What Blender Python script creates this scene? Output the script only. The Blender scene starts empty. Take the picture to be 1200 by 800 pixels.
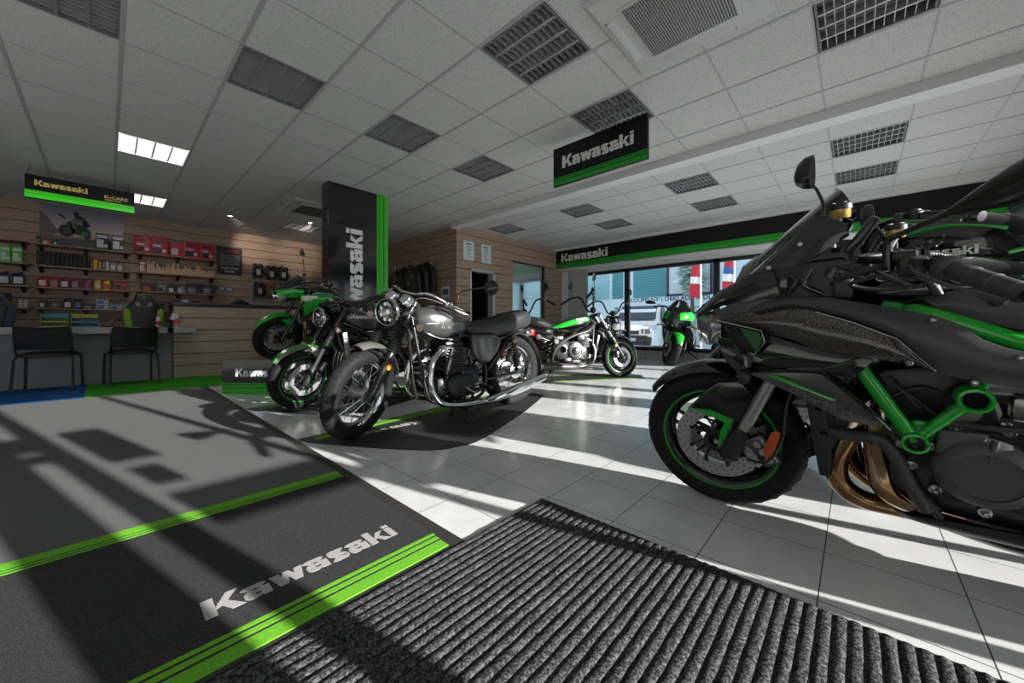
import bpy, bmesh, math, random
from mathutils import Vector, Matrix
random.seed(7)
PI = math.pi
S = bpy.context.scene
COL = S.collection
V = Vector

# ------------------------------------------------------------------ materials
MATS = {}
def mat(name, col=(.5, .5, .5), rough=.5, metal=0., coat=0., emit=None, es=0., trans=0., spec=.5):
    if name in MATS: return MATS[name]
    m = bpy.data.materials.new(name); m.use_nodes = True
    b = m.node_tree.nodes['Principled BSDF']
    c = tuple(col) if len(col) == 4 else tuple(col) + (1,)
    b.inputs['Base Color'].default_value = c
    b.inputs['Roughness'].default_value = rough
    b.inputs['Metallic'].default_value = metal
    b.inputs['Specular IOR Level'].default_value = spec
    b.inputs['Coat Weight'].default_value = coat
    b.inputs['Coat Roughness'].default_value = .05
    if emit:
        b.inputs['Emission Color'].default_value = tuple(emit) + (1,)
        b.inputs['Emission Strength'].default_value = es
    m.diffuse_color = c
    MATS[name] = m
    return m

class NT:
    """small node-tree writer"""
    def __init__(s, m):
        s.m = m; s.t = m.node_tree; s.b = s.t.nodes['Principled BSDF']
    def n(s, typ, **kw):
        x = s.t.nodes.new(typ)
        for k, v in kw.items(): setattr(x, k, v)
        return x
    def val(s, sock, v):
        if isinstance(v, bpy.types.NodeSocket): s.t.links.new(v, sock)
        else: sock.default_value = v
    def math(s, op, a, b=0., c=None):
        x = s.n('ShaderNodeMath', operation=op)
        s.val(x.inputs[0], a); s.val(x.inputs[1], b)
        if c is not None: s.val(x.inputs[2], c)
        return x.outputs[0]
    def pos(s):
        g = s.n('ShaderNodeNewGeometry'); x = s.n('ShaderNodeSeparateXYZ')
        s.t.links.new(g.outputs['Position'], x.inputs[0]); return x.outputs
    def obj(s):
        g = s.n('ShaderNodeTexCoord'); return g.outputs['Object']
    def noise(s, scale, detail=2., vec=None, rough=.5):
        x = s.n('ShaderNodeTexNoise'); x.inputs['Scale'].default_value = scale
        x.inputs['Detail'].default_value = detail; x.inputs['Roughness'].default_value = rough
        s.t.links.new(vec if vec is not None else s.obj(), x.inputs['Vector'])
        return x.outputs['Fac']
    def ramp(s, fac, stops):
        x = s.n('ShaderNodeValToRGB'); s.t.links.new(fac, x.inputs[0])
        e = x.color_ramp.elements
        while len(e) < len(stops): e.new(.5)
        for i, (p, c) in enumerate(stops):
            e[i].position = p; e[i].color = (c[0], c[1], c[2], 1) if hasattr(c, '__len__') else (c, c, c, 1)
        return x.outputs[0]
    def mix(s, fac, a, b):
        x = s.n('ShaderNodeMix', data_type='RGBA')
        s.val(x.inputs[0], fac)
        for sock, v in ((x.inputs[6], a), (x.inputs[7], b)):
            if isinstance(v, bpy.types.NodeSocket): s.t.links.new(v, sock)
            else: sock.default_value = (v[0], v[1], v[2], 1)
        return x.outputs[2]
    def scaled(s, sx, sy, sz):
        g = s.n('ShaderNodeTexCoord'); mp = s.n('ShaderNodeMapping')
        mp.inputs['Scale'].default_value = (sx, sy, sz)
        s.t.links.new(g.outputs['Object'], mp.inputs[0]); return mp.outputs[0]
    def color(s, c): s.val(s.b.inputs['Base Color'], c)
    def rough(s, c): s.val(s.b.inputs['Roughness'], c)
    def bump(s, h, strength=.3, dist=.002):
        x = s.n('ShaderNodeBump'); x.inputs['Strength'].default_value = strength
        x.inputs['Distance'].default_value = dist
        s.t.links.new(h, x.inputs['Height']); s.t.links.new(x.outputs[0], s.b.inputs['Normal'])

def glass(name, tint=(1, 1, 1), refl=.06):
    if name in MATS: return MATS[name]
    m = bpy.data.materials.new(name); m.use_nodes = True
    t = m.node_tree; t.nodes.clear()
    o = t.nodes.new('ShaderNodeOutputMaterial'); a = t.nodes.new('ShaderNodeBsdfTransparent')
    g = t.nodes.new('ShaderNodeBsdfGlossy'); x = t.nodes.new('ShaderNodeMixShader'); l = t.nodes.new('ShaderNodeFresnel')
    l.inputs[0].default_value = 1.45
    a.inputs[0].default_value = tuple(tint) + (1,); g.inputs['Roughness'].default_value = .02
    t.links.new(l.outputs[0], x.inputs[0]); t.links.new(a.outputs[0], x.inputs[1]); t.links.new(g.outputs[0], x.inputs[2])
    t.links.new(x.outputs[0], o.inputs[0])
    MATS[name] = m
    return m

# ------------------------------------------------------------------ geometry collector
def catmull(pts, n=6, closed=False):
    P = [V(p) for p in pts]; out = []; N = len(P)
    if N < 3: return P
    rng = N if closed else N - 1
    for i in range(rng):
        if closed: p0, p1, p2, p3 = P[i-1], P[i], P[(i+1) % N], P[(i+2) % N]
        else: p0, p1, p2, p3 = P[max(i-1, 0)], P[i], P[i+1], P[min(i+2, N-1)]
        for k in range(n):
            t = k / n
            out.append(.5*((2*p1) + (p2-p0)*t + (2*p0-5*p1+4*p2-p3)*t*t + (3*p1-p0-3*p2+p3)*t**3))
    if not closed: out.append(P[-1].copy())
    return out

def frame_of(d):
    d = V(d).normalized(); a = V((0, 0, 1)) if abs(d.z) < .95 else V((1, 0, 0))
    x = a.cross(d).normalized(); return x, d.cross(x).normalized(), d

def rs(pts, n):
    P = [V(p) for p in pts]; L = [0]
    for a, b in zip(P, P[1:]): L.append(L[-1]+(b-a).length)
    out = []; k = 0
    for i in range(n):
        t = L[-1]*i/(n-1)
        while k < len(L)-2 and L[k+1] < t: k += 1
        out.append(P[k].lerp(P[k+1], 0 if L[k+1] == L[k] else min(1, (t-L[k])/(L[k+1]-L[k]))))
    return out

SIDES = set('lower_fairing side_cowl chin_panel cowl_edge upper_cowl duct_cover carbon_cowl shoulder_fairing tail_panel headlight_bracket fender_bracket hose tank_seam tank_green_line belly_panel tank_stripe cover_trim green_panel wheel_picture inner_panel cockpit_bracket'.split())
EACH = set('cover_bolt cowl_bolt side_bolt frame_plug piston_cap hanging_wire foot'.split())
class G:
    """collects shapes, links them as one mesh object"""
    def __init__(s, T=None): s.v = []; s.f = []; s.mi = []; s.T = T or Matrix(); s.cur = 0
    def m(s, i): s.cur = i; return s
    def add(s, vs, fs):
        o = len(s.v); s.v += [s.T @ V(p) for p in vs]
        s.f += [tuple(o+i for i in f) for f in fs]; s.mi += [s.cur]*len(fs); return s
    def box(s, c, d, bev=0., rot=None):
        if bev <= 0:
            x, y, z = [k/2 for k in d]
            vs = [V((a*x, b*y, e*z)) for a in (-1, 1) for b in (-1, 1) for e in (-1, 1)]
            fs = [(0, 1, 3, 2), (4, 6, 7, 5), (0, 4, 5, 1), (2, 3, 7, 6), (0, 2, 6, 4), (1, 5, 7, 3)]
        else:
            bm = bmesh.new(); bmesh.ops.create_cube(bm, size=1)
            for v in bm.verts: v.co = V((v.co.x*d[0], v.co.y*d[1], v.co.z*d[2]))
            bmesh.ops.bevel(bm, geom=bm.edges[:], offset=min(bev, min(d)*.49), segments=2, affect='EDGES', profile=.5)
            bm.verts.ensure_lookup_table()
            vs = [v.co.copy() for v in bm.verts]; fs = [tuple(v.index for v in f.verts) for f in bm.faces]; bm.free()
        R = rot.to_matrix() if hasattr(rot, 'to_matrix') else (rot or Matrix.Identity(3))
        return s.add([R @ v + V(c) for v in vs], fs)
    def bb(s, x0, x1, y0, y1, z0, z1, bev=0.):
        return s.box(((x0+x1)/2, (y0+y1)/2, (z0+z1)/2), (abs(x1-x0), abs(y1-y0), abs(z1-z0)), bev)
    def tube(s, pts, r, n=10, smooth=0, closed=False, cap=True, flat=1.):
        P = catmull(pts, smooth, closed) if smooth else [V(p) for p in pts]
        N = len(P); R = r if hasattr(r, '__len__') else None
        vs = []; X = None
        for i, p in enumerate(P):
            if closed: d = P[(i+1) % N]-P[i-1]
            else: d = P[min(i+1, N-1)]-P[max(i-1, 0)]
            if d.length < 1e-9: d = V((0, 0, 1))
            d.normalize()
            if X is None: X = frame_of(d)[0]
            X = (X - d*X.dot(d))
            if X.length < 1e-6: X = frame_of(d)[0]
            X.normalize(); Y = d.cross(X)
            if R:
                t = i/(N-1)*(len(R)-1); k = min(int(t), len(R)-2); rr = R[k]+(R[k+1]-R[k])*(t-k)
            else: rr = r
            for j in range(n):
                a = 2*PI*j/n; vs.append(p + X*math.cos(a)*rr + Y*math.sin(a)*rr*flat)
        fs = []
        for i in range(N if closed else N-1):
            for j in range(n):
                a, b = i*n+j, i*n+(j+1) % n; k = ((i+1) % N)*n
                fs.append((a, b, k+(j+1) % n, k+j))
        if cap and not closed:
            fs.append(tuple(reversed(range(n)))); fs.append(tuple(range((N-1)*n, N*n)))
        return s.add(vs, fs)
    def cyl(s, a, b, r, n=16, r2=None): return s.tube([a, b], [r, r if r2 is None else r2], n)
    def lathe(s, prof, o=(0, 0, 0), axis=(0, 0, 1), n=24, arc=None, close=False):
        X, Y, D = frame_of(axis); o = V(o); vs = []; m = len(prof)
        for j in range(n if arc is None else n+1):
            a = 2*PI*j/n if arc is None else arc[0]+(arc[1]-arc[0])*j/n
            e = X*math.cos(a)+Y*math.sin(a)
            for (r, h) in prof: vs.append(o+e*r+D*h)
        fs = []
        for j in range(n):
            k = ((j+1) % n)*m if arc is None else (j+1)*m
            for i in range(m if close else m-1):
                i2 = (i+1) % m
                fs.append((j*m+i, k+i, k+i2, j*m+i2))
        return s.add(vs, fs)
    def ell(s, c, r, n=16, rot=None):
        vs = []; fs = []; c = V(c); h = n//2
        R = rot.to_matrix() if rot else Matrix.Identity(3)
        for i in range(h+1):
            t = PI*i/h
            for j in range(n):
                a = 2*PI*j/n
                vs.append(c + R @ V((r[0]*math.sin(t)*math.cos(a), r[1]*math.sin(t)*math.sin(a), r[2]*math.cos(t))))
        for i in range(h):
            for j in range(n): fs.append((i*n+j, i*n+n+j, i*n+n+(j+1) % n, i*n+(j+1) % n))
        return s.add(vs, fs)
    def loft(s, rings, cap=True, closed=True):
        n = len(rings[0]); vs = [V(p) for r in rings for p in r]; fs = []
        for i in range(len(rings)-1):
            for j in range(n if closed else n-1):
                fs.append((i*n+j, i*n+(j+1) % n, (i+1)*n+(j+1) % n, (i+1)*n+j))
        if cap and closed: fs.append(tuple(reversed(range(n)))); fs.append(tuple(range((len(rings)-1)*n, len(rings)*n)))
        return s.add(vs, fs)
    def body(s, st, n=20, p=2.4, smooth=4):
        """stations (x, zc, halfwidth, up, down[, yc]) lofted along x"""
        Q = [list(a)+[0]*(6-len(a)) for a in st]
        if smooth:
            A = catmull([V((a[0], a[1], a[2])) for a in Q], smooth); B = catmull([V((a[3], a[4], a[5])) for a in Q], smooth)
            Q = [(a.x, a.y, a.z, b.x, b.y, b.z) for a, b in zip(A, B)]
        rings = []
        for (x, zc, w, u, d, yc) in Q:
            r = []
            for j in range(n):
                a = 2*PI*j/n; ca, sa = math.cos(a), math.sin(a)
                yy = math.copysign(abs(ca)**(2/p), ca)*max(w, .0005); zz = math.copysign(abs(sa)**(2/p), sa)*max(u if sa > 0 else d, .0005)
                r.append((x, yc+yy, zc+zz))
            rings.append(r)
        return s.loft(rings)
    def prism(s, poly, f0, f1, bev=0.):
        """poly of 2-D points; f0/f1 map a point to the two faces"""
        n = len(poly)
        if bev <= 0:
            vs = [f0(*p) for p in poly]+[f1(*p) for p in poly]
            fs = [tuple(range(n)), tuple(reversed(range(n, 2*n)))]
            fs += [(i, n+i, n+(i+1) % n, (i+1) % n) for i in range(n)]
            return s.add(vs, fs)
        bm = bmesh.new(); a = [bm.verts.new(f0(*p)) for p in poly]; b = [bm.verts.new(f1(*p)) for p in poly]
        bm.faces.new(a); bm.faces.new(b[::-1])
        for i in range(n): bm.faces.new((a[i], b[i], b[(i+1) % n], a[(i+1) % n]))
        bmesh.ops.recalc_face_normals(bm, faces=bm.faces[:])
        es = [e for e in bm.edges if (e.verts[0] in a) == (e.verts[1] in a)]
        bmesh.ops.bevel(bm, geom=es, offset=bev, segments=2, affect='EDGES', profile=.5)
        bm.verts.index_update(); bm.verts.ensure_lookup_table()
        vs = [v.co.copy() for v in bm.verts]; fs = [tuple(v.index for v in f.verts) for f in bm.faces]; bm.free()
        return s.add(vs, fs)
    def plate(s, poly, y0, y1, bev=.003):          # polygon in x,z with thickness in y
        return s.prism(poly, lambda x, z: V((x, y0, z)), lambda x, z: V((x, y1, z)), bev)
    def strip(s, up, lo, bulge=.01, na=6, thick=.004, smooth=4, both=False, side=1, ridge=None):
        """skin between an upper and a lower 3-D line, bulged in y (outward = +y)"""
        A = catmull(up, smooth) if smooth else [V(p) for p in up]; B = catmull(lo, smooth) if smooth else [V(p) for p in lo]
        for sg in ((1, -1) if both else (side,)):
            rows = []
            for a, b in zip(A, B):
                o = []
                for k in range(na+1):
                    t = k/na; q = a.lerp(b, t); q.y += bulge*(math.sin(PI*t) if ridge is None else (t/ridge if t < ridge else (1-t)/(1-ridge)))
                    o.append(q)
                i = [V((q.x, q.y-thick, q.z)) for q in o]
                ring = o+i[::-1]
                rows.append([V((q.x, q.y*sg, q.z)) for q in ring])
            s.loft(rows)
        return s
    def skin(s, up, lo, bulge=.008, n=14, na=6, thick=.005, both=True, sm=0, ridge=None):
        """angular body panel between two outlines of any length"""
        return s.strip(rs(catmull(up, sm) if sm else up, n), rs(catmull(lo, sm) if sm else lo, n), bulge, na, thick, 0, both, 1, ridge)
    def torus(s, c, R, r, axis=(0, 1, 0), n=32, k=8, flat=1.):
        X, Y, D = frame_of(axis); c = V(c); pts = []
        prof = [(R+r*math.cos(2*PI*i/k), r*flat*math.sin(2*PI*i/k)) for i in range(k)]
        return s.lathe(prof, c, axis, n, close=True)
    def bolt(s, c, axis=(0, 1, 0), r=.008, h=.006):
        return s.lathe([(0, h), (r*.45, h), (r*.5, h*.5), (r*.75, h), (r, h*.7), (r, -h)], c, axis, 10)
    def islands(s):
        p = list(range(len(s.v)))
        def f(i):
            while p[i] != i: p[i] = p[p[i]]; i = p[i]
            return i
        for q in s.f:
            a = f(q[0])
            for i in q[1:]: p[f(i)] = a
        d = {}
        for k, q in enumerate(s.f): d.setdefault(f(q[0]), []).append(k)
        return list(d.values())
    def out(s, name, mats, parent=None, smooth=38, loc=None, label=None, kind=None):
        if name in SIDES or name in EACH:
            I = s.T.inverted(); cl = []
            for fs in s.islands():
                c = sum((s.v[s.f[k][0]] for k in fs), V())/len(fs)
                for q in cl:
                    if (name in EACH and (q[0]-c).length < .035) or (name in SIDES and (q[0].y > 0) == (c.y > 0)): q[1].extend(fs); break
                else: cl.append((c, list(fs)))
            if len(cl) > 1:
                r = None
                for c, fs in cl:
                    g = G(); ix = {}
                    for k in fs:
                        for i in s.f[k]:
                            if i not in ix: ix[i] = len(g.v); g.v.append(s.v[i])
                        g.f.append(tuple(ix[i] for i in s.f[k])); g.mi.append(s.mi[k])
                    o = g.out_(name, mats, parent, smooth, loc, label, kind); r = r or o
                return r
        return s.out_(name, mats, parent, smooth, loc, label, kind)
    def out_(s, name, mats, parent=None, smooth=38, loc=None, label=None, kind=None):
        me = bpy.data.meshes.new(name); me.from_pydata([tuple(p) for p in s.v], [], s.f)
        mats = mats if isinstance(mats, (list, tuple)) else [mats]
        for m_ in mats: me.materials.append(m_)
        if len(mats) > 1:
            for p, i in zip(me.polygons, s.mi): p.material_index = min(i, len(mats)-1)
        bm = bmesh.new(); bm.from_mesh(me); bmesh.ops.remove_doubles(bm, verts=bm.verts[:], dist=1e-6)
        bmesh.ops.recalc_face_normals(bm, faces=bm.faces[:]); bm.to_mesh(me); bm.free()
        if smooth:
            me.polygons.foreach_set('use_smooth', [True]*len(me.polygons))
            me.set_sharp_from_angle(angle=math.radians(smooth))
        me.update()
        o = bpy.data.objects.new(name, me); COL.objects.link(o)
        if parent: o.parent = parent
        if loc: o.location = loc
        if label: o['label'] = label
        if kind: o['kind'] = kind
        return o

def empty(name, loc=(0, 0, 0), rz=0., label=None, cat=None, group=None):
    o = bpy.data.objects.new(name, None); COL.objects.link(o); o.location = loc; o.rotation_euler = (0, 0, rz)
    o.empty_display_size = .1
    return tag(o, label, cat, group)
def tag(o, label=None, cat=None, group=None, kind=None):
    for k, v in (('label', label), ('category', cat), ('group', group), ('kind', kind)):
        if v: o[k] = v
    return o
def struct(name, g, m, parent=None, smooth=0): return g.out(name, m, parent, smooth, kind='structure')
KIDS = {}
def copy_tree(o, parent=None):
    c = o.copy(); COL.objects.link(c)
    if parent is not None: c.parent = parent
    for ch in [x for x in o.children]: copy_tree(ch, c)
    return c

# ------------------------------------------------------------------ lettering
def _arc(cx, cy, rx, ry, a0, a1, n=10):
    return [(cx+rx*math.cos(math.radians(a0+(a1-a0)*i/n)), cy+ry*math.sin(math.radians(a0+(a1-a0)*i/n))) for i in range(n+1)]
def _ribbon(pts, w):
    quads = []; L = []; R = []
    for i, p in enumerate(pts):
        a = pts[max(i-1, 0)]; b = pts[min(i+1, len(pts)-1)]
        dx, dy = b[0]-a[0], b[1]-a[1]; l = math.hypot(dx, dy) or 1
        ww = w[0]*abs(dy/l)+w[1]*abs(dx/l)
        L.append((p[0]-dy/l*ww/2, p[1]+dx/l*ww/2)); R.append((p[0]+dy/l*ww/2, p[1]-dx/l*ww/2))
    for i in range(len(pts)-1): quads.append([L[i], R[i], R[i+1], L[i+1]])
    return quads
def glyph(c):
    xh = .74; st = .31; th = .19
    if c == 'K': return 1.10, [[(0, 0), (.34, 0), (.34, 1), (0, 1)], [(.30, .36), (.72, 1), (1.08, 1), (.60, .42), (.34, .30)], [(.40, .58), (.62, .66), (1.14, 0), (.74, 0)]]
    if c == 'k': return .92, [[(0, 0), (.31, 0), (.31, 1), (0, 1)], [(.27, .30), (.54, xh), (.86, xh), (.50, .36), (.31, .24)], [(.36, .44), (.54, .46), (.94, 0), (.60, 0)]]
    if c == 'i': return .33, [[(0, 0), (.31, 0), (.31, xh), (0, xh)], [(0, .82), (.31, .82), (.31, 1), (0, 1)]]
    if c == 'w':
        return 1.16, [[(0, xh), (.31, xh), (.47, 0), (.19, 0)], [(.19, 0), (.47, 0), (.67, xh), (.47, xh)], [(.47, xh), (.67, xh), (.97, 0), (.69, 0)], [(.69, 0), (.97, 0), (1.16, xh), (.86, xh)]]
    if c == 'a':
        q = _ribbon(_arc(.38, .50, .29, .15, 168, 20, 10), (st, th)) + [[(.52, 0), (.83, 0), (.83, .50), (.52, .50)]]
        q += _ribbon(_arc(.36, .23, .22, .145, 90, 270, 10), (st*.92, th*.92)) + [[(.34, .285), (.6, .285), (.6, .45), (.34, .45)], [(.34, 0), (.6, .10), (.6, .2), (.34, .16)]]
        return .86, q
    if c == 's':
        pts = _arc(.38, .56, .24, .10, 15, 180, 8)+[(.15, .50), (.24, .42), (.42, .35), (.58, .27), (.61, .20)]+_arc(.37, .185, .24, .10, 0, -165, 8)
        return .78, _ribbon(pts, (st*.86, th))
    return .4, []
def logo(g, width, to3d, depth=.004, gap=.035):
    """the maker's word mark as written on signs; to3d(u, v, d) gives a point"""
    x = 0; P = []
    for c in 'Kawasaki':
        w, ps = glyph(c)
        for p in ps: P.append([(x+a, b) for a, b in p])
        x += w+gap
    sc = width/(x-gap)
    k = 0
    for p in P:
        k += 1; dd = depth+.00006*(k % 5)
        q = [(a*sc, b*sc*1.13) for a, b in p]
        g.prism(q, lambda u, v: to3d(u, v, 0), lambda u, v: to3d(u, v, dd))
    return sc
def text_polys(txt, size, bold=0., align='LEFT', space=1.):
    cu = bpy.data.curves.new('lettering', 'FONT'); cu.body = txt; cu.size = size; cu.offset = bold; cu.align_x = align
    cu.space_character = space; cu.resolution_u = 2
    o = bpy.data.objects.new('lettering', cu); COL.objects.link(o)
    dg = bpy.context.evaluated_depsgraph_get(); me = bpy.data.meshes.new_from_object(o.evaluated_get(dg))
    vs = [(v.co.x, v.co.y) for v in me.vertices]; fs = [tuple(p.vertices) for p in me.polygons]
    bpy.data.objects.remove(o); bpy.data.curves.remove(cu); bpy.data.meshes.remove(me)
    return vs, fs
def text(g, txt, size, to3d, bold=0., align='LEFT', d=.0012, space=1.):
    vs, fs = text_polys(txt, size, bold, align, space)
    return g.add([to3d(u, v, d) for u, v in vs], fs)

ORD = 'first second third fourth fifth sixth seventh eighth ninth tenth eleventh twelfth thirteenth fourteenth fifteenth sixteenth seventeenth eighteenth nineteenth twentieth'.split()
# ================================================================== ROOM
ZC = 2.925
CX0, CY0, CP = 1.3237, 2.7147, .625           # ceiling grid
XW, XE, YS, YN = -3.6, 9.3, -1.6, 10.2         # walls

def m_floor():
    m = mat('floor_tiles', (.78, .78, .77), .16); t = NT(m); p = t.pos()
    P, u0, v0, w = .32064, 1.1115, .0803, .0034
    def line(c, o):
        f = t.math('FRACT', t.math('DIVIDE', t.math('SUBTRACT', c, o-20*P), P))
        d = t.math('MINIMUM', f, t.math('SUBTRACT', 1., f)); return t.math('LESS_THAN', d, w/P/2)
    g = t.math('MAXIMUM', line(p[0], u0), line(p[1], v0))
    n = t.noise(9., 6.); n2 = t.noise(160., 2.)
    c = t.ramp(n, [(.3, (.64, .64, .635)), (.7, (.72, .72, .715))])
    c = t.mix(t.ramp(n2, [(.62, 0.), (.8, .25)]), c, (.55, .55, .54))
    t.color(t.mix(g, c, (.035, .035, .035)))
    t.rough(t.math('ADD', t.math('MULTIPLY', g, .5), t.math('ADD', .10, t.math('MULTIPLY', n, .14))))
    return m
def m_ceiling():
    m = mat('ceiling_tile', (.66, .66, .655), .9); t = NT(m)
    f = t.ramp(t.noise(125, 3.), [(.33, (.30, .30, .30)), (.40, (.58, .58, .575)), (.7, (.64, .64, .63))])
    t.color(f); return m
def m_wood(name, a, b, sc=(1.3, 1.3, 22)):
    m = mat(name, a, .55); t = NT(m)
    v = t.scaled(*sc)
    n = t.noise(2.2, 6., v, .65); n2 = t.noise(.9, 2., t.scaled(.6, .6, 6))
    t.color(t.mix(t.math('MULTIPLY', n2, .45), t.ramp(n, [(.32, b), (.62, a)]), tuple(k*.72 for k in a)))
    t.bump(n, .12, .001); return m
def m_speckle(name, a, b, scale=260, rough=.95, lo=.42, hi=.68, bump=.5):
    m = mat(name, a, rough, spec=.15); t = NT(m); n = t.noise(scale, 3., t.obj(), .6); n2 = t.noise(3., 4., t.obj())
    t.color(t.mix(t.math('MULTIPLY', n2, .35), t.ramp(n, [(lo, a), (hi, b)]), a)); t.bump(n, bump, .003); return m

FLOOR = m_floor(); CEIL = m_ceiling()
WOOD = m_wood('slat_wood', (.43, .305, .21), (.29, .195, .13))
WOODL = m_wood('counter_wood', (.46, .35, .27), (.34, .25, .185))
GROOVE = mat('groove_black', (.012, .01, .009), .8)
TBAR = mat('ceiling_bar', (.40, .40, .40), .5)
WHITE = mat('white_paint', (.72, .72, .72), .5)
PALE = mat('pale_grey_paint', (.50, .50, .49), .6)
DARKFR = mat('window_frame_black', (.018, .020, .024), .4)
BLACKPL = mat('black_plastic', (.014, .014, .015), .42)
BLACKGL = mat('black_gloss', (.008, .008, .009), .12, coat=.6)
SIGNBLK = mat('sign_black', (.006, .006, .0065), .38, spec=.3)
GREEN = mat('lime_green', (.035, .46, .012), .35)
GREEND = mat('sign_green', (.012, .36, .022), .35)
GREENP = mat('green_paint', (.010, .34, .020), .22, coat=.8)
LETTER = mat('letter_grey', (.80, .78, .76), .45)
CHROME = mat('chrome', (.72, .72, .72), .09, 1.)
STEEL = mat('brushed_steel', (.50, .50, .50), .28, 1.)
ALU = mat('cast_aluminium', (.42, .42, .42), .38, 1.)
GLASSP = glass('window_glass')
WATERY = mat('pane_mirror', (.62, .76, .78), .10, .7)

# floor, walls, ceiling
g = G(); g.bb(XW-.2, XE+.2, YS-.2, YN+.2, -.15, 0); struct('floor', g, FLOOR)

fix = {}
LIT = [(-2, 5), (-2, 9)]
OFFL = [(1, -2), (3, -2), (1, 1), (3, 1), (-1, 1), (-3, 1), (3, -5), (7, -5), (9, -5), (7, -2), (9, -2), (7, 1), (9, 1), (7, 4), (2, 9)]
cells = set(LIT+OFFL)
g = G()
for j in range(-8, 14):
    for i in range(-7, 13):
        if (j, i) in cells: continue
        x0, y0 = CX0+CP*j, CY0+CP*i
        x1, y1 = min(x0+CP, XE+.1), min(y0+CP, YN+.1); x0 = max(x0, XW-.1); y0 = max(y0, YS-.1)
        if x1 > x0 and y1 > y0: g.add([(x0, y0, ZC), (x1, y0, ZC), (x1, y1, ZC), (x0, y1, ZC)], [(0, 1, 2, 3)])
g.bb(XW-.2, XE+.2, YS-.2, YN+.2, ZC+.13, ZC+.2)
struct('ceiling', g, CEIL)
g = G()
for j in range(-7, 13):
    x = CX0+CP*j
    if XW < x < XE: g.bb(x-.013, x+.013, YS, YN, ZC-.004, ZC+.01)
for i in range(-6, 12):
    y = CY0+CP*i
    if YS < y < YN: g.bb(XW, XE, y-.007, y+.007, ZC-.0025, ZC+.008)
struct('trim_1', g, TBAR)
g = G(); g.bb(4.86, 5.06, YS, 6.05, ZC-.095, ZC+.05); struct('trim_2', g, WHITE)      # beam across the ceiling

def planks(g, along, a0, a1, fixed, face, z0, z1, holes=(), pitch=.185, th=.02):
    """horizontal boards with dark grooves; face = +1/-1 side the boards look to; material 0 wood, 1 groove"""
    z = z0; k = 0
    while z < z1-.01:
        zt = min(z+pitch-.013, z1)
        segs = [(a0, a1)]
        for (h0, h1, hz0, hz1) in holes:
            if zt > hz0+.02 and z < hz1-.02:
                n = []
                for (s0, s1) in segs:
                    if h0 > s0: n.append((s0, min(h0, s1)))
                    if h1 < s1: n.append((max(h1, s0), s1))
                segs = [q for q in n if q[1]-q[0] > .01]
        for s0, s1 in segs:
            g.m(0)
            if along == 'x': g.bb(s0, s1, fixed, fixed-face*th, z, zt)
            else: g.bb(fixed, fixed-face*th, s0, s1, z, zt)
        z += pitch; k += 1
g = G(); planks(g, 'x', XW, 5.05, YN, 1, 0, ZC)
g.m(1).bb(XW-.1, 5.05, YN, YN+.1, 0, ZC+.1); struct('wall_back', g, [WOOD, GROOVE])
# timber-clad room in the corner
DOORH = (5.44, 6.13, 0, 2.02); MIRH = (6.80, 8.10, 0, 2.40)
g = G(); planks(g, 'x', 5.03, 8.92, 6.07, 1, 0, ZC, (DOORH, MIRH))
g.m(1).bb(5.05, 5.44, 6.07, 6.2, 0, ZC+.1); g.bb(6.13, 6.80, 6.07, 6.2, 0, ZC+.1); g.bb(8.10, 8.90, 6.07, 6.2, 0, ZC+.1); g.bb(5.44, 6.13, 6.07, 6.2, 2.02, ZC+.1); g.bb(6.80, 8.10, 6.07, 6.2, 2.40, ZC+.1)
struct('wall_right', g, [WOOD, GROOVE])
g = G(); planks(g, 'y', 6.07, YN, 5.05, 1, 0, ZC); g.m(1).bb(5.05, 5.15, 6.15, YN, 0, ZC+.1); struct('wall_middle', g, [WOOD, GROOVE])
g = G(); g.bb(5.05, XE+.1, 10.2, 10.3, 0, ZC+.1); struct('wall_inner', g, PALE)
g = G(); g.m(0).bb(5.40, 5.445, 6.03, 6.2, 0, 2.06); g.bb(6.10, 6.17, 6.03, 6.2, 0, 2.06); g.bb(5.40, 6.17, 6.03, 6.2, 2.01, 2.06)
d1 = struct('door_1', g, PALE)
g = G(); g.bb(5.40, 5.44, 6.2, 7.6, 0, 2.1); g.bb(6.13, 6.17, 6.2, 7.6, 0, 2.1); g.bb(5.40, 6.17, 7.6, 7.64, 0, 2.1); g.bb(5.4, 6.17, 6.2, 7.64, 2.06, 2.1); struct('door_recess', g, mat('passage_shade', (.01, .01, .01), .8), d1)  # near-black walls put the shade of the unlit passage into the colour
g = G(); g.m(0).bb(6.80, 8.03, 6.10, 6.12, .05, 2.37); g.m(1).bb(8.03, 8.10, 6.05, 6.14, 0, 2.40); g.bb(6.80, 8.10, 6.08, 6.16, 2.37, 2.41); g.bb(6.80, 8.10, 6.06, 6.16, 0, .05)
struct('window_3', g, [WATERY, DARKFR])
g = G(); g.bb(XW-.1, XW, YS-.1, YN+.1, 0, ZC+.15); struct('wall_left', g, PALE)
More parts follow.
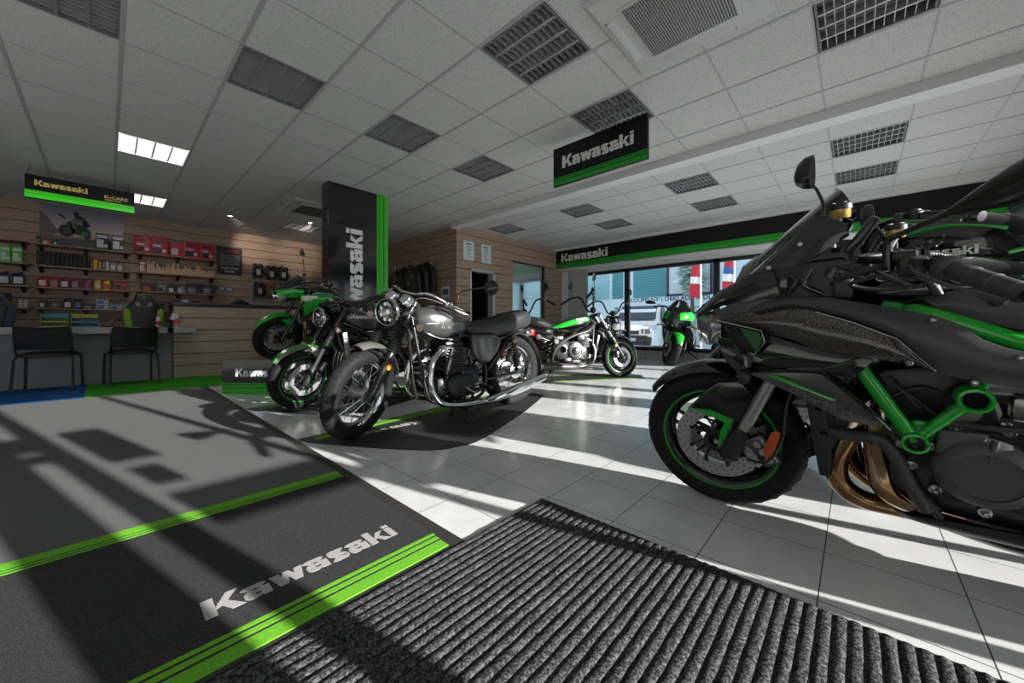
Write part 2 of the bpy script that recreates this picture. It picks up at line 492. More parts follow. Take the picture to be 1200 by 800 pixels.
# window wall to the street (x = 9.3)
g = G(); g.bb(9.22, 9.42, YS, 6.3, 0, .20); struct('trim_3', g, mat('kerb_tile', (.52, .52, .51), .35))
g = G()
for k in range(13): g.bb(9.215, 9.222, YS+.6*k, YS+.6*k+.006, 0, .2)
struct('trim_4', g, GROOVE)
g = G(); g.bb(9.15, 9.45, YS, 6.4, 2.30, ZC+.15); g.bb(8.55, 9.3, YS, 6.05, 2.875, ZC+.01); struct('wall_street', g, WHITE)
g = G(); g.bb(8.68, 9.3, YS, 6.05, 2.36, 2.395); struct('trim_5', g, WHITE)                              # light soffit under the fascia
FR = [(5.96, 6.06), (4.24, 4.36), (2.17, 2.29), (.10, .22), (-1.60, -1.48)]
g = G()
for a, b in FR: g.bb(9.27, 9.37, a, b, .2, 2.30)
g.bb(9.26, 9.38, YS, 6.06, .2, .29); g.bb(9.27, 9.37, YS, 6.06, 2.22, 2.32)
w1 = struct('window_1', g, DARKFR)
for (a, b), (c, d) in zip(FR[1:], FR[:-1]):
    g = G(); g.bb(9.31, 9.322, b, c, .28, 2.23); struct('pane', g, GLASSP, w1)
g = G(); g.bb(8.9, 9.45, 6.06, 6.4, 0, ZC+.1); struct('wall_end', g, WHITE)
g = G(); g.bb(8.955, 9.02, 5.93, 6.0, 0, 2.40, .006); struct('trim_6', g, WHITE)                      # white post beside the window

o = empty('display_board', (9.12, 5.66, .001), 0, 'plain grey board with rounded corners standing in the corner beside the street window', 'board')
g = G(); g.prism([(p.y, p.z) for p in catmull([(0, -.30, 0), (0, .30, 0), (0, .31, 1.0), (0, .31, 2.26), (0, .27, 2.32), (0, -.25, 2.32), (0, -.31, 2.25), (0, -.31, 1.0)], 3, True)], lambda y, z: V((-.015, y, max(z, 0))), lambda y, z: V((.015, y, max(z, 0)))); g.out('panel', PALE, o, 0)
g = G(); g.bb(-.03, .03, -.28, -.2, 0, .012); g.bb(-.03, .03, .2, .28, 0, .012); g.out('foot', STEEL, o, 0)
# glazed shop front behind the photographer (y = -1.6): the low sun comes through it
Y0 = YS
dx = -.234/.972*YS                             # where light at u crosses this plane
def sf(g, u0, u1, z0, z1, t=.03): g.bb(u0+dx, u1+dx, Y0-t, Y0+t, z0, z1)
g = G()
g.bb(XW, XE+.1, Y0-.06, Y0+.06, 2.40, ZC+.15)
for a, b in ((2.035, 2.085), (-1.6, -1.5), (4.0, 4.5), (5.0, 5.22), (6.2, 6.4), (7.6, 7.8)): sf(g, a, b, 0, 2.40, .04)
sf(g, 2.52, 3.2, 0, 2.4, .05)  # unseen pier and wide bars added to cast the dark floor bands
sf(g, -4, 12, 0, .04, .04); sf(g, -4, .3, 2.3, 2.42); sf(g, 1.45, 12, 2.3, 2.42)
struct('window_2', g, DARKFR)
g = G(); sf(g, -4, .28, .04, 2.3, .004); sf(g, 1.47, 2.035, .04, 2.3, .004); sf(g, 2.085, 2.52, .04, 2.3, .004); sf(g, 3.2, 8.6, .04, 2.3, .004); struct('window_4', g, GLASSP)
g = G(); sf(g, .28, .51, 0, 2.4); sf(g, .60, .70, 0, 2.4); sf(g, .51, .60, 1.485, 1.55); sf(g, .51, .60, 1.585, 1.73); sf(g, .51, .60, 0, .45)
sf(g, .76, 1.44, 1.03, 1.17); sf(g, .70, 1.44, 0, .12); sf(g, 1.41, 1.47, 0, 2.4); sf(g, .6, 1.47, 2.33, 2.4)
d2 = struct('door_2', g, DARKFR)
g = G(); sf(g, .70, 1.41, .1, 2.35, .004); struct('pane', g, GLASSP, d2)
g = G(); sf(g, .765, .985, 1.40, 1.745, .006); sf(g, .78, .905, 1.225, 1.35, .006); struct('notice', g, WHITE, d2)

# ------------------------------------------------------------------ ceiling fixtures
LOUV = mat('louvre_metal', (.46, .46, .46), .35, .6)
def ceil_light(j, i, lit):
    x, y = CX0+CP*(j+.5), CY0+CP*(i+.5)
    o = empty('ceiling_light', (x, y, ZC)); h = CP/2-.014
    g = G()
    for a, b, c, d in ((-h, h, -h, -h+.014), (-h, h, h-.014, h), (-h, -h+.014, -h, h), (h-.014, h, -h, h)): g.bb(a, b, c, d, -.003, .09)
    g.bb(-h, h, -h, h, .085, .09)
    g.out('frame', mat('fixture_lit', (.8, .8, .8), .5, emit=(1, .99, .97), es=.75) if lit else mat('fixture_inside', (.16, .16, .16), .5), o, 0)  # lit housing made to glow with its tubes; unlit copy painted dark
    g = G()
    for k in (-1, 0, 1): g.bb(k*h/2-.008, k*h/2+.008, -h, h, .0, .055)
    for k in range(1, 12):
        yy = -h+2*h*k/12; g.box((0, yy, .016), (2*h, .005, .026), 0, Matrix.Rotation(.12, 3, 'X'))
    g.out('louvre', mat('louvre_lit', (.8, .8, .8), .4) if lit else LOUV, o, 0)  # lit units get a paler louvre, lamp brightness put into its colour
    g = G()
    for k in (-1.5, -.5, .5, 1.5): g.cyl((k*h/2, -h+.02, .068), (k*h/2, h-.02, .068), .013, 10)
    em = mat('tube_lit', (1, 1, 1), .5, emit=(1, .98, .95), es=9.) if lit else mat('tube_dark', (.55, .55, .55), .4)
    g.out('tube', em, o, 30)
    return o
def where_cell(j, i):
    return {(1, -2): 'beside the black hanging sign, nearer the air conditioner', (3, -2): 'directly behind the black hanging sign', (1, 1): 'midway between the pillar panel and the photo top',
     (3, 1): 'between the pillar panel and the ceiling beam', (-1, 1): 'over the dark carpet, above the left of the showroom', (-3, 1): 'at the top left corner of the photo', (3, -5): 'next to the right of the air conditioner',
     (7, -5): 'beyond the beam over the big black motorcycle, nearer the beam', (9, -5): 'beyond the beam over the big black motorcycle, nearer the street windows',
     (7, -2): 'beyond the beam right of the hanging sign, nearer the beam', (9, -2): 'beyond the beam right of the hanging sign, nearer the street windows',
     (7, 1): 'beyond the beam below the hanging sign, nearer the beam', (9, 1): 'beyond the beam just above the fascia lettering', (7, 4): 'beyond the beam close to the timber-clad room', (2, 9): 'near the back wall beside the pillar panel'}[(j, i)]
protoL = None
for c in OFFL:
    if protoL is None: o = protoL = ceil_light(*c, False)
    else:
        o = copy_tree(protoL); o.location = (CX0+CP*(c[0]+.5), CY0+CP*(c[1]+.5), ZC)
    tag(o, 'unlit louvred ceiling light '+where_cell(*c), 'ceiling light', 'unlit louvred ceiling lights')
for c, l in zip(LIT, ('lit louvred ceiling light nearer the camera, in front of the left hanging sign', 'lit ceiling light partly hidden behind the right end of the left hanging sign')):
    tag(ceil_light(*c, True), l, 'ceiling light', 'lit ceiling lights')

def cassette(x, y, s, label, m1, m2):
    o = empty('air_conditioner', (x, y, ZC), 0, label, 'air conditioner')
    g = G(); h = s/2
    g.loft([[(a*(h-i), b*(h-i), -d) for a, b in ((-1, -1), (1, -1), (1, 1), (-1, 1))] for i, d in ((0, -.01), (0, .012), (.03, .032), (.06, .036))])
    g.out('panel', m1, o, 20)
    g = G(); k = .30*s; g.bb(-k-.025, k+.025, -k-.025, k+.025, -.044, -.03, .01); g.out('grille_frame', m1, o, 30)
    g = G()
    for q in range(34):
        yy = -k+2*k*(q+.5)/34; g.bb(-k, k, yy-k/34*.55, yy+k/34*.55, -.047, -.04)
    g.out('intake_grille', m2, o, 0)
    for a in range(4):
        g = G(Matrix.Rotation(a*PI/2, 4, 'Z')); g.box((0, -.405*s, -.036), (.52*s, .07*s, .010), .004, Matrix.Rotation(.18, 3, 'X')); g.out('air_flap', m1, o, 30)
        g = G(Matrix.Rotation(a*PI/2, 4, 'Z')); g.bb(-.265*s, .265*s, -.445*s, -.437*s, -.038, -.03); g.out('outlet_slot', GROOVE, o, 0)
    return o
cassette(2.62, .845, .93, 'large white ceiling air conditioner with square grille, above the middle of the photo', mat('ac_white', (.56, .56, .555), .4), mat('ac_grille', (.09, .09, .09), .6))
cassette(2.58, 7.15, .93, 'ceiling air conditioner in shade behind the tall black pillar panel', mat('ac_white'), mat('ac_grille'))
SPOT = mat('spot_glow', (1, 1, 1), .4, emit=(1, .9, .78), es=30)
for k, (x, y) in enumerate(((2.87, 8.10), (1.63, 8.72))):
    o = empty('spotlight', (x, y, ZC), 0, ('small recessed spotlight close to the pillar panel over the counter', 'small recessed spotlight over the counter, further from the pillar panel')[k], 'spotlight', 'recessed spotlights')
    g = G(); g.lathe([(.03, -.002), (.045, -.008), (.055, -.004), (.055, .003)], n=20); g.out('ring', STEEL, o)
    g = G(); g.lathe([(0, .001), (.03, -.001)], n=20); g.out('lamp', SPOT, o)

# ------------------------------------------------------------------ signs
o = empty('hanging_sign', (3.6, 2.0, 2.42), 0, 'black double-height hanging sign with grey lettering and green stripes, centre of ceiling', 'sign')
g = G(); g.bb(-.02, .02, -.55, .55, 0, .435, .002); g.out('panel', SIGNBLK, o, 0)
g = G(); g.bb(-.0225, -.019, -.55, .55, .004, .044); g.bb(-.0225, -.019, -.55, .55, .054, .072); g.bb(-.0225, -.019, -.55, .55, .080, .092); g.out('green_stripes', GREEND, o, 0)
g = G(); logo(g, .84, lambda u, v, d: V((-.0205-d, .425-u, .185+v))); g.out('lettering', LETTER, o, 0)
g = G()
for y in (-.4, .4): g.cyl((0, y, .43), (0, y, .505), .002, 6)
g.out('hanging_wire', STEEL, o)
o = empty('hanging_sign', (-.23, 7.84, 2.49), 0, 'long black hanging sign with yellow lettering and bright green band above the service desk', 'sign')
g = G(); g.bb(-.51, .51, -.03, .03, 0, .30, .003); g.out('panel', SIGNBLK, o, 0)
GL = mat('green_glow_band', (.05, .62, .02), .3, emit=(.06, .75, .02), es=.35)  # weak glow put into the band's own colour
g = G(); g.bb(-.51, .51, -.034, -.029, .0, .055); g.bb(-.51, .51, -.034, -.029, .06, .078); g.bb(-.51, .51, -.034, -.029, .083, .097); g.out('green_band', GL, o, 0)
YEL = mat('letter_yellow', (.72, .56, .16), .45, emit=(.72, .56, .16), es=.12)  # letters carry a faint added glow as well
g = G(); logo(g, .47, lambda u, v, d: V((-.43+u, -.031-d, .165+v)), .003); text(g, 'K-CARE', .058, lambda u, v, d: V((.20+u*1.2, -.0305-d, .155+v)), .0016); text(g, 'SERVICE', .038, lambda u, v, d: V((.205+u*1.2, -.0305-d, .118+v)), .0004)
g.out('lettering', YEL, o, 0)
g = G()
for x in (-.48, .45): g.tube([(x, 0, .30), (x-.01, 0, .34), (x+.01, 0, .38), (x, 0, .436)], .003, 6)
g.out('hanging_wire', BLACKPL, o)
o = empty('display_pillar', (2.69, 5.67, 0), 0, 'tall black floor to ceiling panel with vertical lettering and bright green edge', 'display panel')
g = G(); g.bb(-.48, .48, -.11, .11, 0, ZC-.004, .004); g.out('panel', BLACKGL, o, 0)
g = G()
for a, b in ((.285, .325), (.335, .40), (.415, .482)): g.bb(a, b, -.1135, .1, .02, ZC-.01)
g.out('green_stripes', GREEN, o, 0)
g = G(); logo(g, 1.62, lambda u, v, d: V((.045-v, -.111-d, .67+u))); g.out('lettering', LETTER, o, 0)
o = empty('fascia_sign', (8.65, 2.2, 2.40), 0, 'long black fascia with grey lettering and green lower stripe above the street windows', 'sign')
g = G(); g.bb(-.02, .03, -3.8, 3.85, 0, .468, .003); g.out('panel', SIGNBLK, o, 0)
g = G(); g.bb(-.0235, -.019, -3.8, 3.85, .0, .085); g.bb(-.0235, -.019, -3.8, 3.85, .092, .122); g.bb(-.0235, -.019, -3.8, 3.85, .128, .143); g.out('green_stripes', GREEND, o, 0)
g = G(); logo(g, 1.385, lambda u, v, d: V((-.021-d, 3.68-u, .172+v))); g.out('lettering', LETTER, o, 0)

# ------------------------------------------------------------------ carpets and mats
CA = m_speckle('carpet_grey', (.105, .105, .107), (.175, .175, .175), 330); CB = m_speckle('carpet_black', (.030, .030, .031), (.10, .10, .10), 330, lo=.45, hi=.75)
CG = m_speckle('carpet_lime', (.13, .40, .025), (.19, .52, .04), 120, bump=.25); CW = m_speckle('carpet_white', (.36, .35, .345), (.50, .485, .475), 300, bump=.2); CE = mat('carpet_rubber', (.030, .028, .027), .6)
o = empty('carpet', (0, 0, 0), 0, 'big grey and black carpet with lime stripes and large white lettering', 'carpet')
g = G(); g.bb(-1.9, .915, 1.055, 6.24, .0005, .006, .002); g.out('border', CE, o, 0)
g = G(); g.m(0).bb(-1.86, .86, 2.06, 6.20, .005, .0085); g.m(1).bb(-1.86, .86, 1.1185, 1.965, .005, .0082); g.m(2).bb(-1.86, .853, 1.07, 1.118, .005, .0088)
g.bb(-1.86, .855, 1.128, 1.148, .005, .0088); g.bb(-1.86, .859, 1.158, 1.174, .005, .0088); g.m(1).bb(-1.86, .86, 1.96, 2.06, .005, .0082); g.m(2).bb(-1.86, .862, 2.007, 2.062, .005, .0088); g.bb(-1.86, .862, 1.985, 1.998, .005, .0088); g.bb(-1.86, .862, 1.964, 1.976, .005, .0088)
g.out('pile', [CA, CB, CG], o, 0)
g = G(); logo(g, .585, lambda u, v, d: V((.182+u, 1.267+v, .0084+d)), .0006); g.out('lettering', CW, o, 0)
RIB = m_speckle('ribbed_yarn', (.016, .016, .017), (.19, .19, .19), 150, lo=.42, hi=.72, bump=1.)
g = G(); rows = []
P = .0305; xs = [-1.3+2.678*k/60 for k in range(61)]
prof = []
y = -1.45
while y < 1.045:
    for q in (0, .12, .3, .5, .7, .88): prof.append((y+q*P, .004+.0075*max(0, math.sin(PI*min(1, max(0, (q-.03)/.92))))**.38))
    y += P
rng = random.Random(3)
for x in xs:
    dz = [rng.uniform(-.0012, .0012) for _ in prof]; rows.append([(x, yy+rng.uniform(-.0012, .0012), z+d) for (yy, z), d in zip(prof, dz)])
g.loft(rows, closed=False); g.bb(-1.31, 1.386, -1.46, 1.05, .0005, .0045)
tag(g.out('door_mat', RIB, None, 60), 'ribbed charcoal door mat meeting the corner of the big lettered carpet', 'door mat')
BLUE = m_speckle('carpet_blue', (.012, .085, .26), (.02, .12, .33), 300); GRN2 = m_speckle('carpet_green', (.035, .27, .015), (.05, .34, .02), 300)
o = empty('desk_carpet', (0, 0, 0), 0, 'blue and green carpet strip along the service desk', 'carpet')
g = G(); g.bb(-3.0, -.185, 6.25, 9.0, .0005, .007, .002); g.out('blue_half', BLUE, o, 0)
g = G(); g.bb(-.183, 1.75, 6.25, 9.0, .0005, .007, .002); g.out('green_half', GRN2, o, 0)
MATB = mat('display_mat_black', (.022, .022, .023), .5)
def display_mat(name, dx_, dy_, label):
    o = empty(name, (0, 0, 0), 0, label, 'mat', 'black display mats under the motorcycles')
    out = catmull([(.935, 2.80, 0), (1.17, 2.35, 0), (1.44, 1.985, 0), (1.62, 1.915, 0), (1.85, 1.925, 0), (2.70, 2.25, 0), (3.44, 2.60, 0), (3.52, 2.70, 0), (3.47, 2.97, 0), (3.34, 3.10, 0), (2.1, 2.965, 0), (1.1, 2.875, 0)], 4, True)
    g = G(); g.prism([(p.x+dx_, p.y+dy_) for p in out], lambda x, y: V((x, y, .004)), lambda x, y: V((x, y, .0006))); g.out('sheet', MATB, o, 0)
    g = G()
    for a, b in ((-.075, -.012), (0, .012), (.022, .034)):
        q = [(1.02, 2.815), (1.55, 2.865), (2.3, 2.93), (3.36, 3.03)]
        up = [(x+dx_, y+dy_+b, .0046) for x, y in q]; dn = [(x+dx_, y+dy_+a, .0046) for x, y in q]; g.add(up+dn, [(i, i+1, i+5, i+4) for i in range(3)])
    g.out('green_stripes', CG, o, 0)
    g = G(); logo(g, .62, lambda u, v, d: V((1.80-u+dx_, 2.64-v*.9+.04+dy_, .0042+d)), .0004); g.out('lettering', CW, o, 0)
display_mat('display_mat', 0, 0, 'black display mat with lime stripe under the grey classic motorcycle')
display_mat('display_mat', 0, 1.42, 'black display mat under the dark grey motorcycle beside the green one')
o = empty('display_mat', (0, 0, 0), 0, 'black display mat with thin green edge under the cruiser motorcycle', 'mat', 'black display mats under the motorcycles')
g = G(); q = [(3.95, 3.46), (5.72, 2.36), (6.05, 2.55), (6.1, 2.85), (4.5, 3.95), (4.1, 3.85)]
g.prism(q, lambda x, y: V((x, y, .004)), lambda x, y: V((x, y, .0006))); g.out('sheet', MATB, o, 0)
g = G(); g.add([(3.97, 3.44, .0046), (5.72, 2.35, .0046), (5.76, 2.41, .0046), (4.0, 3.50, .0046)], [(0, 1, 2, 3)]); g.add([(4.12, 3.78, .0046), (4.5, 3.90, .0046), (6.08, 2.84, .0046), (6.05, 2.78, .0046), (4.5, 3.82, .0046), (4.14, 3.70, .0046)], [(0, 1, 4, 5), (1, 2, 3, 4)]); g.out('green_stripes', CG, o, 0)

# ------------------------------------------------------------------ platform under the green motorcycle
PA, PB = V((.946, 5.474, 0)), V((1.463, 4.83, 0)); PD = (PB-PA).normalized(); PN = V((PD.y, -PD.x, 0))
o = empty('display_platform', (0, 0, 0), 0, 'black raised display box with green base stripes carrying the green motorcycle', 'platform')
g = G(); q = [tuple(PA.xy), tuple(PB.xy), (2.95, 5.10), (2.95, 5.53), (1.5, 5.56)]
g.prism(q, lambda x, y: V((x, y, .41)), lambda x, y: V((x, y, 0)), .004); g.out('box', BLACKGL, o, 0)
g = G(); E2 = (V((2.95, 5.10, 0))-PB).normalized(); N2 = V((E2.y, -E2.x, 0))
for a, b in ((.005, .07), (.078, .105), (.112, .13)):
    for p0, d_, n_, L in ((PA, PD, PN, .826), (PB, E2, N2, 1.51)):
        P0 = p0; g.add([P0+n_*.0015+V((0, 0, a)), P0+d_*L+n_*.0015+V((0, 0, a)), P0+d_*L+n_*.0015+V((0, 0, b)), P0+n_*.0015+V((0, 0, b))], [(0, 1, 2, 3)])
g.out('green_stripes', GREEN, o, 0)
g = G(); logo(g, .60, lambda u, v, d: PA+PD*(.17+u)+PN*(.0008+d)+V((0, 0, .205+v))); g.out('lettering', mat('letter_silver', (.62, .66, .72), .3), o, 0)

# ------------------------------------------------------------------ street outside
g = G(); g.bb(9.5, 60, -40, 40, -.35, -.12); g.bb(-30, 9.5, -60, -1.7, -.35, -.12); struct('ground_outside', g, mat('paving_pale', (.58, .62, .64), .8))
FAC = mat('facade_pale', (.66, .86, .95), .5); TEAL = mat('facade_teal', (.05, .30, .37), .25); FACG = mat('facade_glass', (.30, .58, .66), .12); FACW = mat('facade_white', (.86, .90, .92), .5)
INK = mat('facade_ink', (.03, .05, .10), .6)
o = empty('shop_building', (19, 4, -.12), 0, 'pale blue shop building across the street with teal panels and lettering', 'building')
g = G(); g.bb(0, 6, -24, 7.6, 0, 7.5); g.bb(-.15, .1, -24, 7.6, 1.0, 2.38); g.out('wall', FAC, o, 0)
g = G()
for a, b in ((2.78, 4.42), (5.0, 5.6)):
    for k in range(30): g.bb(-.06, .02, a, b, 2.42+k*.13, 2.53+k*.13)
g.out('teal_panel', TEAL, o, 0)
g = G(); g.bb(-.05, .02, 5.8, 7.4, 2.42, 6); g.out('glazed_front', FACG, o, 0)
g = G()
for k in range(26): g.bb(-.05, .02, -14., .1, 2.48+k*.2, 2.66+k*.2)
g.out('louvre_panel', mat('facade_grey', (.58, .78, .86), .4), o, 0)
g = G(); g.bb(-.05, .03, .8, 2.62, 2.5, 5.2); g.out('window', mat('facade_window', (.60, .76, .82), .15), o, 0)
g = G()
for a, b, c, d in ((.7, 2.72, 2.40, 2.5), (.7, 2.72, 5.2, 5.3), (.7, .8, 2.4, 5.3), (2.62, 2.72, 2.4, 5.3)): g.bb(-.1, .03, a, b, c, d)
g.out('window_frame', INK, o, 0)
g = G(); text(g, 'KOUPELNY \\ OBKLADY A DLAŽBA \\ KUCHYNĚ', .30, lambda u, v, d: V((-.155-d, 4.58-u, 2.17+v)), .006); text(g, 'INTERIÉROVÉ STUDIO', .30, lambda u, v, d: V((-.155-d, 5.4-u, 1.74+v)), .006); g.out('lettering', INK, o, 0)
o = empty('side_building', (19.2, 12.6, -.12), 0, 'white building with a sloping roof edge at the far left of the street', 'building')
g = G(); g.prism([(0, 0), (7, 0), (7, 6.5), (2, 6.5), (0, 4.0)], lambda x, z: V((z*0, x, z)), lambda x, z: V((5, x, z))); g.out('wall', FACW, o, 0)
g = G(); g.bb(-.06, .02, .6, 2.2, .9, 2.6); g.bb(-.06, .02, 3.2, 5.4, .9, 2.6); g.out('window', FACG, o, 0)
LEAF = mat('leaf_pale', (.30, .46, .42), .8); BARK = mat('bark', (.10, .08, .06), .9)
def tree(x, y, hgt, w, label, seed):
    o = empty('street_tree', (x, y, -.12), 0, label, 'tree', 'trees across the street'); r = random.Random(seed)
    g = G(); g.tube([(0, 0, 0), (.04, .02, hgt*.4), (0, .05, hgt*.75)], [.13, .09, .04], 8)
    for k in range(6):
        a = k*1.1; g.tube([(0, 0, hgt*(.5+.03*k)), (math.cos(a)*w*.5, math.sin(a)*w*.5, hgt*(.7+.04*k))], [.04, .015], 6)
    g.out('trunk', BARK, o)
    g = G()
    for k in range(420):
        t = r.random(); a = r.random()*6.283; rad = w*math.sqrt(r.random())*math.sqrt(max(.05, 1-(2*t-1)**2))
        c = V((math.cos(a)*rad, math.sin(a)*rad, hgt*(.56+.44*t))); R = Matrix.Rotation(r.random()*6, 3, 'Z') @ Matrix.Rotation(r.random()*3, 3, 'X'); s_ = r.uniform(.10, .22)
        g.add([c+R @ V(q)*s_ for q in ((-1, 0, 0), (0, -.6, .1), (1, 0, 0), (0, .6, .1), (0, 0, .5))], [(0, 1, 4), (1, 2, 4), (2, 3, 4), (3, 0, 4), (0, 1, 2, 3)])
    tag(g.out('crown', LEAF, o, 0), kind='stuff')
tree(18.3, 5.35, 4.1, .56, 'pale green round tree added to stand for a reflection in the shop building window', 1)  # first tree added in place of trees mirrored in the building's window
tree(17.4, 11.0, 3.4, .7, 'pale tree in the first street window beside the timber room', 2)
FRED = mat('flag_red', (.55, .02, .05), .6); FBLU = mat('flag_blue', (.04, .12, .36), .6)
def flag(x, y, label, mats, hh=3.7):
    o = empty('flag_pole', (x, y, -.12), 0, label, 'flag', 'feather flags in the street')
    g = G(); g.tube([(0, 0, 0), (0, 0, hh*.9), (0, .1, hh), (0, .3, hh+.05)], .022, 8); g.lathe([(.2, 0), (.2, .05), (.03, .07)], n=16); g.out('pole', FACW, o)
    g = G(); rows = []
    for k in range(9):
        t = k/8; z = hh*(.50+.48*t); w = .30-.16*t*t
        rows.append([(.03*math.sin(4*t+j), .03+w*j/5, z+.04*j/5) for j in range(6)])
    n = 6
    for i in range(8):
        g.m((0, 1, 2, 0, 1, 0, 2, 0)[i]); g.add(rows[i]+rows[i+1], [(j, j+1, n+j+1, n+j) for j in range(5)])
    g.out('banner', mats, o, 30)
flag(13.2, 3.62, 'red and white feather flag on a white pole beside the middle window bar', [FRED, FRED, FACW]); flag(13.2, 2.68, 'blue and red feather flag right of the middle window bar', [FBLU, FRED, FACW])
# ================================================================== MOTORCYCLE PARTS
def m_tyre():
    m = mat('tyre_rubber', (.018, .018, .0185), .7, spec=.18); t = NT(m); n = t.noise(40, 3., t.obj()); t.color(t.ramp(n, [(.3, (.008, .008, .0085)), (.75, (.019, .019, .019))])); return m
TYRE = m_tyre(); TREAD = mat('tread_groove', (.003, .003, .003), .9)
RIMBLK = mat('rim_black', (.010, .010, .011), .22, coat=.3)
MATTE = mat('matte_black', (.011, .011, .0115), .45); SATIN = mat('satin_black', (.011, .011, .0115), .26, coat=.3)
GLOSS = mat('gloss_black', (.006, .006, .007), .09, coat=1.)
GUN = mat('gunmetal', (.10, .10, .098), .34, .75); ENGB = mat('engine_black', (.016, .016, .0165), .30, .35)
ENGS = mat('engine_silver', (.34, .34, .33), .33, 1.)
HDRM = mat('header_steel', (.40, .36, .31), .18, 1.)
def m_bronze():
    m = mat('header_bronze', (.36, .22, .12), .16, 1.); t = NT(m); n = t.noise(9, 3., t.obj())
    t.color(t.ramp(n, [(.35, (.20, .11, .06)), (.5, (.45, .28, .14)), (.65, (.50, .44, .38))])); return m
BRONZE = m_bronze()
SEATM = mat('seat_vinyl', (.022, .022, .023), .38)
GREYM = mat('metallic_dark_grey', (.105, .105, .102), .30, .65, coat=.5)
SILVG = mat('metallic_warm_grey', (.22, .21, .195), .34, .6, coat=.4)
ORNG = mat('orange_reflector', (.75, .26, .02), .25); RORNG = mat('rust_reflector', (.42, .075, .02), .25); REDL = mat('tail_red', (.42, .01, .01), .2)
LENS = glass('lens_glass'); LETW = mat('badge_white', (.66, .66, .64), .4); GOLD = mat('reservoir_gold', (.50, .34, .11), .22, .4)
DISC = mat('disc_steel', (.44, .44, .44), .45, .8); HOLE = mat('drill_hole', (.004, .004, .004), .9)
SMOKE = mat('smoked_screen', (.006, .006, .007), .06, coat=1.)

def steer(px, pz, rake, ang):
    ax = V((-math.sin(math.radians(rake)), 0, math.cos(math.radians(rake))))
    return Matrix.Translation((px, 0, pz)) @ Matrix.Rotation(math.radians(ang), 4, ax) @ Matrix.Translation((-px, 0, -pz))
def place(name, front, heading, lean, wb, z=0, sc=1., label='', group=None):
    o = bpy.data.objects.new(name, None); COL.objects.link(o); a = math.radians(heading)
    o.location = (front[0]-math.cos(a)*wb*sc, front[1]-math.sin(a)*wb*sc, z); o.rotation_euler = (-math.radians(lean), 0, a); o.scale = (sc, sc, sc)
    return tag(o, label, 'motorcycle', group)

def tyre(parent, T, c, R, w, rr, grooves=0, n=56, seed=1):
    g = G(T); hw = w/2
    prof = [(rr-.012, -hw*.55), (rr+.004, -hw*.80), (rr+(R-rr)*.35, -hw*.97), (rr+(R-rr)*.62, -hw), (R-(R-rr)*.2, -hw*.86), (R-(R-rr)*.07, -hw*.55), (R, -hw*.2), (R, hw*.2), (R-(R-rr)*.07, hw*.55), (R-(R-rr)*.2, hw*.86), (rr+(R-rr)*.62, hw), (rr+(R-rr)*.35, hw*.97), (rr+.004, hw*.80), (rr-.012, hw*.55)]
    g.m(0).lathe(prof, c, (0, 1, 0), n)
    if grooves:
        g.m(1)
        def on(a, s):                       # point on the tread, s in -1..1 across
            q = [(0, 0), (.2, 0), (.55, .07), (.86, .2), (1., .38)]
            k = abs(s)
            for (s0, d0), (s1, d1) in zip(q, q[1:]):
                if k <= s1: d = d0+(d1-d0)*(k-s0)/(s1-s0); break
            r = R-(R-rr)*d+.0006
            return V((c[0]+r*math.cos(a), c[1]+s*hw, c[2]+r*math.sin(a)))
        for k in range(grooves):
            a0 = 2*PI*k/grooves
            for sg in (1, -1):
                a = a0+(PI/grooves if sg < 0 else 0)
                pts = [on(a+.10*t*t-.04*t, sg*(.12+.80*t)) for t in (0, .25, .5, .75, 1.)]
                g.tube(pts, [.0012, .0028, .0030, .0026, .001], 5, flat=1.)
            if grooves > 40: g.tube([on(a0, -.12), on(a0+.06, .0), on(a0, .12)], .002, 4)
    return g.out('tyre', [TYRE, TREAD], parent, 40)
def disc(parent, T, c, r0, r1, holes=True, carrier=None, m=None, t=.0025):
    g = G(T); g.m(0)
    g.lathe([(r0, -t), (r1, -t), (r1, t), (r0, t)], c, (0, 1, 0), 48, close=True)
    X, Y, D = frame_of((0, 1, 0))
    if holes:
        g.m(1); nr = 3
        for q in range(nr):
            rad = r0+(r1-r0)*(q+.6)/(nr+.2)
            for k in range(30):
                a = 2*PI*(k+q*.33)/30; p = V(c)+X*math.cos(a)*rad+Y*math.sin(a)*rad
                g.cyl(p-D*(t+.0004), p+D*(t+.0004), .0036, 6)
    o = g.out('brake_disc', [m or DISC, HOLE], parent, 30)
    g = G(T); rc = r0*.42
    for k in range(8):
        a = 2*PI*k/8; e = X*math.cos(a)+Y*math.sin(a); e2 = X*math.cos(a+.35)+Y*math.sin(a+.35)
        g.tube([V(c)+e*rc, V(c)+e2*(r0+.006)], .007, 6, flat=.6); g.cyl(V(c)+e2*(r0+.002)-D*.006, V(c)+e2*(r0+.002)+D*.006, .009, 8)
    g.lathe([(rc-.012, -.004), (rc+.006, -.004), (rc+.006, .004), (rc-.012, .004)], c, (0, 1, 0), 24, close=True)
    g.out('disc_carrier', carrier or MATTE, parent, 30)
    return o
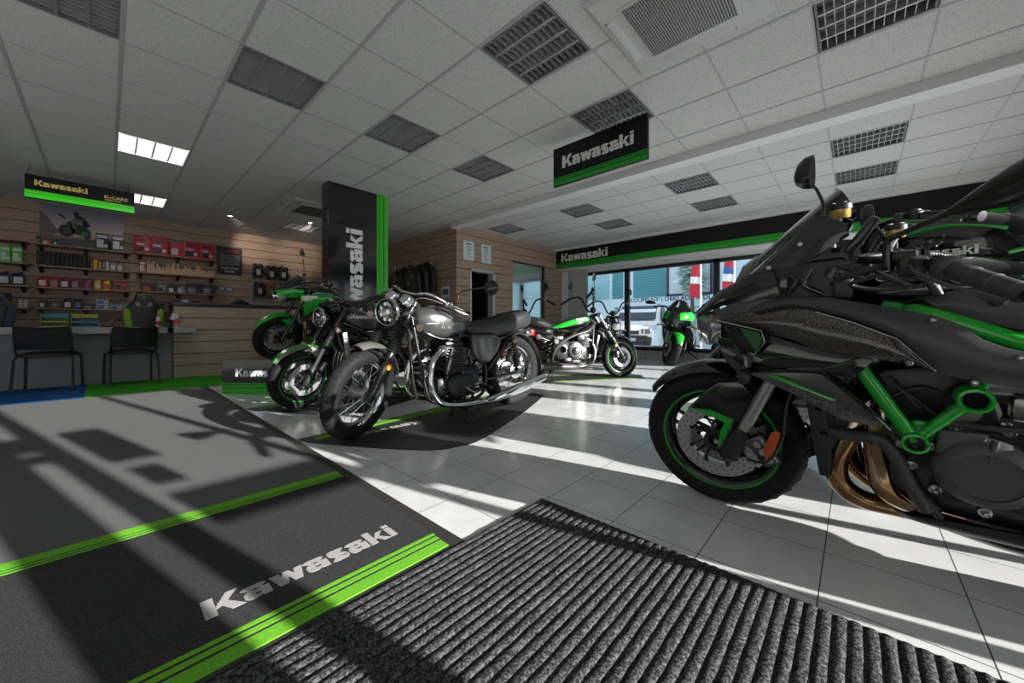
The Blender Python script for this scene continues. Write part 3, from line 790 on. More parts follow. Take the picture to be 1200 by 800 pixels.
def cast_wheel(root, name, T, c, R, w, rr, spokes=5, accent=None, rim=None, discs=(), fr=True, grooves=34, split=.16, drum=None):
    g = G(T); hw = w/2
    g.lathe([(rr, -hw*.78), (rr+.010, -hw*.80), (rr+.008, -hw*.70), (rr-.014, -hw*.62), (rr-.030, -hw*.2), (rr-.030, hw*.2), (rr-.014, hw*.62), (rr+.008, hw*.70), (rr+.010, hw*.80), (rr, hw*.78), (rr-.022, hw*.60), (rr-.038, hw*.2), (rr-.038, -hw*.2), (rr-.022, -hw*.60)], c, (0, 1, 0), 56, close=True)
    g.lathe([(.014, -hw*.75), (.046, -hw*.7), (.050, 0), (.046, hw*.7), (.014, hw*.75)], c, (0, 1, 0), 24, close=True)
    X, Y, D = frame_of((0, 1, 0))
    for k in range(spokes):
        for sg in ((-1, 1) if split else (0,)):
            a = 2*PI*k/spokes+.3
            e0 = X*math.cos(a+sg*.10)+Y*math.sin(a+sg*.10); e1 = X*math.cos(a+sg*split)+Y*math.sin(a+sg*split)
            em = (e0*.45+e1*.55).normalized()
            g.tube([V(c)+e0*.040, V(c)+em*(rr*.5), V(c)+e1*(rr-.030)], [.017, .011, .013], 8, flat=.62)
    o = g.out(name, rim or RIMBLK, root, 40)
    tyre(o, T, c, R, w, rr, grooves)
    if accent:
        g = G(T)
        for sg in (1, -1): g.lathe([(rr+.0105, sg*hw*.805), (rr+.003, sg*hw*.815), (rr-.002, sg*hw*.79), (rr+.008, sg*hw*.79)], c, (0, 1, 0), 56, close=True)
        g.out('rim_stripe', accent, o, 30)
    for y, r0, r1 in discs: disc(o, T, (c[0], c[1]+y, c[2]), r0, r1)
    g = G(T); g.cyl((c[0], c[1]-hw*1.25, c[2]), (c[0], c[1]+hw*1.25, c[2]), .011, 12); g.out('axle', STEEL, o)
    return o
def wire_wheel(root, name, T, c, R, w, rr, disc_y=None, hubr=.052, dr=.15, disc_r0=.10):
    g = G(T); hw = w/2
    g.lathe([(rr+.008, -hw*.80), (rr+.002, -hw*.72), (rr-.012, -hw*.60), (rr-.022, -hw*.3), (rr-.016, 0), (rr-.022, hw*.3), (rr-.012, hw*.60), (rr+.002, hw*.72), (rr+.008, hw*.80), (rr-.006, hw*.5), (rr-.012, 0), (rr-.006, -hw*.5)], c, (0, 1, 0), 60, close=True)
    o = g.out(name, CHROME, root, 50)
    tyre(o, T, c, R, w, rr, 44)
    g = G(T); g.lathe([(.012, -.075), (hubr, -.07), (hubr, -.055), (hubr*.62, -.045), (hubr*.55, 0), (hubr*.62, .045), (hubr, .055), (hubr, .07), (.012, .075)], c, (0, 1, 0), 28); g.cyl((c[0], c[1]-.10, c[2]), (c[0], c[1]+.10, c[2]), .011, 12)
    g.out('hub', ALU, o, 35)
    X, Y, D = frame_of((0, 1, 0)); g = G(T); n = 36
    for k in range(n):
        a = 2*PI*k/n; sg = 1 if k % 2 else -1; da = .42 if (k//2) % 2 else -.42
        e0 = X*math.cos(a+da)+Y*math.sin(a+da); e1 = X*math.cos(a)+Y*math.sin(a)
        g.tube([V(c)+e0*(hubr-.004)+D*sg*.060, V(c)+e1*(rr-.014)+D*sg*.008], .0022, 5, cap=False)
    g.out('spokes', CHROME, o, 60)
    if disc_y is not None: disc(o, T, (c[0], c[1]+disc_y, c[2]), disc_r0, dr)
    return o
def fork(root, T, ax, z_top, rake, ys, low=.26, r0=.021, r1=.028, upper=None, lower=None, gaiter=None, usd=False, mid=None):
    """two fork legs rising from the axle; ax=(x,z)"""
    dx_, dz_ = -math.sin(math.radians(rake)), math.cos(math.radians(rake)); L = (z_top-ax[1])/dz_
    P = lambda t, y: V((ax[0]+dx_*t, y, ax[1]+dz_*t))
    for sg in (1, -1):
        y = ys*sg; g = G(T)
        if usd:
            g.tube([P(.02, y), P(L*.48, y)], r0, 14); o = g.out('fork_leg', upper or CHROME, root)
            g = G(T); g.tube([P(L*.44, y), P(L*.46, y), P(L, y)], [r1+.004, r1+.001, r1], 16); g.lathe([(r1+.003, -.012), (r1+.006, 0), (r1+.003, .012)], P(L*.45, y), (dx_, 0, dz_), 16); g.out('outer_tube', lower or SATIN, o)
            g = G(T); g.tube([P(-.045, y), P(0, y), P(.06, y), P(.10, y)], [.028, .036, .030, .024], 14); g.cyl(P(0, y-.022), P(0, y+.022), .026, 16); g.cyl(P(0, y-.026), P(0, y+.026), .012, 6); g.out('axle_clamp', MATTE, o, 35)
        else:
            g.tube([P(low, y), P(L, y)], r0, 14); o = g.out('fork_leg', upper or CHROME, root)
            g = G(T); g.tube([P(-.02, y), P(.0, y), P(.05, y), P(low*.8, y), P(low, y), P(low+.015, y)], [.024, .030, r1-.002, r1, r1+.002, r1-.003], 14); g.cyl(P(0, y-.03), P(0, y+.03), .016, 12); g.out('lower_tube', lower or SATIN, o, 35)
            if gaiter:
                a, b = gaiter; pr_ = []
                k = 11
                for i in range(k): pr_ += [(r1-.002, (b-a)*i/k), (r1+.011, (b-a)*(i+.5)/k)]
                pr_.append((r1-.002, b-a)); g = G(T); g.lathe(pr_, P(a, y), (dx_, 0, dz_), 18); g.out('fork_gaiter', MATTE, o, 60)
    g = G(T)
    for t in ((L, L-.17) if mid is None else (L, mid)):
        q = P(t, 0); g.box((q.x-.02*dz_, 0, q.z-.02*dx_*0), (.075, ys*2+.07, .032), .012, Matrix.Rotation(-math.radians(rake), 3, 'Y'))
        for sg in (1, -1): g.tube([P(t-.018, ys*sg), P(t+.018, ys*sg)], r0+.014, 14)
    q0, q1 = P(L-.19, 0), P(L+.01, 0); g.cyl(q0-V((.035, 0, 0)), q1-V((.035, 0, 0)), .03, 14)
    g.out('fork_clamp', SATIN, root, 35)
    return P
def arc_fender(root, name, T, c, R, a0, a1, w, m, th=.004, crown=.5, smooth=18, taper=(.5, 1., .9), stripe=None):
    """curved mudguard over a wheel, angles in the x-z plane seen from the left, degrees"""
    g = G(T); rows = []; n = smooth
    def row(a, ww, r):
        o = []; k = 10
        for i in range(k+1):
            s = -1+2*i/k; rr = r-crown*ww*(abs(s)**2.2)*.8
            o.append((c[0]+rr*math.cos(a), c[1]+s*ww, c[2]+rr*math.sin(a)))
        return o
    for i in range(n+1):
        t = i/n; a = math.radians(a0+(a1-a0)*t); q = t*(len(taper)-1); k = min(int(q), len(taper)-2); f = taper[k]+(taper[k+1]-taper[k])*(q-k)
        A = row(a, w/2*f, R); B = row(a, w/2*f-.003, R-th); rows.append(A+B[::-1])
    g.loft(rows); o = g.out(name, m, root, 50)
    if stripe:
        for s0, s1, ms in stripe:
            g = G(T); up = []; dn = []
            for i in range(n+1):
                t = i/n; a = math.radians(a0+(a1-a0)*t); q = t*(len(taper)-1); k = min(int(q), len(taper)-2); f = taper[k]+(taper[k+1]-taper[k])*(q-k); ww = w/2*f
                for s, L in ((s0, up), (s1, dn)):
                    rr = R-crown*ww*(abs(s)**2.2)*.8+.0012; L.append((c[0]+rr*math.cos(a), c[1]+s*ww, c[2]+rr*math.sin(a)))
            N = len(up); g.add(up+dn, [(i, i+1, N+i+1, N+i) for i in range(N-1)]); g.out('stripe', ms, o, 50)
    return o
def round_lamp(root, T, c, d, R, shell=None, ring=None, depth=.12, petals=6):
    d = V(d).normalized(); c = V(c); g = G(T)
    g.lathe([(0, -depth), (R*.35, -depth*.97), (R*.72, -depth*.75), (R*.95, -depth*.38), (R*1.0, 0)], c, d, 32); o = g.out('headlight', shell or SATIN, root, 50)
    g = G(T); g.lathe([(R*1.0, -.022), (R*1.06, -.014), (R*1.07, .004), (R*1.0, .012), (R*.93, .010), (R*.93, -.012)], c, d, 40, close=True); g.out('headlight_ring', ring or CHROME, o, 50)
    g = G(T); X, Y, D = frame_of(d)
    g.lathe([(R*.93, -.004), (R*.80, -.022), (R*.35, -.045), (0, -.05)], c, d, 18)
    for k in range(petals):
        a = 2*PI*k/petals; e = X*math.cos(a)+Y*math.sin(a); f = X*math.cos(a+.5)+Y*math.sin(a+.5)
        g.add([c+e*R*.25-D*.03, c+f*R*.55-D*.012, c+e*R*.88-D*.004, c+(X*math.cos(a-.5)+Y*math.sin(a-.5))*R*.55-D*.012], [(0, 1, 2, 3)])
        g.cyl(c+f*R*.62-D*.03, c+f*R*.62-D*.006, R*.13, 10)
    g.cyl(c-D*.05, c-D*.008, R*.2, 14); g.out('reflector', mat('lamp_reflector', (.66, .66, .66), .10, 1.), o, 0)
    g = G(T); g.lathe([(R*.94, 0), (R*.75, .010), (R*.4, .017), (0, .019)], c, d, 28); g.out('lens', LENS, o, 60)
    return o
def mirror(root, T, pts, c, n, R=(.055, .075), round_=True, m=None, depth=.03):
    """stalk along pts, head centred at c facing n"""
    g = G(T); g.tube(pts, .0058, 8, 5); g.cyl(V(pts[0])-V((0, 0, .012)), V(pts[0])+V((0, 0, .012)), .011, 10); o = g.out('mirror', m or SATIN, root)
    X, Y, D = frame_of(n); c = V(c); g = G(T); rings = []
    for r, h in ((1., 0.), (1.03, -.006), (.98, -depth*.5), (.72, -depth*.85), (.3, -depth)):
        if round_: rings.append([c+X*math.cos(2*PI*k/24)*R[0]*r+Y*math.sin(2*PI*k/24)*R[1]*r+D*h for k in range(24)])
        else: rings.append([c+X*px_*R[0]*r+Y*py_*R[1]*r+D*h for px_, py_ in MIRROR_SHAPE])
    g.loft(rings); g.out('mirror_head', m or SATIN, o, 50)
    g = G(T); g.loft([[c+(p-c)*.93+D*.0012 for p in rings[0]], [c+(p-c)*.93+D*.0006 for p in rings[0]]]); g.out('mirror_glass', mat('mirror_glass', (.75, .75, .75), .02, 1.), o, 0)
    return o
def bar(root, T, pts, r=.011, grip=.13, m=None, lever=True, name='handlebar', lm=None):
    """handlebar along pts from left end to right end, with grips, controls and levers"""
    g = G(T); P = catmull(pts, 6); g.tube(P, r, 10); o = g.out(name, m or CHROME, root)
    for e, inn in ((V(pts[0]), V(pts[1])), (V(pts[-1]), V(pts[-2]))):
        d = (inn-e).normalized(); g = G(T); a = e+d*grip
        pr_ = [(r+.003, 0)]
        for k in range(12): pr_ += [(r+.0065, grip*(k+.2)/12), (r+.0065, grip*(k+.8)/12), (r+.005, grip*(k+.9)/12)]
        pr_.append((r+.010, grip+.004)); g.lathe(pr_, e, d, 14); g.lathe([(0, -.022), (r+.004, -.02), (r+.004, -.002), (r, 0)], e, d, 14); g.out('grip', MATTE, o, 35)
        g = G(T); g.box(a+d*.03, (.042, .042, .036), .01, frame_rot(d)); g.box(a+d*.034+V((0, 0, .012)), (.02, .028, .02), .005, frame_rot(d)); g.out('switch_box', MATTE, o, 35)
        if lever:
            f = V((1, 0, 0)); f = (f-d*f.dot(d)).normalized(); g = G(T)
            g.box(a+d*.065+f*.02, (.03, .035, .028), .006, frame_rot(d)); g.tube([a+d*.065+f*.035, a+d*.02+f*.055, e+d*.05+f*.052, e+f*.042-d*.005], [.008, .007, .006, .008], 8, 4, flat=.7); g.out('lever', lm or CHROME, o, 40)
    return o
def frame_rot(d):
    X, Y, D = frame_of(d); return Matrix((X, Y, D)).transposed()
def signal(root, T, base, tip, m=None, lens=None, r=.030):
    d = (V(tip)-V(base)).normalized(); g = G(T); g.tube([base, tip], .008, 8); o = g.out('turn_signal', m or SATIN, root)
    c = V(tip)+d*r*.5; g = G(T); g.lathe([(0, -.035), (r*.7, -.028), (r, -.008), (r, .004)], c, (1, 0, 0), 20); g.out('signal_shell', CHROME if lens is None else (m or SATIN), o, 50)
    g = G(T); g.lathe([(r*.95, .003), (r*.7, .012), (0, .016)], c, (1, 0, 0), 18); g.out('signal_lens', lens or mat('signal_clear', (.62, .40, .34), .15), o, 50)
def fins(g, x, y, z0, z1, dx_, dy_, n, tilt=0):
    for k in range(n):
        z = z0+(z1-z0)*(k+.5)/n; g.box((x, y, z), (dx_, dy_, (z1-z0)/n*.42), .003)
    g.box((x, y, (z0+z1)/2), (dx_*.82, dy_*.82, z1-z0))
def dome(g, c, r, h, n=28, lip=.012, axis=(0, 1, 0)):
    g.lathe([(r+.012, -.02), (r+.012, 0), (r, .004), (r, h*.45), (r*.93, h*.75), (r*.7, h*.95), (0, h)], c, axis, n)
def shock(root, a, b, r=.034, coil=.0055, turns=9, m=None):
    a, b = V(a), V(b); d = (b-a); L = d.length; d.normalize(); X, Y, D = frame_of(d); g = G()
    g.cyl(a, b, .011, 10); g.cyl(a+d*L*.55, a+d*L*.92, r*.7, 14); g.cyl(a+d*L*.86, a+d*L*.9, r+.004, 14); g.cyl(a+d*L*.06, a+d*L*.12, r+.004, 14)
    for q in (a, b): g.cyl(q-V((0, .018, 0)), q+V((0, .018, 0)), .017, 12)
    o = g.out('shock_absorber', SATIN, root); g = G(); n = turns*12
    g.tube([a+d*L*(.12+.74*k/n)+X*math.cos(2*PI*k/12)*r+Y*math.sin(2*PI*k/12)*r for k in range(n+1)], coil, 6); g.out('spring', m or MATTE, o, 60)
def swingarm(root, y, p0, p1, m=None, h=.045):
    g = G(); g.tube([(p0[0], y, p0[1]), ((p0[0]*.4+p1[0]*.6), y*1.1, (p0[1]*.4+p1[1]*.6)), (p1[0], y*1.12, p1[1])], [h*.6, h*.48, h*.5], 12, 4, flat=.8); g.box((p1[0], y*1.12, p1[1]), (.09, .022, .05), .008); return g
def chain(root, y, a, b, ra, rb):
    g = G(); pts = []
    for k in range(9): t = PI/2+PI*k/8; pts.append((a[0]+ra*math.cos(t), y, a[1]+ra*math.sin(t)))
    for k in range(9): t = -PI/2+PI*k/8; pts.append((b[0]+rb*math.cos(t), y, b[1]+rb*math.sin(t)))
    g.tube(pts, .007, 6, closed=True, flat=1.4); return g.out('chain', STEEL, root)
def seat_ribs(g, rings_x, fz, hw):
    for x in rings_x:
        z = fz(x); g.tube([(x, -hw*.80, z-.022), (x, -hw*.55, z-.004), (x, 0, z+.003), (x, hw*.55, z-.004), (x, hw*.80, z-.022)], .006, 6, 3)
def side_logo(g, width, x0, z0, y, slope=0., side=1, depth=.0015, curve=None):
    """word mark on the flank, read from the left (side=1) or right (side=-1)"""
    def p(u, v, d):
        x = x0-u*side; z = z0+v+slope*u; yy = (curve(x, z) if curve else y)
        return V((x, side*(yy+d), z))
    logo(g, width, p, depth)
MIRROR_SHAPE = [(p.x, p.y) for p in catmull([(-.95, -.30, 0), (-.15, -.80, 0), (.85, -.72, 0), (1.0, .0, 0), (.62, .95, 0), (.22, 1.08, 0), (-.50, .55, 0)], 3, True)]
from mathutils.bvhtree import BVHTree
def flank(g, dflt=.12):
    b = BVHTree.FromPolygons([tuple(v) for v in g.v], g.f)
    def f(x, z):
        h = b.ray_cast(V((x, 3, z)), V((0, -1, 0))); return h[0].y if h[0] else dflt
    return f
def both_tube(g, pts, r, n=10, sm=5, **k):
    for s in (1, -1): g.tube([(p[0], p[1]*s, p[2]) for p in pts], r, n, sm, **k)

# ------------------------------------------------------------------ grey classic twin
def classic(root):
    T = steer(1.14, .95, 27, 30); Rf, Rr, wb = .328, .338, 1.50; zr = .375
    wire_wheel(root, 'front_wheel', T, (wb, 0, Rf), Rf, .105, .238, -.062, dr=.15, disc_r0=.11)
    wire_wheel(root, 'rear_wheel', Matrix(), (0, 0, zr), Rr, .135, .238, None, hubr=.075)
    P = fork(root, T, (wb, Rf), .99, 27, .092, low=.335, r0=.021, r1=.030, upper=SATIN, lower=SATIN, gaiter=(.335, .585))
    g = G(T); g.lathe([(0, .006), (.021, .006), (.024, 0)], P(.235, .125), (0, 1, 0), 18); g.cyl(P(.235, .095), P(.235, .126), .01, 8); g.out('fork_reflector', ORNG, root, 30)
    arc_fender(root, 'front_fender', T, (wb, 0, Rf), .375, 74, 168, .145, SILVG, taper=(.75, 1, 1, .8))
    g = G(T)
    for s in (1, -1):
        for a in (.28, .36): g.tube([P(a, .085*s), (wb+.02-.06*(a-.28)*10, .062*s, Rf+.34)], .006, 6)
    g.out('fender_stay', SATIN, root)
    hl = round_lamp(root, T, (1.345, 0, .915), (1, 0, -.06), .098, SATIN, CHROME, .13, 8)
    g = G(T)
    for s in (1, -1): g.tube([(1.19, .092*s, .93), (1.26, .115*s, .925), (1.30, .10*s, .92)], .014, 8)
    g.out('headlight_bracket', ENGS, root)
    for s in (1, -1):
        signal(root, T, (1.235, .10*s, .845), (1.245, .215*s, .845))
    for s in (1, -1):
        g = G(T); d = V((-.50, 0, .866)); c = V((1.225, .068*s, 1.02))
        g.lathe([(0, -.06), (.035, -.055), (.046, -.03), (.048, .02), (.045, .026)], c, d, 24); o = g.out('instrument', CHROME, root, 50)
        g = G(T); g.lathe([(.044, .022), (0, .022)], c, d, 24); g.out('dial', BLACKGL, o, 0)
    bp = [(.86, .405, .985), (.96, .29, 1.025), (1.08, .165, 1.085), (1.125, .06, 1.065), (1.125, -.06, 1.065), (1.08, -.165, 1.085), (.96, -.29, 1.025), (.86, -.405, .985)]
    bar(root, T, bp, .0115, .125)
    mirror(root, Matrix(), [(.825, .265, 1.03), (.80, .30, 1.075), (.715, .385, 1.095), (.67, .42, 1.10)], (.635, .445, 1.10), (-.80, -.45, .05), (.058, .058))
    mirror(root, Matrix(), [(1.065, -.33, 1.06), (1.06, -.345, 1.14), (1.05, -.36, 1.24)], (1.04, -.37, 1.31), (-.85, .3, .05), (.036, .062))
    # tank
    g = G(); g.body([(1.085, .875, .04, .02, .03), (1.06, .868, .085, .065, .085), (.97, .85, .128, .108, .135), (.84, .838, .140, .122, .148), (.72, .825, .122, .108, .128), (.62, .805, .088, .06, .088), (.575, .795, .045, .02, .04)], 32, 2.35, 5)
    fl = flank(g); tk = g.out('fuel_tank', GREYM, root, 60)
    g = G()
    for s in (1, -1):
        g.tube([(1.065, .075*s, .80), (1.0, .108*s, .745), (.90, .122*s, .705), (.80, .120*s, .700), (.70, .10*s, .715), (.62, .066*s, .745)], .0065, 8, 4)
    g.out('tank_seam', CHROME, tk)
    g = G(); g.lathe([(0, .014), (.028, .012), (.032, 0)], (.90, 0, .957), (0, 0, 1), 20); g.out('filler_cap', CHROME, tk)
    g = G()
    for s in (1, -1):
        def pt(x, z): return V((x, s*(fl(x, z)+.0015), z))
        def stroke(pp, w): 
            q = [(a, b) for a, b in pp]; g.tube([pt(*k) for k in q], w, 5, 0)
        for dx_, dz_ in ((0, 0), (-.018, -.002)):
            W = [(.905, .872), (.882, .785), (.856, .852), (.832, .785), (.806, .872)]; stroke([(a+dx_*1., b+dz_) for a, b in W], .0026)
        stroke([(1.01, .822), (.96, .824), (.915, .826)], .0026); stroke([(.785, .826), (.74, .825), (.69, .822)], .0026); stroke([(.785, .810), (.735, .809)], .0022)
    g.out('tank_badge', LETW, tk)
    # seat
    zt = lambda x: .835+.10*max(0, min(1, (.45-x)/.55))
    g = G(); g.body([(.60, .785, .075, .028, .04), (.55, .78, .105, .05, .075), (.40, .79, .138, .06, .105), (.22, .815, .148, .07, .12), (.06, .85, .144, .078, .12), (-.10, .878, .128, .08, .105), (-.19, .885, .085, .052, .07), (-.205, .885, .03, .02, .03)], 28, 3., 4)
    st = g.out('seat', SEATM, root, 50)
    b = BVHTree.FromPolygons([tuple(v) for v in g.v], g.f)
    def top(x, y):
        h = b.ray_cast(V((x, y, 3)), V((0, 0, -1))); return h[0].z if h[0] else .8
    g = G()
    for k in range(13):
        x = .50-k*.048; g.tube([(x, y, top(x, y)+.001) for y in (-.105, -.085, -.05, 0, .05, .085, .105)], .0065, 6, 3)
    g.out('seat_ribs', SEATM, st, 60)
    g = G()
    for s in (1, -1): g.tube([(x, s*fw, z) for x, fw, z in ((.55, .098, .765), (.40, .127, .765), (.22, .134, .785), (.06, .130, .815), (-.10, .114, .845), (-.185, .075, .86))], .005, 6, 4)
    g.out('seat_piping', CHROME, st)
    # frame, covers
    g = G()
    g.tube([(1.17, 0, .985), (1.10, 0, .845)], .030, 14)
    both_tube(g, [(1.12, .03, .88), (.9, .045, .80), (.5, .10, .70), (.2, .115, .70), (-.16, .11, .78)], .0145)
    both_tube(g, [(1.10, .04, .86), (1.05, .07, .55), (1.0, .10, .27), (.93, .105, .20), (.6, .11, .175), (.44, .115, .24), (.42, .11, .45), (.50, .10, .70)], .0145)
    both_tube(g, [(.40, .12, .42), (.25, .125, .58), (.14, .115, .70)], .0115)
    g.out('frame', SATIN, root)
    for s in (1, -1):
        g = G(); g.prism([(.60, .725), (.34, .735), (.262, .68), (.31, .58), (.40, .49), (.50, .48), (.60, .56)], lambda x, z: V((x, s*.085, z)), lambda x, z: V((x, s*.172, z)), .03); g.out('side_cover', GREYM, root, 60)
    # engine
    g = G(); g.box((.72, 0, .30), (.40, .24, .19), .05); g.box((.60, 0, .38), (.26, .22, .16), .04); g.box((.76, 0, .20), (.30, .18, .06), .02)
    fins(g, .755, 0, .43, .635, .20, .30, 9); g.box((.755, 0, .655), (.19, .26, .05), .02); g.box((.755, 0, .69), (.13, .25, .05), .022)
    eng = g.out('engine', ENGB, root, 35)
    for s in (1, -1):
        g = G(); dome(g, (.745, s*.125, .315), .108, .062, axis=(0, s, 0)); g.prism([(.76, .41), (.60, .40), (.555, .35), (.58, .28), (.70, .24)], lambda x, z: V((x, s*.10, z)), lambda x, z: V((x, s*.170, z)), .018); g.out('engine_cover', ENGB, eng, 50)
        g = G()
        for k in range(9): a = 2*PI*k/9; g.bolt((.745+.122*math.cos(a), s*.135, .315+.122*math.sin(a)), (0, s, 0), .008)
        g.out('cover_bolt', STEEL, eng)
        g = G(); g.tube([(.66, .085*s, .60), (.60, .09*s, .595), (.545, .09*s, .58)], [.030, .033, .042], 14); g.lathe([(.044, -.012), (.050, 0), (.044, .012)], (.575, .09*s, .587), (1, 0, .1), 18); g.out('carburettor', ENGS, root)
        g = G(); g.lathe([(0, .018), (.05, .016), (.056, 0)], (.585, s*.125, .575), (0, s, 0), 20); g.out('carburettor_cap', SATIN, root)
    g = G(); g.cyl((.86, .155, .42), (.80, .150, .62), .018, 12); g.out('oil_pipe', SATIN, root)
    for s in (1, -1):
        g = G(); k = [(.845, .10, .600), (.905, .135, .600), (.985, .165, .535), (1.02, .185, .42), (1.01, .198, .30), (.95, .205, .215), (.85, .205, .180), (.70, .205, .165), (.46, .207, .165)]
        g.tube([(a, b_*s, c) for a, b_, c in k], .0225, 16, 6); o = g.out('exhaust_header', CHROME, root, 60)
        g = G(); g.lathe([(.026, -.012)]+[(.044 if q % 2 else .038, -.012+.024*q/8) for q in range(9)]+[(.024, .016)], (.865, .115*s, .604), (.82, .5*s, 0), 18); g.out('exhaust_flange', ALU, o, 20)
        g = G(); g.tube([(.50, .207*s, .163), (.42, .209*s, .172), (.30, .212*s, .195), (.12, .216*s, .230), (-.06, .22*s, .268), (-.20, .222*s, .300), (-.235, .2225*s, .308)], [.026, .038, .046, .047, .044, .034, .032], 20, 4); o = g.out('muffler', CHROME, root, 60)
        g = G(); g.tube([(-.225, .2223*s, .306), (-.24, .2226*s, .309)], .024, 14); g.out('muffler_opening', HOLE, o)
    # rear end
    for s in (1, -1):
        swingarm(root, .11*s, (.44, .33), (0, zr), None, .04).out('swingarm', SATIN, root)
        shock(root, (.135, .150*s, .70), (.075, .155*s, .40), .030, .0055, 9)
    g = G(); g.box((.13, .178, .665), (.03, .012, .03), .004); g.out('shock_reflector', ORNG, root)
    g = G(); g.box((.225, .150, .565), (.045, .014, .03), .005); g.out('side_reflector', REDL, root)
    arc_fender(root, 'rear_fender', Matrix(), (0, 0, zr), .39, 30, 185, .165, GREYM, taper=(.8, 1, 1, .9))
    g = G(); g.box((-.27, 0, .74), (.06, .10, .07), .02); g.out('tail_light', REDL, root); g = G(); g.box((-.22, 0, .735), (.09, .09, .05), .015); g.out('tail_bracket', CHROME, root)
    for s in (1, -1): signal(root, Matrix(), (-.20, .05*s, .70), (-.205, .155*s, .70))
    chain(root, -.085, (.46, .33), (0, zr), .04, .095)
    g = G()
    for s in (1, -1): g.tube([(.53, .08*s, .22), (.60, .105*s, .09), (.63, .13*s, .012)], .013, 8, 3); g.tube([(.63, .13*s, .012), (.58, .15*s, .012)], .012, 8)
    g.tube([(.60, -.105, .09), (.60, .105, .09)], .011, 8); g.tube([(.62, .13, .05), (.56, .17, .075), (.53, .19, .10)], .008, 8, 4); g.out('centre_stand', MATTE, root)
    for s in (1, -1):
        g = G(); g.cyl((.47, .14*s, .275), (.47, .255*s, .285), .016, 12); g.box((.47, .13*s, .28), (.05, .04, .05), .01); g.out('footpeg', MATTE, root)
    g = G(); g.tube([(.48, .15, .27), (.60, .20, .25), (.70, .205, .30), (.70, .24, .30)], .008, 8, 3); g.out('gear_lever', STEEL, root)
    g = G(); g.cyl((1.03, .075, .66), (1.05, .085, .66), .042, 20); g.out('horn', SATIN, root)
    g = G(T)
    for s in (1, -1): g.tube([(.98, .27*s, 1.02), (1.14, .14*s, 1.05), (1.22, .07*s, .96), (1.12, .05*s, .86)], .0045, 6, 6)
    g.out('cable', BLACKPL, root)
    return root
classic(place('motorcycle', (1.233, 2.566), 175.5, 0, 1.50, 0, 1., 'grey classic motorcycle with wire wheels and round headlight in the centre of the showroom'))

# ------------------------------------------------------------------ naked four-cylinder with round lamp
def naked_rest(root, wb, tankm, panel, eng=ENGB, rearz=.31, tail=None, letters=True, hd=HDRM):
    """engine, frame and rear end shared by the naked machines"""
    cast_wheel(root, 'rear_wheel', Matrix(), (0, 0, rearz), .312, .18, .222, 5, None, None, ((-.07, .075, .11),), grooves=26)
    g = G(); g.box((.82, 0, .34), (.40, .30, .22), .05); g.box((.66, 0, .42), (.30, .26, .18), .04); g.box((.84, 0, .22), (.32, .2, .09), .03)
    fins(g, .93, 0, .43, .60, .21, .36, 8); g.box((.93, 0, .635), (.20, .37, .08), .03); e = g.out('engine', eng, root, 35)
    for s in (1, -1):
        g = G(); dome(g, (.84, s*.17, .36), .095, .05, axis=(0, s, 0)); dome(g, (.64, s*.15, .38), .07, .03, axis=(0, s, 0)); g.out('engine_cover', eng, e, 50)
        g = G()
        for k in range(8): a = 2*PI*k/8; g.bolt((.84+.112*math.cos(a), s*.178, .36+.112*math.sin(a)), (0, s, 0), .008)
        g.out('cover_bolt', STEEL, e)
    for y in (-.135, -.045, .045, .135):
        g = G(); g.tube([(1.02, y, .60), (1.085, y, .56), (1.12, y, .42), (1.10, y*.9, .27), (.98, y*.6, .17), (.80, y*.35-.02, .155)], .019, 12, 6); g.out('exhaust_header', hd, root, 60)
    g = G(); g.tube([(.82, -.03, .155), (.62, -.06, .155), (.50, -.13, .20)], [.05, .055, .035], 14, 3); g.tube([(.50, -.13, .20), (.34, -.19, .27), (.05, -.215, .36), (-.10, -.22, .40)], [.035, .055, .058, .045], 18, 5); g.out('muffler', SATIN, root, 60)
    g = G(); both_tube(g, [(wb-.29, .04, .87), (1.0, .14, .80), (.75, .165, .66), (.50, .15, .48), (.46, .13, .32)], .022); both_tube(g, [(.72, .14, .70), (.35, .11, .72), (-.10, .08, .82)], .014); both_tube(g, [(wb-.30, .035, .80), (1.12, .11, .58), (1.0, .16, .50)], .018); g.tube([(wb-.275, 0, .98), (wb-.335, 0, .80)], .034, 14); g.out('frame', SATIN, root)
    for s in (1, -1): swingarm(root, .115*s, (.47, .36), (0, rearz), None, .05).out('swingarm', SATIN, root)
    chain(root, .09, (.50, .36), (0, rearz), .038, .10)
    shock(root, (.42, 0, .60), (.30, 0, .36), .036)
    g = G(); g.tube([(.56, .10, .22), (.52, .20, .13), (.50, .27, .062)], .011, 8, 3); g.box((.495, .272, .060), (.06, .05, .016), .004); g.out('side_stand', MATTE, root)
    for s in (1, -1):
        g = G(); g.cyl((.43, .15*s, .36), (.43, .25*s, .36), .013, 10); g.plate([(.40, .30), (.50, .34), (.47, .48), (.40, .42)], .13*s, .14*s, .002); g.out('footpeg', MATTE, root)
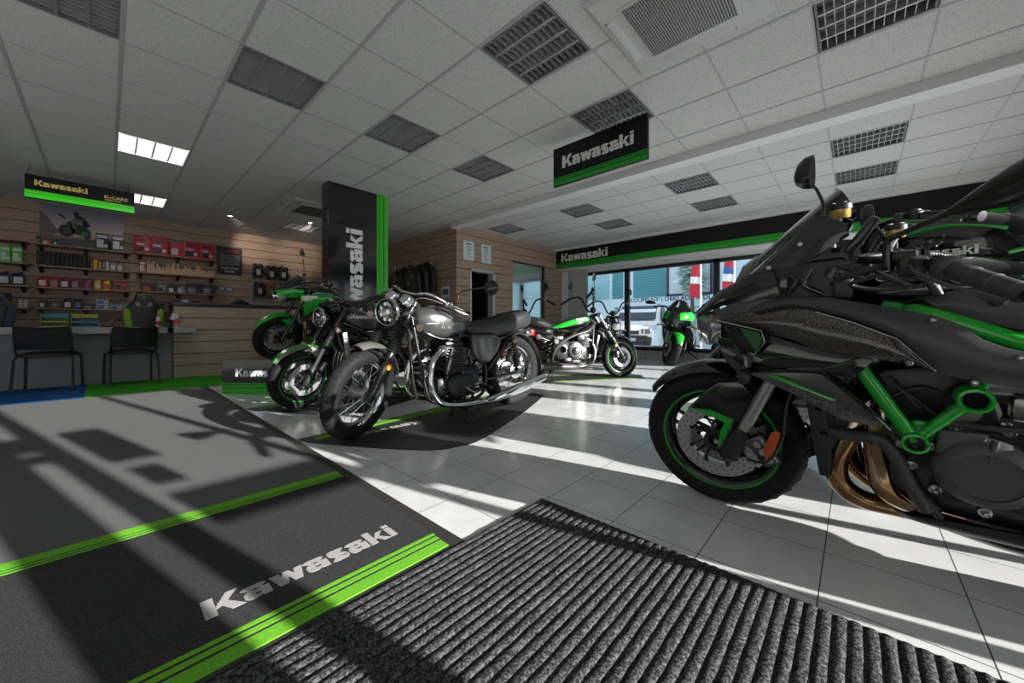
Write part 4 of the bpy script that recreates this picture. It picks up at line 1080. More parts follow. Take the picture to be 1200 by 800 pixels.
def radiator(root, c, w, hgt, tilt=8, side=None):
    g = G(); R = Matrix.Rotation(math.radians(tilt), 3, 'Y'); g.box(c, (.035, w, hgt), .006, R); o = g.out('radiator', MATTE, root)
    g = G()
    for k in range(30):
        z = -hgt/2+hgt*(k+.5)/30; p = R @ V((.019, 0, z)); g.box(V(c)+p, (.004, w*.86, hgt/70), 0, R)
    g.out('radiator_core', GUN, o, 0)
    for s in (1, -1):
        g = G(); p = R @ V((.01, s*(w/2+.012), 0)); g.box(V(c)+p, (.05, .03, hgt*1.02), .008, R); o2 = g.out('radiator_side', side or ALU, o, 35)
        g = G()
        for q in (-.3, .3): p = R @ V((.01, s*(w/2+.028), q*hgt)); g.bolt(V(c)+p, (0, s, 0), .008)
        g.out('side_bolt', MATTE, o2)
def retro(root):
    wb = 1.47; T = steer(1.15, .95, 25, 14)
    cast_wheel(root, 'front_wheel', T, (wb, 0, .305), .305, .122, .222, 5, GREENP, None, ((.07, .105, .158), (-.07, .105, .158)))
    P = fork(root, T, (wb, .305), 1.0, 25, .105, usd=True, r0=.022, r1=.027, upper=ALU, lower=SATIN)
    arc_fender(root, 'front_fender', T, (wb, 0, .305), .338, 35, 135, .135, SILVG, taper=(.7, 1, 1, .8), stripe=((-.62, -.30, GREEN), (.30, .62, GREEN), (-.30, .30, GLOSS)))
    g = G(T)
    for s in (1, -1): g.plate([(wb-.12, .50), (wb-.03, .58), (wb+.05, .60), (wb-.03, .63), (wb-.16, .585)], s*.072, s*.085, .004); g.tube([(wb-.10, .08*s, .52), (wb-.03, .078*s, .60)], .010, 8); g.box((wb-.145, .10*s, .43), (.05, .05, .10), .012, Matrix.Rotation(-.43, 3, 'Y'))
    g.out('fender_bracket', ALU, root)
    for s in (1, -1):
        g = G(T); g.box((wb-.11, s*.085, .335), (.07, .05, .11), .014, Matrix.Rotation(-.3, 3, 'Y')); g.out('brake_caliper', SATIN, root)
    round_lamp(root, T, (1.345, 0, .90), (1, 0, -.05), .093, SATIN, CHROME, .12, 7)
    g = G(T)
    for s in (1, -1): g.cyl((1.25, .075*s, 1.0), (1.29, .075*s, .985), .045, 22); g.lathe([(.046, 0), (.052, -.03), (.03, -.07)], (1.25, .075*s, 1.0), (1, 0, -.3), 20)
    g.out('instrument', GLOSS, root, 50)
    bar(root, T, [(.94, .40, 1.00), (1.05, .27, 1.03), (1.14, .13, 1.07), (1.17, .05, 1.05), (1.17, -.05, 1.05), (1.14, -.13, 1.07), (1.05, -.27, 1.03), (.94, -.40, 1.00)], .0115, .125, SATIN, lm=ALU)
    for s in (1, -1):
        mirror(root, T, [(1.03, .27*s, 1.04), (1.02, .33*s, 1.10), (1.0, .40*s, 1.13)], (.985, .44*s, 1.14), (-.95, -.2*s, .05), (.055, .055)); signal(root, T, (1.26, .10*s, .82), (1.27, .20*s, .82))
    g = G(); g.body([(1.13, .915, .05, .02, .03), (1.10, .91, .10, .07, .09), (1.0, .90, .150, .110, .135), (.86, .885, .155, .112, .14), (.74, .86, .12, .09, .115), (.64, .83, .07, .045, .07), (.60, .82, .04, .02, .03)], 30, 2.3, 5)
    fl = flank(g); tk = g.out('fuel_tank', GREYM, root, 60)
    g = G()
    for s in (1, -1): side_logo(g, .26, 1.065 if s > 0 else .805, .905, 0, 0, s, .0015, fl)
    g.out('lettering', LETW, tk)
    g = G()
    for s in (1, -1): g.tube([(1.10, .10*s, .835), (1.0, .145*s, .785), (.86, .148*s, .768), (.74, .11*s, .768)], .006, 6, 4)
    g.out('tank_seam', CHROME, tk)
    g = G(); g.body([(.68, .80, .08, .03, .05), (.55, .80, .12, .04, .06), (.35, .815, .13, .05, .06), (.15, .85, .125, .05, .06), (0, .875, .10, .045, .05), (-.10, .88, .05, .02, .03)], 24, 3., 4); g.out('seat', SEATM, root, 50)
    g = G(); g.body([(.12, .80, .10, .05, .05), (-.05, .83, .10, .055, .05), (-.20, .87, .075, .045, .04), (-.28, .89, .04, .02, .02)], 20, 2.6, 4); g.out('tail_cowl', GREYM, root, 50)
    g = G(); g.ell((-.27, 0, .875), (.03, .05, .028)); g.out('tail_light', REDL, root)
    for s in (1, -1):
        g = G(); g.plate([(.66, .77), (.40, .78), (.36, .70), (.46, .60), (.60, .64)], s*.11, s*.145, .014); g.out('side_cover', GREYM, root, 50)
    naked_rest(root, wb, GREYM, None, ENGB)
    radiator(root, (1.10, 0, .62), .30, .30, 10, ALU)
    return root
retro(place('motorcycle', (1.305, 3.946), 175.5, 7, 1.47, 0, 1., 'dark grey motorcycle with round headlight and green rim lines, behind the grey classic one'))

# ------------------------------------------------------------------ green naked twin on the platform
def twin(root):
    wb = 1.41; T = steer(1.10, .93, 24, 16)
    cast_wheel(root, 'front_wheel', T, (wb, 0, .305), .305, .122, .222, 5, None, None, ((.07, .10, .148), (-.07, .10, .148)))
    fork(root, T, (wb, .305), .96, 24, .10, low=.28, r0=.021, r1=.028, upper=SATIN, lower=SATIN)
    arc_fender(root, 'front_fender', T, (wb, 0, .305), .335, 25, 135, .145, GREENP, taper=(.35, .95, 1, .75), th=.006)
    for s in (1, -1):
        g = G(T); g.plate([(wb+.03, .56), (wb-.09, .58), (wb-.15, .50), (wb-.11, .36), (wb-.06, .38), (wb-.05, .50)], s*.070, s*.088, .008); g.out('fender_side', GREENP, root, 40)
        g = G(T); g.box((wb-.10, s*.082, .34), (.065, .045, .10), .012); g.out('brake_caliper', SATIN, root)
    # nose cowl
    g = G(T); g.strip([(1.49, 0.0, .925), (1.42, .075, .965), (1.30, .115, .985), (1.20, .13, .975)], [(1.50, .0, .885), (1.45, .075, .875), (1.33, .12, .865), (1.24, .135, .885)], .012, 6, .005, 4, True); g.out('headlight_cowl', GREENP, root, 40)
    g = G(T); g.body([(1.515, .845, .03, .02, .02), (1.47, .845, .075, .042, .045), (1.38, .85, .10, .06, .06), (1.27, .86, .09, .05, .05)], 20, 2.6, 4); o = g.out('headlight', SATIN, root, 50)
    g = G(T); g.strip([(1.522, 0, .860), (1.485, .065, .885), (1.42, .098, .885)], [(1.520, 0, .820), (1.478, .065, .815), (1.41, .100, .83)], .004, 4, .004, 4, True); g.out('headlight_lens', mat('lamp_lens_silver', (.55, .56, .56), .08, .8), o, 40)
    g = G(T); g.strip([(1.20, 0, 1.13), (1.22, .07, 1.115), (1.18, .125, 1.03)], [(1.47, 0, .955), (1.41, .08, .968), (1.27, .122, .985)], .012, 6, .004, 4, True); g.out('wind_screen', SMOKE, root, 40)
    g = G(T); g.box((1.20, 0, 1.03), (.03, .18, .10), .012, Matrix.Rotation(-.5, 3, 'Y')); g.out('instrument', GLOSS, root)
    bar(root, T, [(.93, .40, 1.05), (1.03, .27, 1.08), (1.10, .12, 1.08), (1.13, .04, 1.05), (1.13, -.04, 1.05), (1.10, -.12, 1.08), (1.03, -.27, 1.08), (.93, -.40, 1.05)], .0115, .125, SATIN, lm=STEEL)
    for s in (1, -1):
        mirror(root, T, [(1.01, .26*s, 1.09), (1.02, .29*s, 1.20), (1.02, .33*s, 1.30)], (1.01, .36*s, 1.37), (-.9, -.15*s, .1), (.075, .048), False)
        signal(root, Matrix(), (1.20, .14*s, .80), (1.21, .22*s, .80), SATIN, ORNG, .022)
    g = G(); g.body([(1.10, .90, .06, .03, .04), (1.05, .90, .11, .07, .10), (.93, .91, .155, .10, .15), (.80, .89, .15, .09, .14), (.68, .84, .10, .06, .09), (.60, .80, .06, .03, .04)], 26, 2.5, 4); fl = flank(g); tk = g.out('fuel_tank', GLOSS, root, 50)
    for s in (1, -1):
        g = G(); g.strip([(1.22, .15, .885), (1.10, .185, .90), (.95, .19, .915), (.78, .16, .90)], [(1.15, .17, .62), (1.06, .195, .70), (.92, .19, .80), (.76, .155, .85)], .018, 6, .005, 4, False, s); o = g.out('radiator_shroud', GREENP, root, 40)
        g = G(); g.strip([(1.20, .19, .875), (1.12, .207, .885), (1.03, .212, .895)], [(1.17, .197, .83), (1.10, .212, .845), (1.02, .214, .865)], .004, 3, .002, 4, False, s); g.out('shroud_decal', LETTER, o, 40)
        g = G(); g.strip([(.24, .09, .84), (.10, .085, .89), (-.08, .065, .95), (-.20, .04, .98)], [(.22, .10, .76), (.10, .09, .80), (-.08, .07, .88), (-.22, .04, .95)], .014, 5, .005, 4, False, s); g.out('tail_panel', GREENP, root, 40)
    g = G(); g.body([(.66, .79, .08, .03, .05), (.5, .785, .125, .035, .06), (.30, .80, .12, .05, .06), (.20, .86, .10, .045, .06), (0, .90, .09, .04, .05), (-.12, .93, .05, .02, .03)], 22, 3., 4); g.out('seat', SEATM, root, 50)
    g = G(); g.ell((-.20, 0, .955), (.03, .045, .022)); g.out('tail_light', REDL, root)
    g = G(); g.strip([(1.08, .09, .33), (.90, .13, .30), (.72, .13, .27)], [(1.12, .03, .24), (.90, .06, .16), (.70, .07, .16)], .02, 5, .005, 4, True); g.out('belly_panel', GREENP, root, 40)
    naked_rest(root, wb, GREENP, None, ENGB, hd=BRONZE)
    radiator(root, (1.10, 0, .56), .26, .26, 8, MATTE)
    return root
g_twin = twin(place('motorcycle', (1.39, 4.97), 175, 12, 1.41, .4105, .90, 'green and black naked motorcycle raised on the black display box'))
# ------------------------------------------------------------------ big black machine in the right foreground
def m_carbon():
    m = mat('carbon_weave', (.02, .018, .016), .22, coat=1.); t = NT(m)
    c = t.n('ShaderNodeTexChecker'); c.inputs['Scale'].default_value = 190; t.t.links.new(t.obj(), c.inputs[0])
    t.color(t.mix(c.outputs['Fac'], (.012, .010, .009), (.060, .050, .043))); return m
CARBON = m_carbon(); FAIRB = mat('fairing_black', (.007, .007, .0075), .13, coat=.8); BELT = mat('cover_grey', (.055, .055, .056), .42, .2)
FAIRG = mat('fairing_grey', (.085, .085, .086), .3, .4, coat=.6); HEX = mat('hex_grey', (.16, .16, .16), .4)
def big(root):
    wb = 1.49; T = steer(1.12, 1.0, 24.5, 3); c = (1.518, 0, .314); g_ = None
    w = cast_wheel(root, 'front_wheel', T, c, .315, .128, .228, 5, None, None, ((.066, .108, .166), (-.066, .108, .166)), grooves=30)
    g = G(T)
    for r0, r1 in ((.222, .226), (.2285, .2305)): g.lathe([(r0, .0565), (r1, .0565), (r1, .0545), (r0, .0545)], c, (0, 1, 0), 72, close=True)
    g.lathe([(.2285, -.0565), (.2305, -.0565), (.2305, -.0545), (.2285, -.0545)], c, (0, 1, 0), 72, close=True)
    g.out('rim_stripe', GREENP, w, 30)
    g = G(T); g.tube([(c[0]+.205, .0, c[2]+.03), (c[0]+.165, .01, c[2]+.025)], .004, 8); g.out('valve', MATTE, w)
    P = fork(root, T, (1.45, .315), 1.02, 24.5, .11, usd=True, r0=.0225, r1=.0285, upper=ALU, lower=SATIN, mid=.44)
    for s in (1, -1):
        g = G(T); g.tube([(1.41, s*.108, .36), (1.36, s*.104, .33), (1.335, s*.10, .30)], .02, 10, 3); g.box((1.345, s*.10, .325), (.075, .052, .13), .016, Matrix.Rotation(.55, 3, 'Y')); o = g.out('brake_caliper', GUN, root, 35)
        g = G(T); R = Matrix.Rotation(.55, 3, 'Y')
        for q in (-.035, 0, .035):
            p = R @ V((0, 0, q)); g.lathe([(0, .006), (.013, .006), (.016, 0)], V((1.345, s*.126, .325))+p, (0, s, 0), 14)
        g.out('piston_cap', ALU, o, 40)
        g = G(T); text(g, 'brembo', .030, (lambda u, v, d: V((1.350-.55*u-.2*v, .1265+d, .372-.85*u+.45*v))) if s > 0 else (lambda u, v, d: V((1.32+.55*u, -.1265-d, .29+.85*u))), .0008); g.out('lettering', LETW, o, 0)
        g = G(T); g.prism([(1.315, .42), (1.30, .435), (1.283, .425), (1.308, .335), (1.325, .31), (1.34, .318), (1.342, .345)], lambda x, z: V((x, s*.138, z)), lambda x, z: V((x, s*.150, z)), .004); g.out('fork_reflector', RORNG, root, 30)
        g = G(T); g.tube([(1.40, s*.12, .28), (1.33, s*.15, .30), (1.28, s*.14, .40), (1.26, s*.11, .55), (1.20, s*.08, .72)], .0055, 8, 6); g.out('brake_hose', BLACKPL, root)
    f = arc_fender(root, 'front_fender', T, c, .352, 37, 142, .165, FAIRB, th=.006, crown=.5, taper=(.8, .98, 1, 1, .8))
    for s in (1, -1):
        g = G(T); pl = [(1.612, .464), (1.565, .53), (1.50, .588), (1.42, .60), (1.36, .53), (1.372, .44), (1.425, .32), (1.475, .276), (1.505, .290), (1.497, .369), (1.476, .41), (1.545, .441)]
        g.prism([(x, z) for x, z in pl], lambda x, z: V((x, s*.072, z)), lambda x, z: V((x, s*.088, z)), .005); g.out('fender_side', FAIRB, root, 30)
        g = G(T); q = [(1.612, .462), (1.53, .462), (1.446, .431), (1.478, .35), (1.507, .288), (1.511, .295), (1.499, .369), (1.480, .412), (1.545, .440)]
        g.prism(q, lambda x, z: V((x, s*.0882, z)), lambda x, z: V((x, s*.0895, z))); g.out('fender_chevron', GREENP, root, 0)
    # nose, screen and upper cowl
    g = G(T); g.loft([[(1.583, y*.0, .872), (1.583, 0, .872)]]*2) if 0 else None
    g = G(); U = [(1.571, .0, .862), (1.485, .02, .938), (1.364, .05, 1.043), (1.257, .07, 1.138), (1.175, .085, 1.205)]; L = [(1.573, .030, .862), (1.485, .075, .930), (1.354, .118, 1.02), (1.265, .136, 1.05), (1.180, .138, 1.075)]
    g.skin(U, L, .012, 14, 6, .005, True); g.skin([(u[0], 0, u[2]+.006) for u in U], [(u[0], u[1], u[2]) for u in U], 0, 14, 3, .004, True); g.out('wind_screen', SMOKE, root, 40)
    g = G(); g.skin([(1.364, .05, 1.043), (1.257, .08, 1.138), (1.166, .10, 1.222), (1.089, .13, 1.176)], [(1.354, .122, 1.03), (1.285, .138, 1.045), (1.19, .146, 1.058), (1.168, .146, 1.080), (1.087, .142, 1.135)], .010); g.out('upper_cowl', FAIRB, root, 40)
    g = G()
    for x, y, z in ((1.30, .142, 1.055), (1.21, .130, 1.125)): 
        for s in (1, -1): g.bolt((x, y*s, z), (0, s, 0), .008, .004)
    g.out('cowl_bolt', STEEL, root)
    g = G(); g.skin([(1.589, .0, .879), (1.491, .06, .966), (1.354, .115, 1.04), (1.285, .135, 1.046)], [(1.571, .05, .861), (1.490, .10, .907), (1.399, .14, .935), (1.294, .165, .943), (1.266, .165, .955)], .012); g.skin([(1.589, 0, .883), (1.491, 0, .972)], [(1.589, .002, .879), (1.491, .06, .966)], 0, 6, 3); g.out('nose_cowl', FAIRB, root, 40)
    g = G(); g.skin([(1.497, .098, .892), (1.40, .135, .935), (1.275, .172, .945)], [(1.464, .12, .870), (1.361, .162, .901), (1.226, .182, .918)], .006); g.out('side_cowl', FAIRG, root, 40)
    g = G(); g.skin([(1.590, .0, .868), (1.503, .082, .880), (1.464, .115, .868)], [(1.583, .0, .744), (1.523, .078, .743), (1.470, .112, .780)], .010, 10, 6, .004); g.out('headlight_lens', mat('lamp_lens_silver', (.55, .56, .56), .08, .8), root, 40)
    g = G(); g.body([(1.57, .80, .03, .05, .05), (1.50, .80, .08, .06, .06), (1.40, .80, .11, .08, .10), (1.25, .82, .13, .09, .10)], 20, 2.8, 3); g.out('headlight_shell', MATTE, root, 50)
    g = G(); g.skin([(1.485, .11, .790), (1.342, .135, .770)], [(1.455, .085, .660), (1.40, .10, .625), (1.357, .115, .700)], .012); g.out('chin_panel', FAIRB, root, 40)
    # winglet with green mesh
    for s in (1, -1):
        g = G(); q = [(1.471, .16, .866), (1.317, .21, .834), (1.306, .222, .794), (1.340, .21, .744), (1.356, .20, .746), (1.40, .18, .80)]
        g.prism([(i, 0) for i in range(len(q))], lambda i, _: V((q[int(i)][0], s*q[int(i)][1], q[int(i)][2])), lambda i, _: V((q[int(i)][0]-.004, s*(q[int(i)][1]-.03), q[int(i)][2]))); o = g.out('winglet', FAIRB, root, 20)
        g = G(); g.tube([V((a, s*(b+.002), z)) for a, b, z in q[:5]], .0022, 6); g.out('winglet_edge', STEEL, o)
        g = G(); g.prism([(1.385, .842), (1.322, .829), (1.312, .796), (1.335, .757)], lambda x, z: V((x, s*(.226-.35*(x-1.31)), z)), lambda x, z: V((x, s*(.222-.35*(x-1.31)), z))); g.out('winglet_mesh', mat('mesh_green', (.012, .10, .02), .5), o, 0)
        signal(root, Matrix(), (1.37, .11*s, .67), (1.385, .185*s, .655), MATTE, SATIN, .03)
    # side covers
    BT = [(1.359, .17, .909), (1.274, .18, .947), (1.158, .185, .945), (1.103, .195, .935), (.932, .22, .890), (.862, .23, .858), (.809, .24, .808), (.70, .24, .772), (.60, .22, .755)]
    BB = [(1.326, .18, .898), (1.237, .19, .918), (1.157, .20, .897), (1.052, .23, .862), (.983, .24, .820), (.908, .25, .730), (.862, .25, .712), (.80, .25, .699), (.70, .24, .690), (.60, .22, .69)]
    g = G(); g.skin(BT, BB, .020, 22, 7, .006, True, 3); g.out('duct_cover', BELT, root, 50)
    g = G()
    for x, y, z in ((.912, .236, .872), (.765, .252, .775), (.838, .262, .705)):
        for s in (1, -1): g.lathe([(0, .006), (.0035, .006), (.004, .003), (.007, .006), (.0095, .002), (.011, -.01)], (x, s*y, z), (0, s, .3), 14)
    g.out('cover_bolt', STEEL, root)
    CT = [(1.466, .118, .870), (1.355, .162, .901), (1.226, .184, .917), (1.166, .203, .898), (1.073, .233, .865), (.983, .248, .820), (.910, .256, .733)]
    CB = [(1.444, .13, .812), (1.343, .172, .822), (1.226, .203, .800), (1.166, .218, .773), (1.073, .24, .760), (.964, .256, .747), (.906, .258, .730)]
    g = G(); g.skin(CT, CB, .016, 20, 7, .006, True, 3); g.out('carbon_cowl', CARBON, root, 50)
    g = G()
    for s in (1, -1): g.tube([V((a, s*(b+.003), z)) for a, b, z in CT[3:]+[CB[-1]]], .0022, 6); g.bolt((.957, s*.266, .752), (0, s, 0), .008, .006)
    g.out('cowl_edge', STEEL, root)
    g = G(); g.skin([(1.435, .13, .812), (1.315, .182, .815), (1.167, .213, .772), (1.03, .235, .75)], [(1.435, .10, .750), (1.350, .172, .665), (1.155, .205, .687), (1.085, .21, .665)], .014, 14, 6, .006, True, 3); g.out('shoulder_fairing', GLOSS, root, 50)
    LT = [(1.361, .17, .661), (1.299, .19, .674), (1.154, .213, .689), (1.075, .22, .609), (1.008, .218, .560)]; LB = [(1.356, .17, .652), (1.327, .18, .644), (1.230, .198, .602), (1.106, .21, .535), (1.006, .21, .522)]
    g = G(); g.skin(LT, LB, .006, 16, 5, .006); lf = g.out('lower_fairing', FAIRG, root, 40)
    for s in (1, -1):
        Y = lambda x: s*(.208+.0 + (.022-(x-1.15)*.10 if x > 1.15 else .022))
        g = G(); g.add([(1.302, Y(1.302)+.001*s, .669), (1.275, Y(1.275)+.001*s, .673), (1.113, Y(1.113)+.001*s, .606), (1.129, Y(1.129)+.001*s, .604)], [(0, 1, 2, 3)]); g.out('green_flash', GREENP, lf, 0)
        g = G()
        for k, (x, z) in enumerate([(1.225, .625), (1.205, .612), (1.185, .618), (1.165, .604), (1.15, .588), (1.13, .594), (1.11, .578), (1.178, .592), (1.09, .563), (1.072, .572), (1.055, .553)]):
            pts = [(x+.0105*math.cos(a*PI/3+.2), Y(x)+.0015*s, z+.0105*math.sin(a*PI/3+.2)) for a in range(7)]
            if k % 3 == 1: pts = pts[:5]
            g.tube(pts, .0011, 4)
        for a in (.5, 2.6, 4.7): g.tube([(1.035, Y(1.03)+.0015*s, .535), (1.035+.014*math.cos(a), Y(1.03)+.0015*s, .535+.014*math.sin(a))], .0012, 4)
        g.out('hex_pattern', HEX, lf, 0)
        g = G(); g.prism([(1.154, .712), (1.061, .756), (1.083, .672), (1.107, .668)], lambda x, z: V((x, s*.212, z)), lambda x, z: V((x, s*(.232+(.02 if x < 1.1 else 0)), z)), .004)
        g.tube([(1.152, s*.226, .708), (1.095, s*.232, .644), (1.017, s*.232, .562), (.962, s*.222, .490)], [.010, .013, .012, .008], 10, 4, flat=.5); g.out('air_blade', GLOSS, root, 35)
    # frame
    g = G()
    for s in (1, -1):
        A, B, N1, N2 = V((1.075, s*.175, .735)), None, V((.940, s*.205, .495)), V((.832, s*.218, .648))
        g.tube([A, N1], .0205, 14); g.tube([N1, N2], [.0150, .0175], 14); g.tube([(1.07, s*.165, .72), (1.13, s*.05, .86)], .020, 12)
        for q, r in ((N1, .030), (N2, .034)): g.lathe([(r*.72, .014), (r*.82, .020), (r, .018), (r*1.08, .006), (r*1.08, -.03), (0, -.03)], q+V((0, s*.012, 0)), (0, s, 0), 26)
        g.tube([(1.0, s*.12, .90), (.96, s*.150, .885), (.918, s*.185, .882), (.745, s*.20, .800), (.60, s*.19, .735), (.48, s*.17, .62), (.44, s*.15, .48)], .0235, 14, 4); g.tube([N2, (.80, s*.17, .72)], .016, 12)
        g.box((.915, s*.185, .53), (.06, .02, .05), .006)
    g.tube([(1.13, 0, 1.0), (1.20, 0, .82)], .038, 16)
    fr = g.out('trellis_frame', GREENP, root, 50)
    g = G()
    for s in (1, -1):
        for q, r in ((V((.940, s*.205, .495)), .021), (V((.832, s*.218, .648)), .024)): g.lathe([(0, .004), (r, .004)], q+V((0, s*.014, 0)), (0, s, 0), 22)
    g.out('frame_plug', GLOSS, fr, 0)
    # engine
    g = G(); g.box((.86, 0, .42), (.36, .36, .26), .05); g.box((.66, 0, .46), (.30, .32, .26), .05); g.box((.90, 0, .62), (.24, .34, .22), .04, Matrix.Rotation(.25, 3, 'Y')); g.box((.80, 0, .28), (.34, .24, .10), .03); g.box((.78, 0, .74), (.40, .30, .12), .04)
    e = g.out('engine', ENGB, root, 35)
    for s in (1, -1):
        g = G(); cx, cz = .805, .428
        g.lathe([(.102, -.03), (.102, .006), (.097, .018), (.074, .034), (.069, .036), (.067, .030), (0, .030)], (cx, s*.205, cz), (0, s, 0), 40); g.prism([(.90, .475), (.893, .545), (.80, .548), (.83, .44)], lambda x, z: V((x, s*.18, z)), lambda x, z: V((x, s*.222, z)), .010); g.tube([(.80, s*.232, .485), (.792, s*.226, .535)], .008, 8)
        g.out('engine_cover', mat('cover_dark', (.085, .085, .085), .42, .5), e, 50)
        g = G()
        for x, z in ((.925, .525), (.965, .475), (.945, .41), (.86, .550), (.895, .345), (.80, .305), (.715, .34), (.70, .52), (.765, .555), (.905, .48)): g.bolt((x, s*.203, z), (0, s, 0), .010, .010); g.cyl((x, s*.15, z), (x, s*.20, z), .014, 10)
        g.out('cover_bolt', STEEL, e, 30)
        g = G(); g.lathe([(0, .02), (.03, .018), (.036, 0), (.036, -.05)], (.845, s*.19, .60), (0, s, 0), 18); g.box((.72, s*.18, .62), (.09, .05, .07), .012); g.box((.78, s*.17, .68), (.12, .06, .05), .012); g.cyl((.70, s*.18, .58), (.70, s*.225, .58), .022, 14); g.out('engine_fitting', ENGS, e, 40)
    g = G()
    for s in (1, -1):
        g.tube([(.89, s*.21, .565), (.80, s*.225, .570), (.72, s*.228, .575), (.64, s*.22, .535), (.60, s*.20, .45)], .0095, 10, 6); g.tube([(.99, s*.18, .62), (.93, s*.19, .66), (.88, s*.18, .64)], .006, 8, 5); g.tube([(.97, s*.19, .655), (.90, s*.20, .585)], .004, 6); g.tube([(1.0, s*.19, .69), (.93, s*.20, .60)], .005, 6); g.tube([(.76, s*.2, .66), (.68, s*.22, .64), (.62, s*.2, .56)], .006, 8, 5)
    g.out('hose', BLACKPL, e, 60)
    # radiator, coolant hoses, exhaust, belly
    g = G(); R = Matrix.Rotation(.12, 3, 'Y'); g.box((1.15, 0, .52), (.05, .30, .30), .006, R); rd = g.out('radiator', MATTE, root)
    for s in (1, -1):
        g = G(); g.prism([(1.200, .585), (1.146, .592), (1.138, .487), (1.128, .347), (1.138, .300), (1.164, .298), (1.187, .478)], lambda x, z: V((x, s*.135, z)), lambda x, z: V((x, s*.172, z)), .005); g.prism([(1.14, .57), (1.075, .58), (1.08, .42), (1.12, .29), (1.14, .30)], lambda x, z: V((x, s*.10, z)), lambda x, z: V((x, s*.140, z)), .004)
        o = g.out('radiator_side', MATTE, rd, 25)
        g = G()
        for z in (.555, .455): g.lathe([(0, .004), (.006, .004), (.007, .001), (.012, .005), (.014, 0)], (1.162-(.555-z)*.1, s*.172, z), (0, s, 0), 14)
        g.out('side_bolt', GLOSS, o)
    g = G(); g.tube([(1.16, .11, .47), (1.125, .165, .468), (1.06, .185, .474), (1.012, .195, .478), (.975, .20, .425), (.945, .198, .345), (.91, .18, .262)], .0185, 14, 6)
    for p, d in (((1.105, .17, .469), (1, 0, 0)), ((1.03, .19, .477), (1, 0, 0))): g.lathe([(.020, -.008), (.023, -.006), (.023, .006), (.020, .008)], p, d, 16)
    g.out('coolant_hose', mat('rubber_hose', (.035, .035, .036), .5), root, 60)
    g = G()
    for s, y in ((1, .165), (1, .13)): g.tube([(.99, y, .50), (.965, y+.02, .42), (.93, y+.02, .33), (.88, y, .24)], .011, 10, 5)
    g.out('wiring_loom', MATTE, root, 60)
    for pts, rr in (([(.97, .12, .60), (1.005, .145, .55), (1.02, .155, .46), (1.012, .155, .37), (1.0, .148, .30), (.965, .125, .255), (.90, .08, .215), (.82, .05, .19)], [.028, .031, .033, .036, .037, .034, .029]), ([(.99, .07, .60), (1.045, .10, .55), (1.085, .125, .45), (1.118, .13, .35), (1.112, .125, .27), (1.06, .11, .215), (.97, .085, .195), (.84, .05, .18)], [.028, .030, .031, .033, .033, .030, .028]), ([(.98, -.045, .585), (1.05, -.05, .54), (1.09, -.05, .42), (1.09, -.04, .30), (1.04, -.03, .23), (.94, -.01, .20), (.82, .01, .18)], [.028, .03, .031, .031, .028]), ([(.98, -.125, .585), (1.04, -.14, .54), (1.08, -.14, .42), (1.08, -.12, .30), (1.03, -.10, .23), (.94, -.06, .20), (.82, -.02, .18)], [.028, .03, .031, .031, .028])):
        g = G(); g.tube(pts, rr, 18, 6); g.out('exhaust_header', BRONZE, root, 60)
    g = G(); g.skin([(1.287, .128, 1.046), (1.19, .136, 1.056), (1.10, .13, 1.06)], [(1.27, .15, .95), (1.16, .15, .945), (1.08, .15, .94)], .0); g.out('inner_panel', MATTE, root, 40)
    g = G()
    for s in (1, -1):
        g.tube([(1.25, s*.14, 1.03), (1.22, s*.17, 1.0), (1.24, s*.168, .96)], .006, 8, 4); g.tube([(1.18, s*.15, 1.04), (1.20, s*.172, .99), (1.15, s*.17, .955)], .009, 8, 4); g.box((1.255, s*.152, .985), (.03, .03, .06), .006)
    g.out('cockpit_bracket', GLOSS, root, 50)
    g = G(); g.tube([(.86, .03, .185), (.70, .02, .17), (.56, -.02, .18)], [.05, .065, .05], 16, 4); g.tube([(.58, -.03, .18), (.44, -.14, .24), (.20, -.21, .33), (-.05, -.225, .40), (-.10, -.228, .41)], [.04, .06, .068, .066, .05], 18, 5); g.out('muffler', SATIN, root, 60)
    g = G(); g.skin([(1.0, .10, .215), (.95, .135, .205), (.85, .15, .225), (.70, .15, .235), (.52, .12, .24)], [(.965, .05, .165), (.93, .06, .160), (.85, .07, .150), (.70, .07, .148), (.52, .06, .16)], .02, 14, 6, .006, True, 3); g.add([(.965, .05, .165), (.965, -.05, .165), (.85, -.07, .15), (.85, .07, .15), (.52, -.06, .16), (.52, .06, .16)], [(0, 1, 2, 3), (3, 2, 4, 5)]); g.out('belly_pan', MATTE, root, 40)
    # tank, seat, tail
    g = G(); g.body([(1.10, .93, .06, .03, .04), (1.05, .935, .11, .05, .07), (.95, .95, .155, .075, .10), (.82, .955, .165, .075, .13), (.68, .92, .135, .06, .11), (.56, .87, .09, .04, .07), (.50, .84, .05, .02, .03)], 28, 2.6, 5); tk = g.out('fuel_tank', GLOSS, root, 55)
    for s in (1, -1):
        g = G(); g.skin([(.93, .168, .930), (.88, .186, .945), (.75, .188, .955), (.60, .15, .92)], [(.90, .19, .898), (.82, .20, .86), (.72, .195, .825), (.60, .165, .80)], .010, 12, 6, .005, False) if s > 0 else g.strip(rs([(.93, .168, .930), (.88, .186, .945), (.75, .188, .955), (.60, .15, .92)], 12), rs([(.90, .19, .898), (.82, .20, .86), (.72, .195, .825), (.60, .165, .80)], 12), .010, 6, .005, 0, False, -1)
        o = g.out('tank_side_cover', BELT, tk, 40)
        g = G(); g.bolt((.80, s*.205, .915), (0, s, .15), .014, .006); g.out('cover_bolt', MATTE, o)
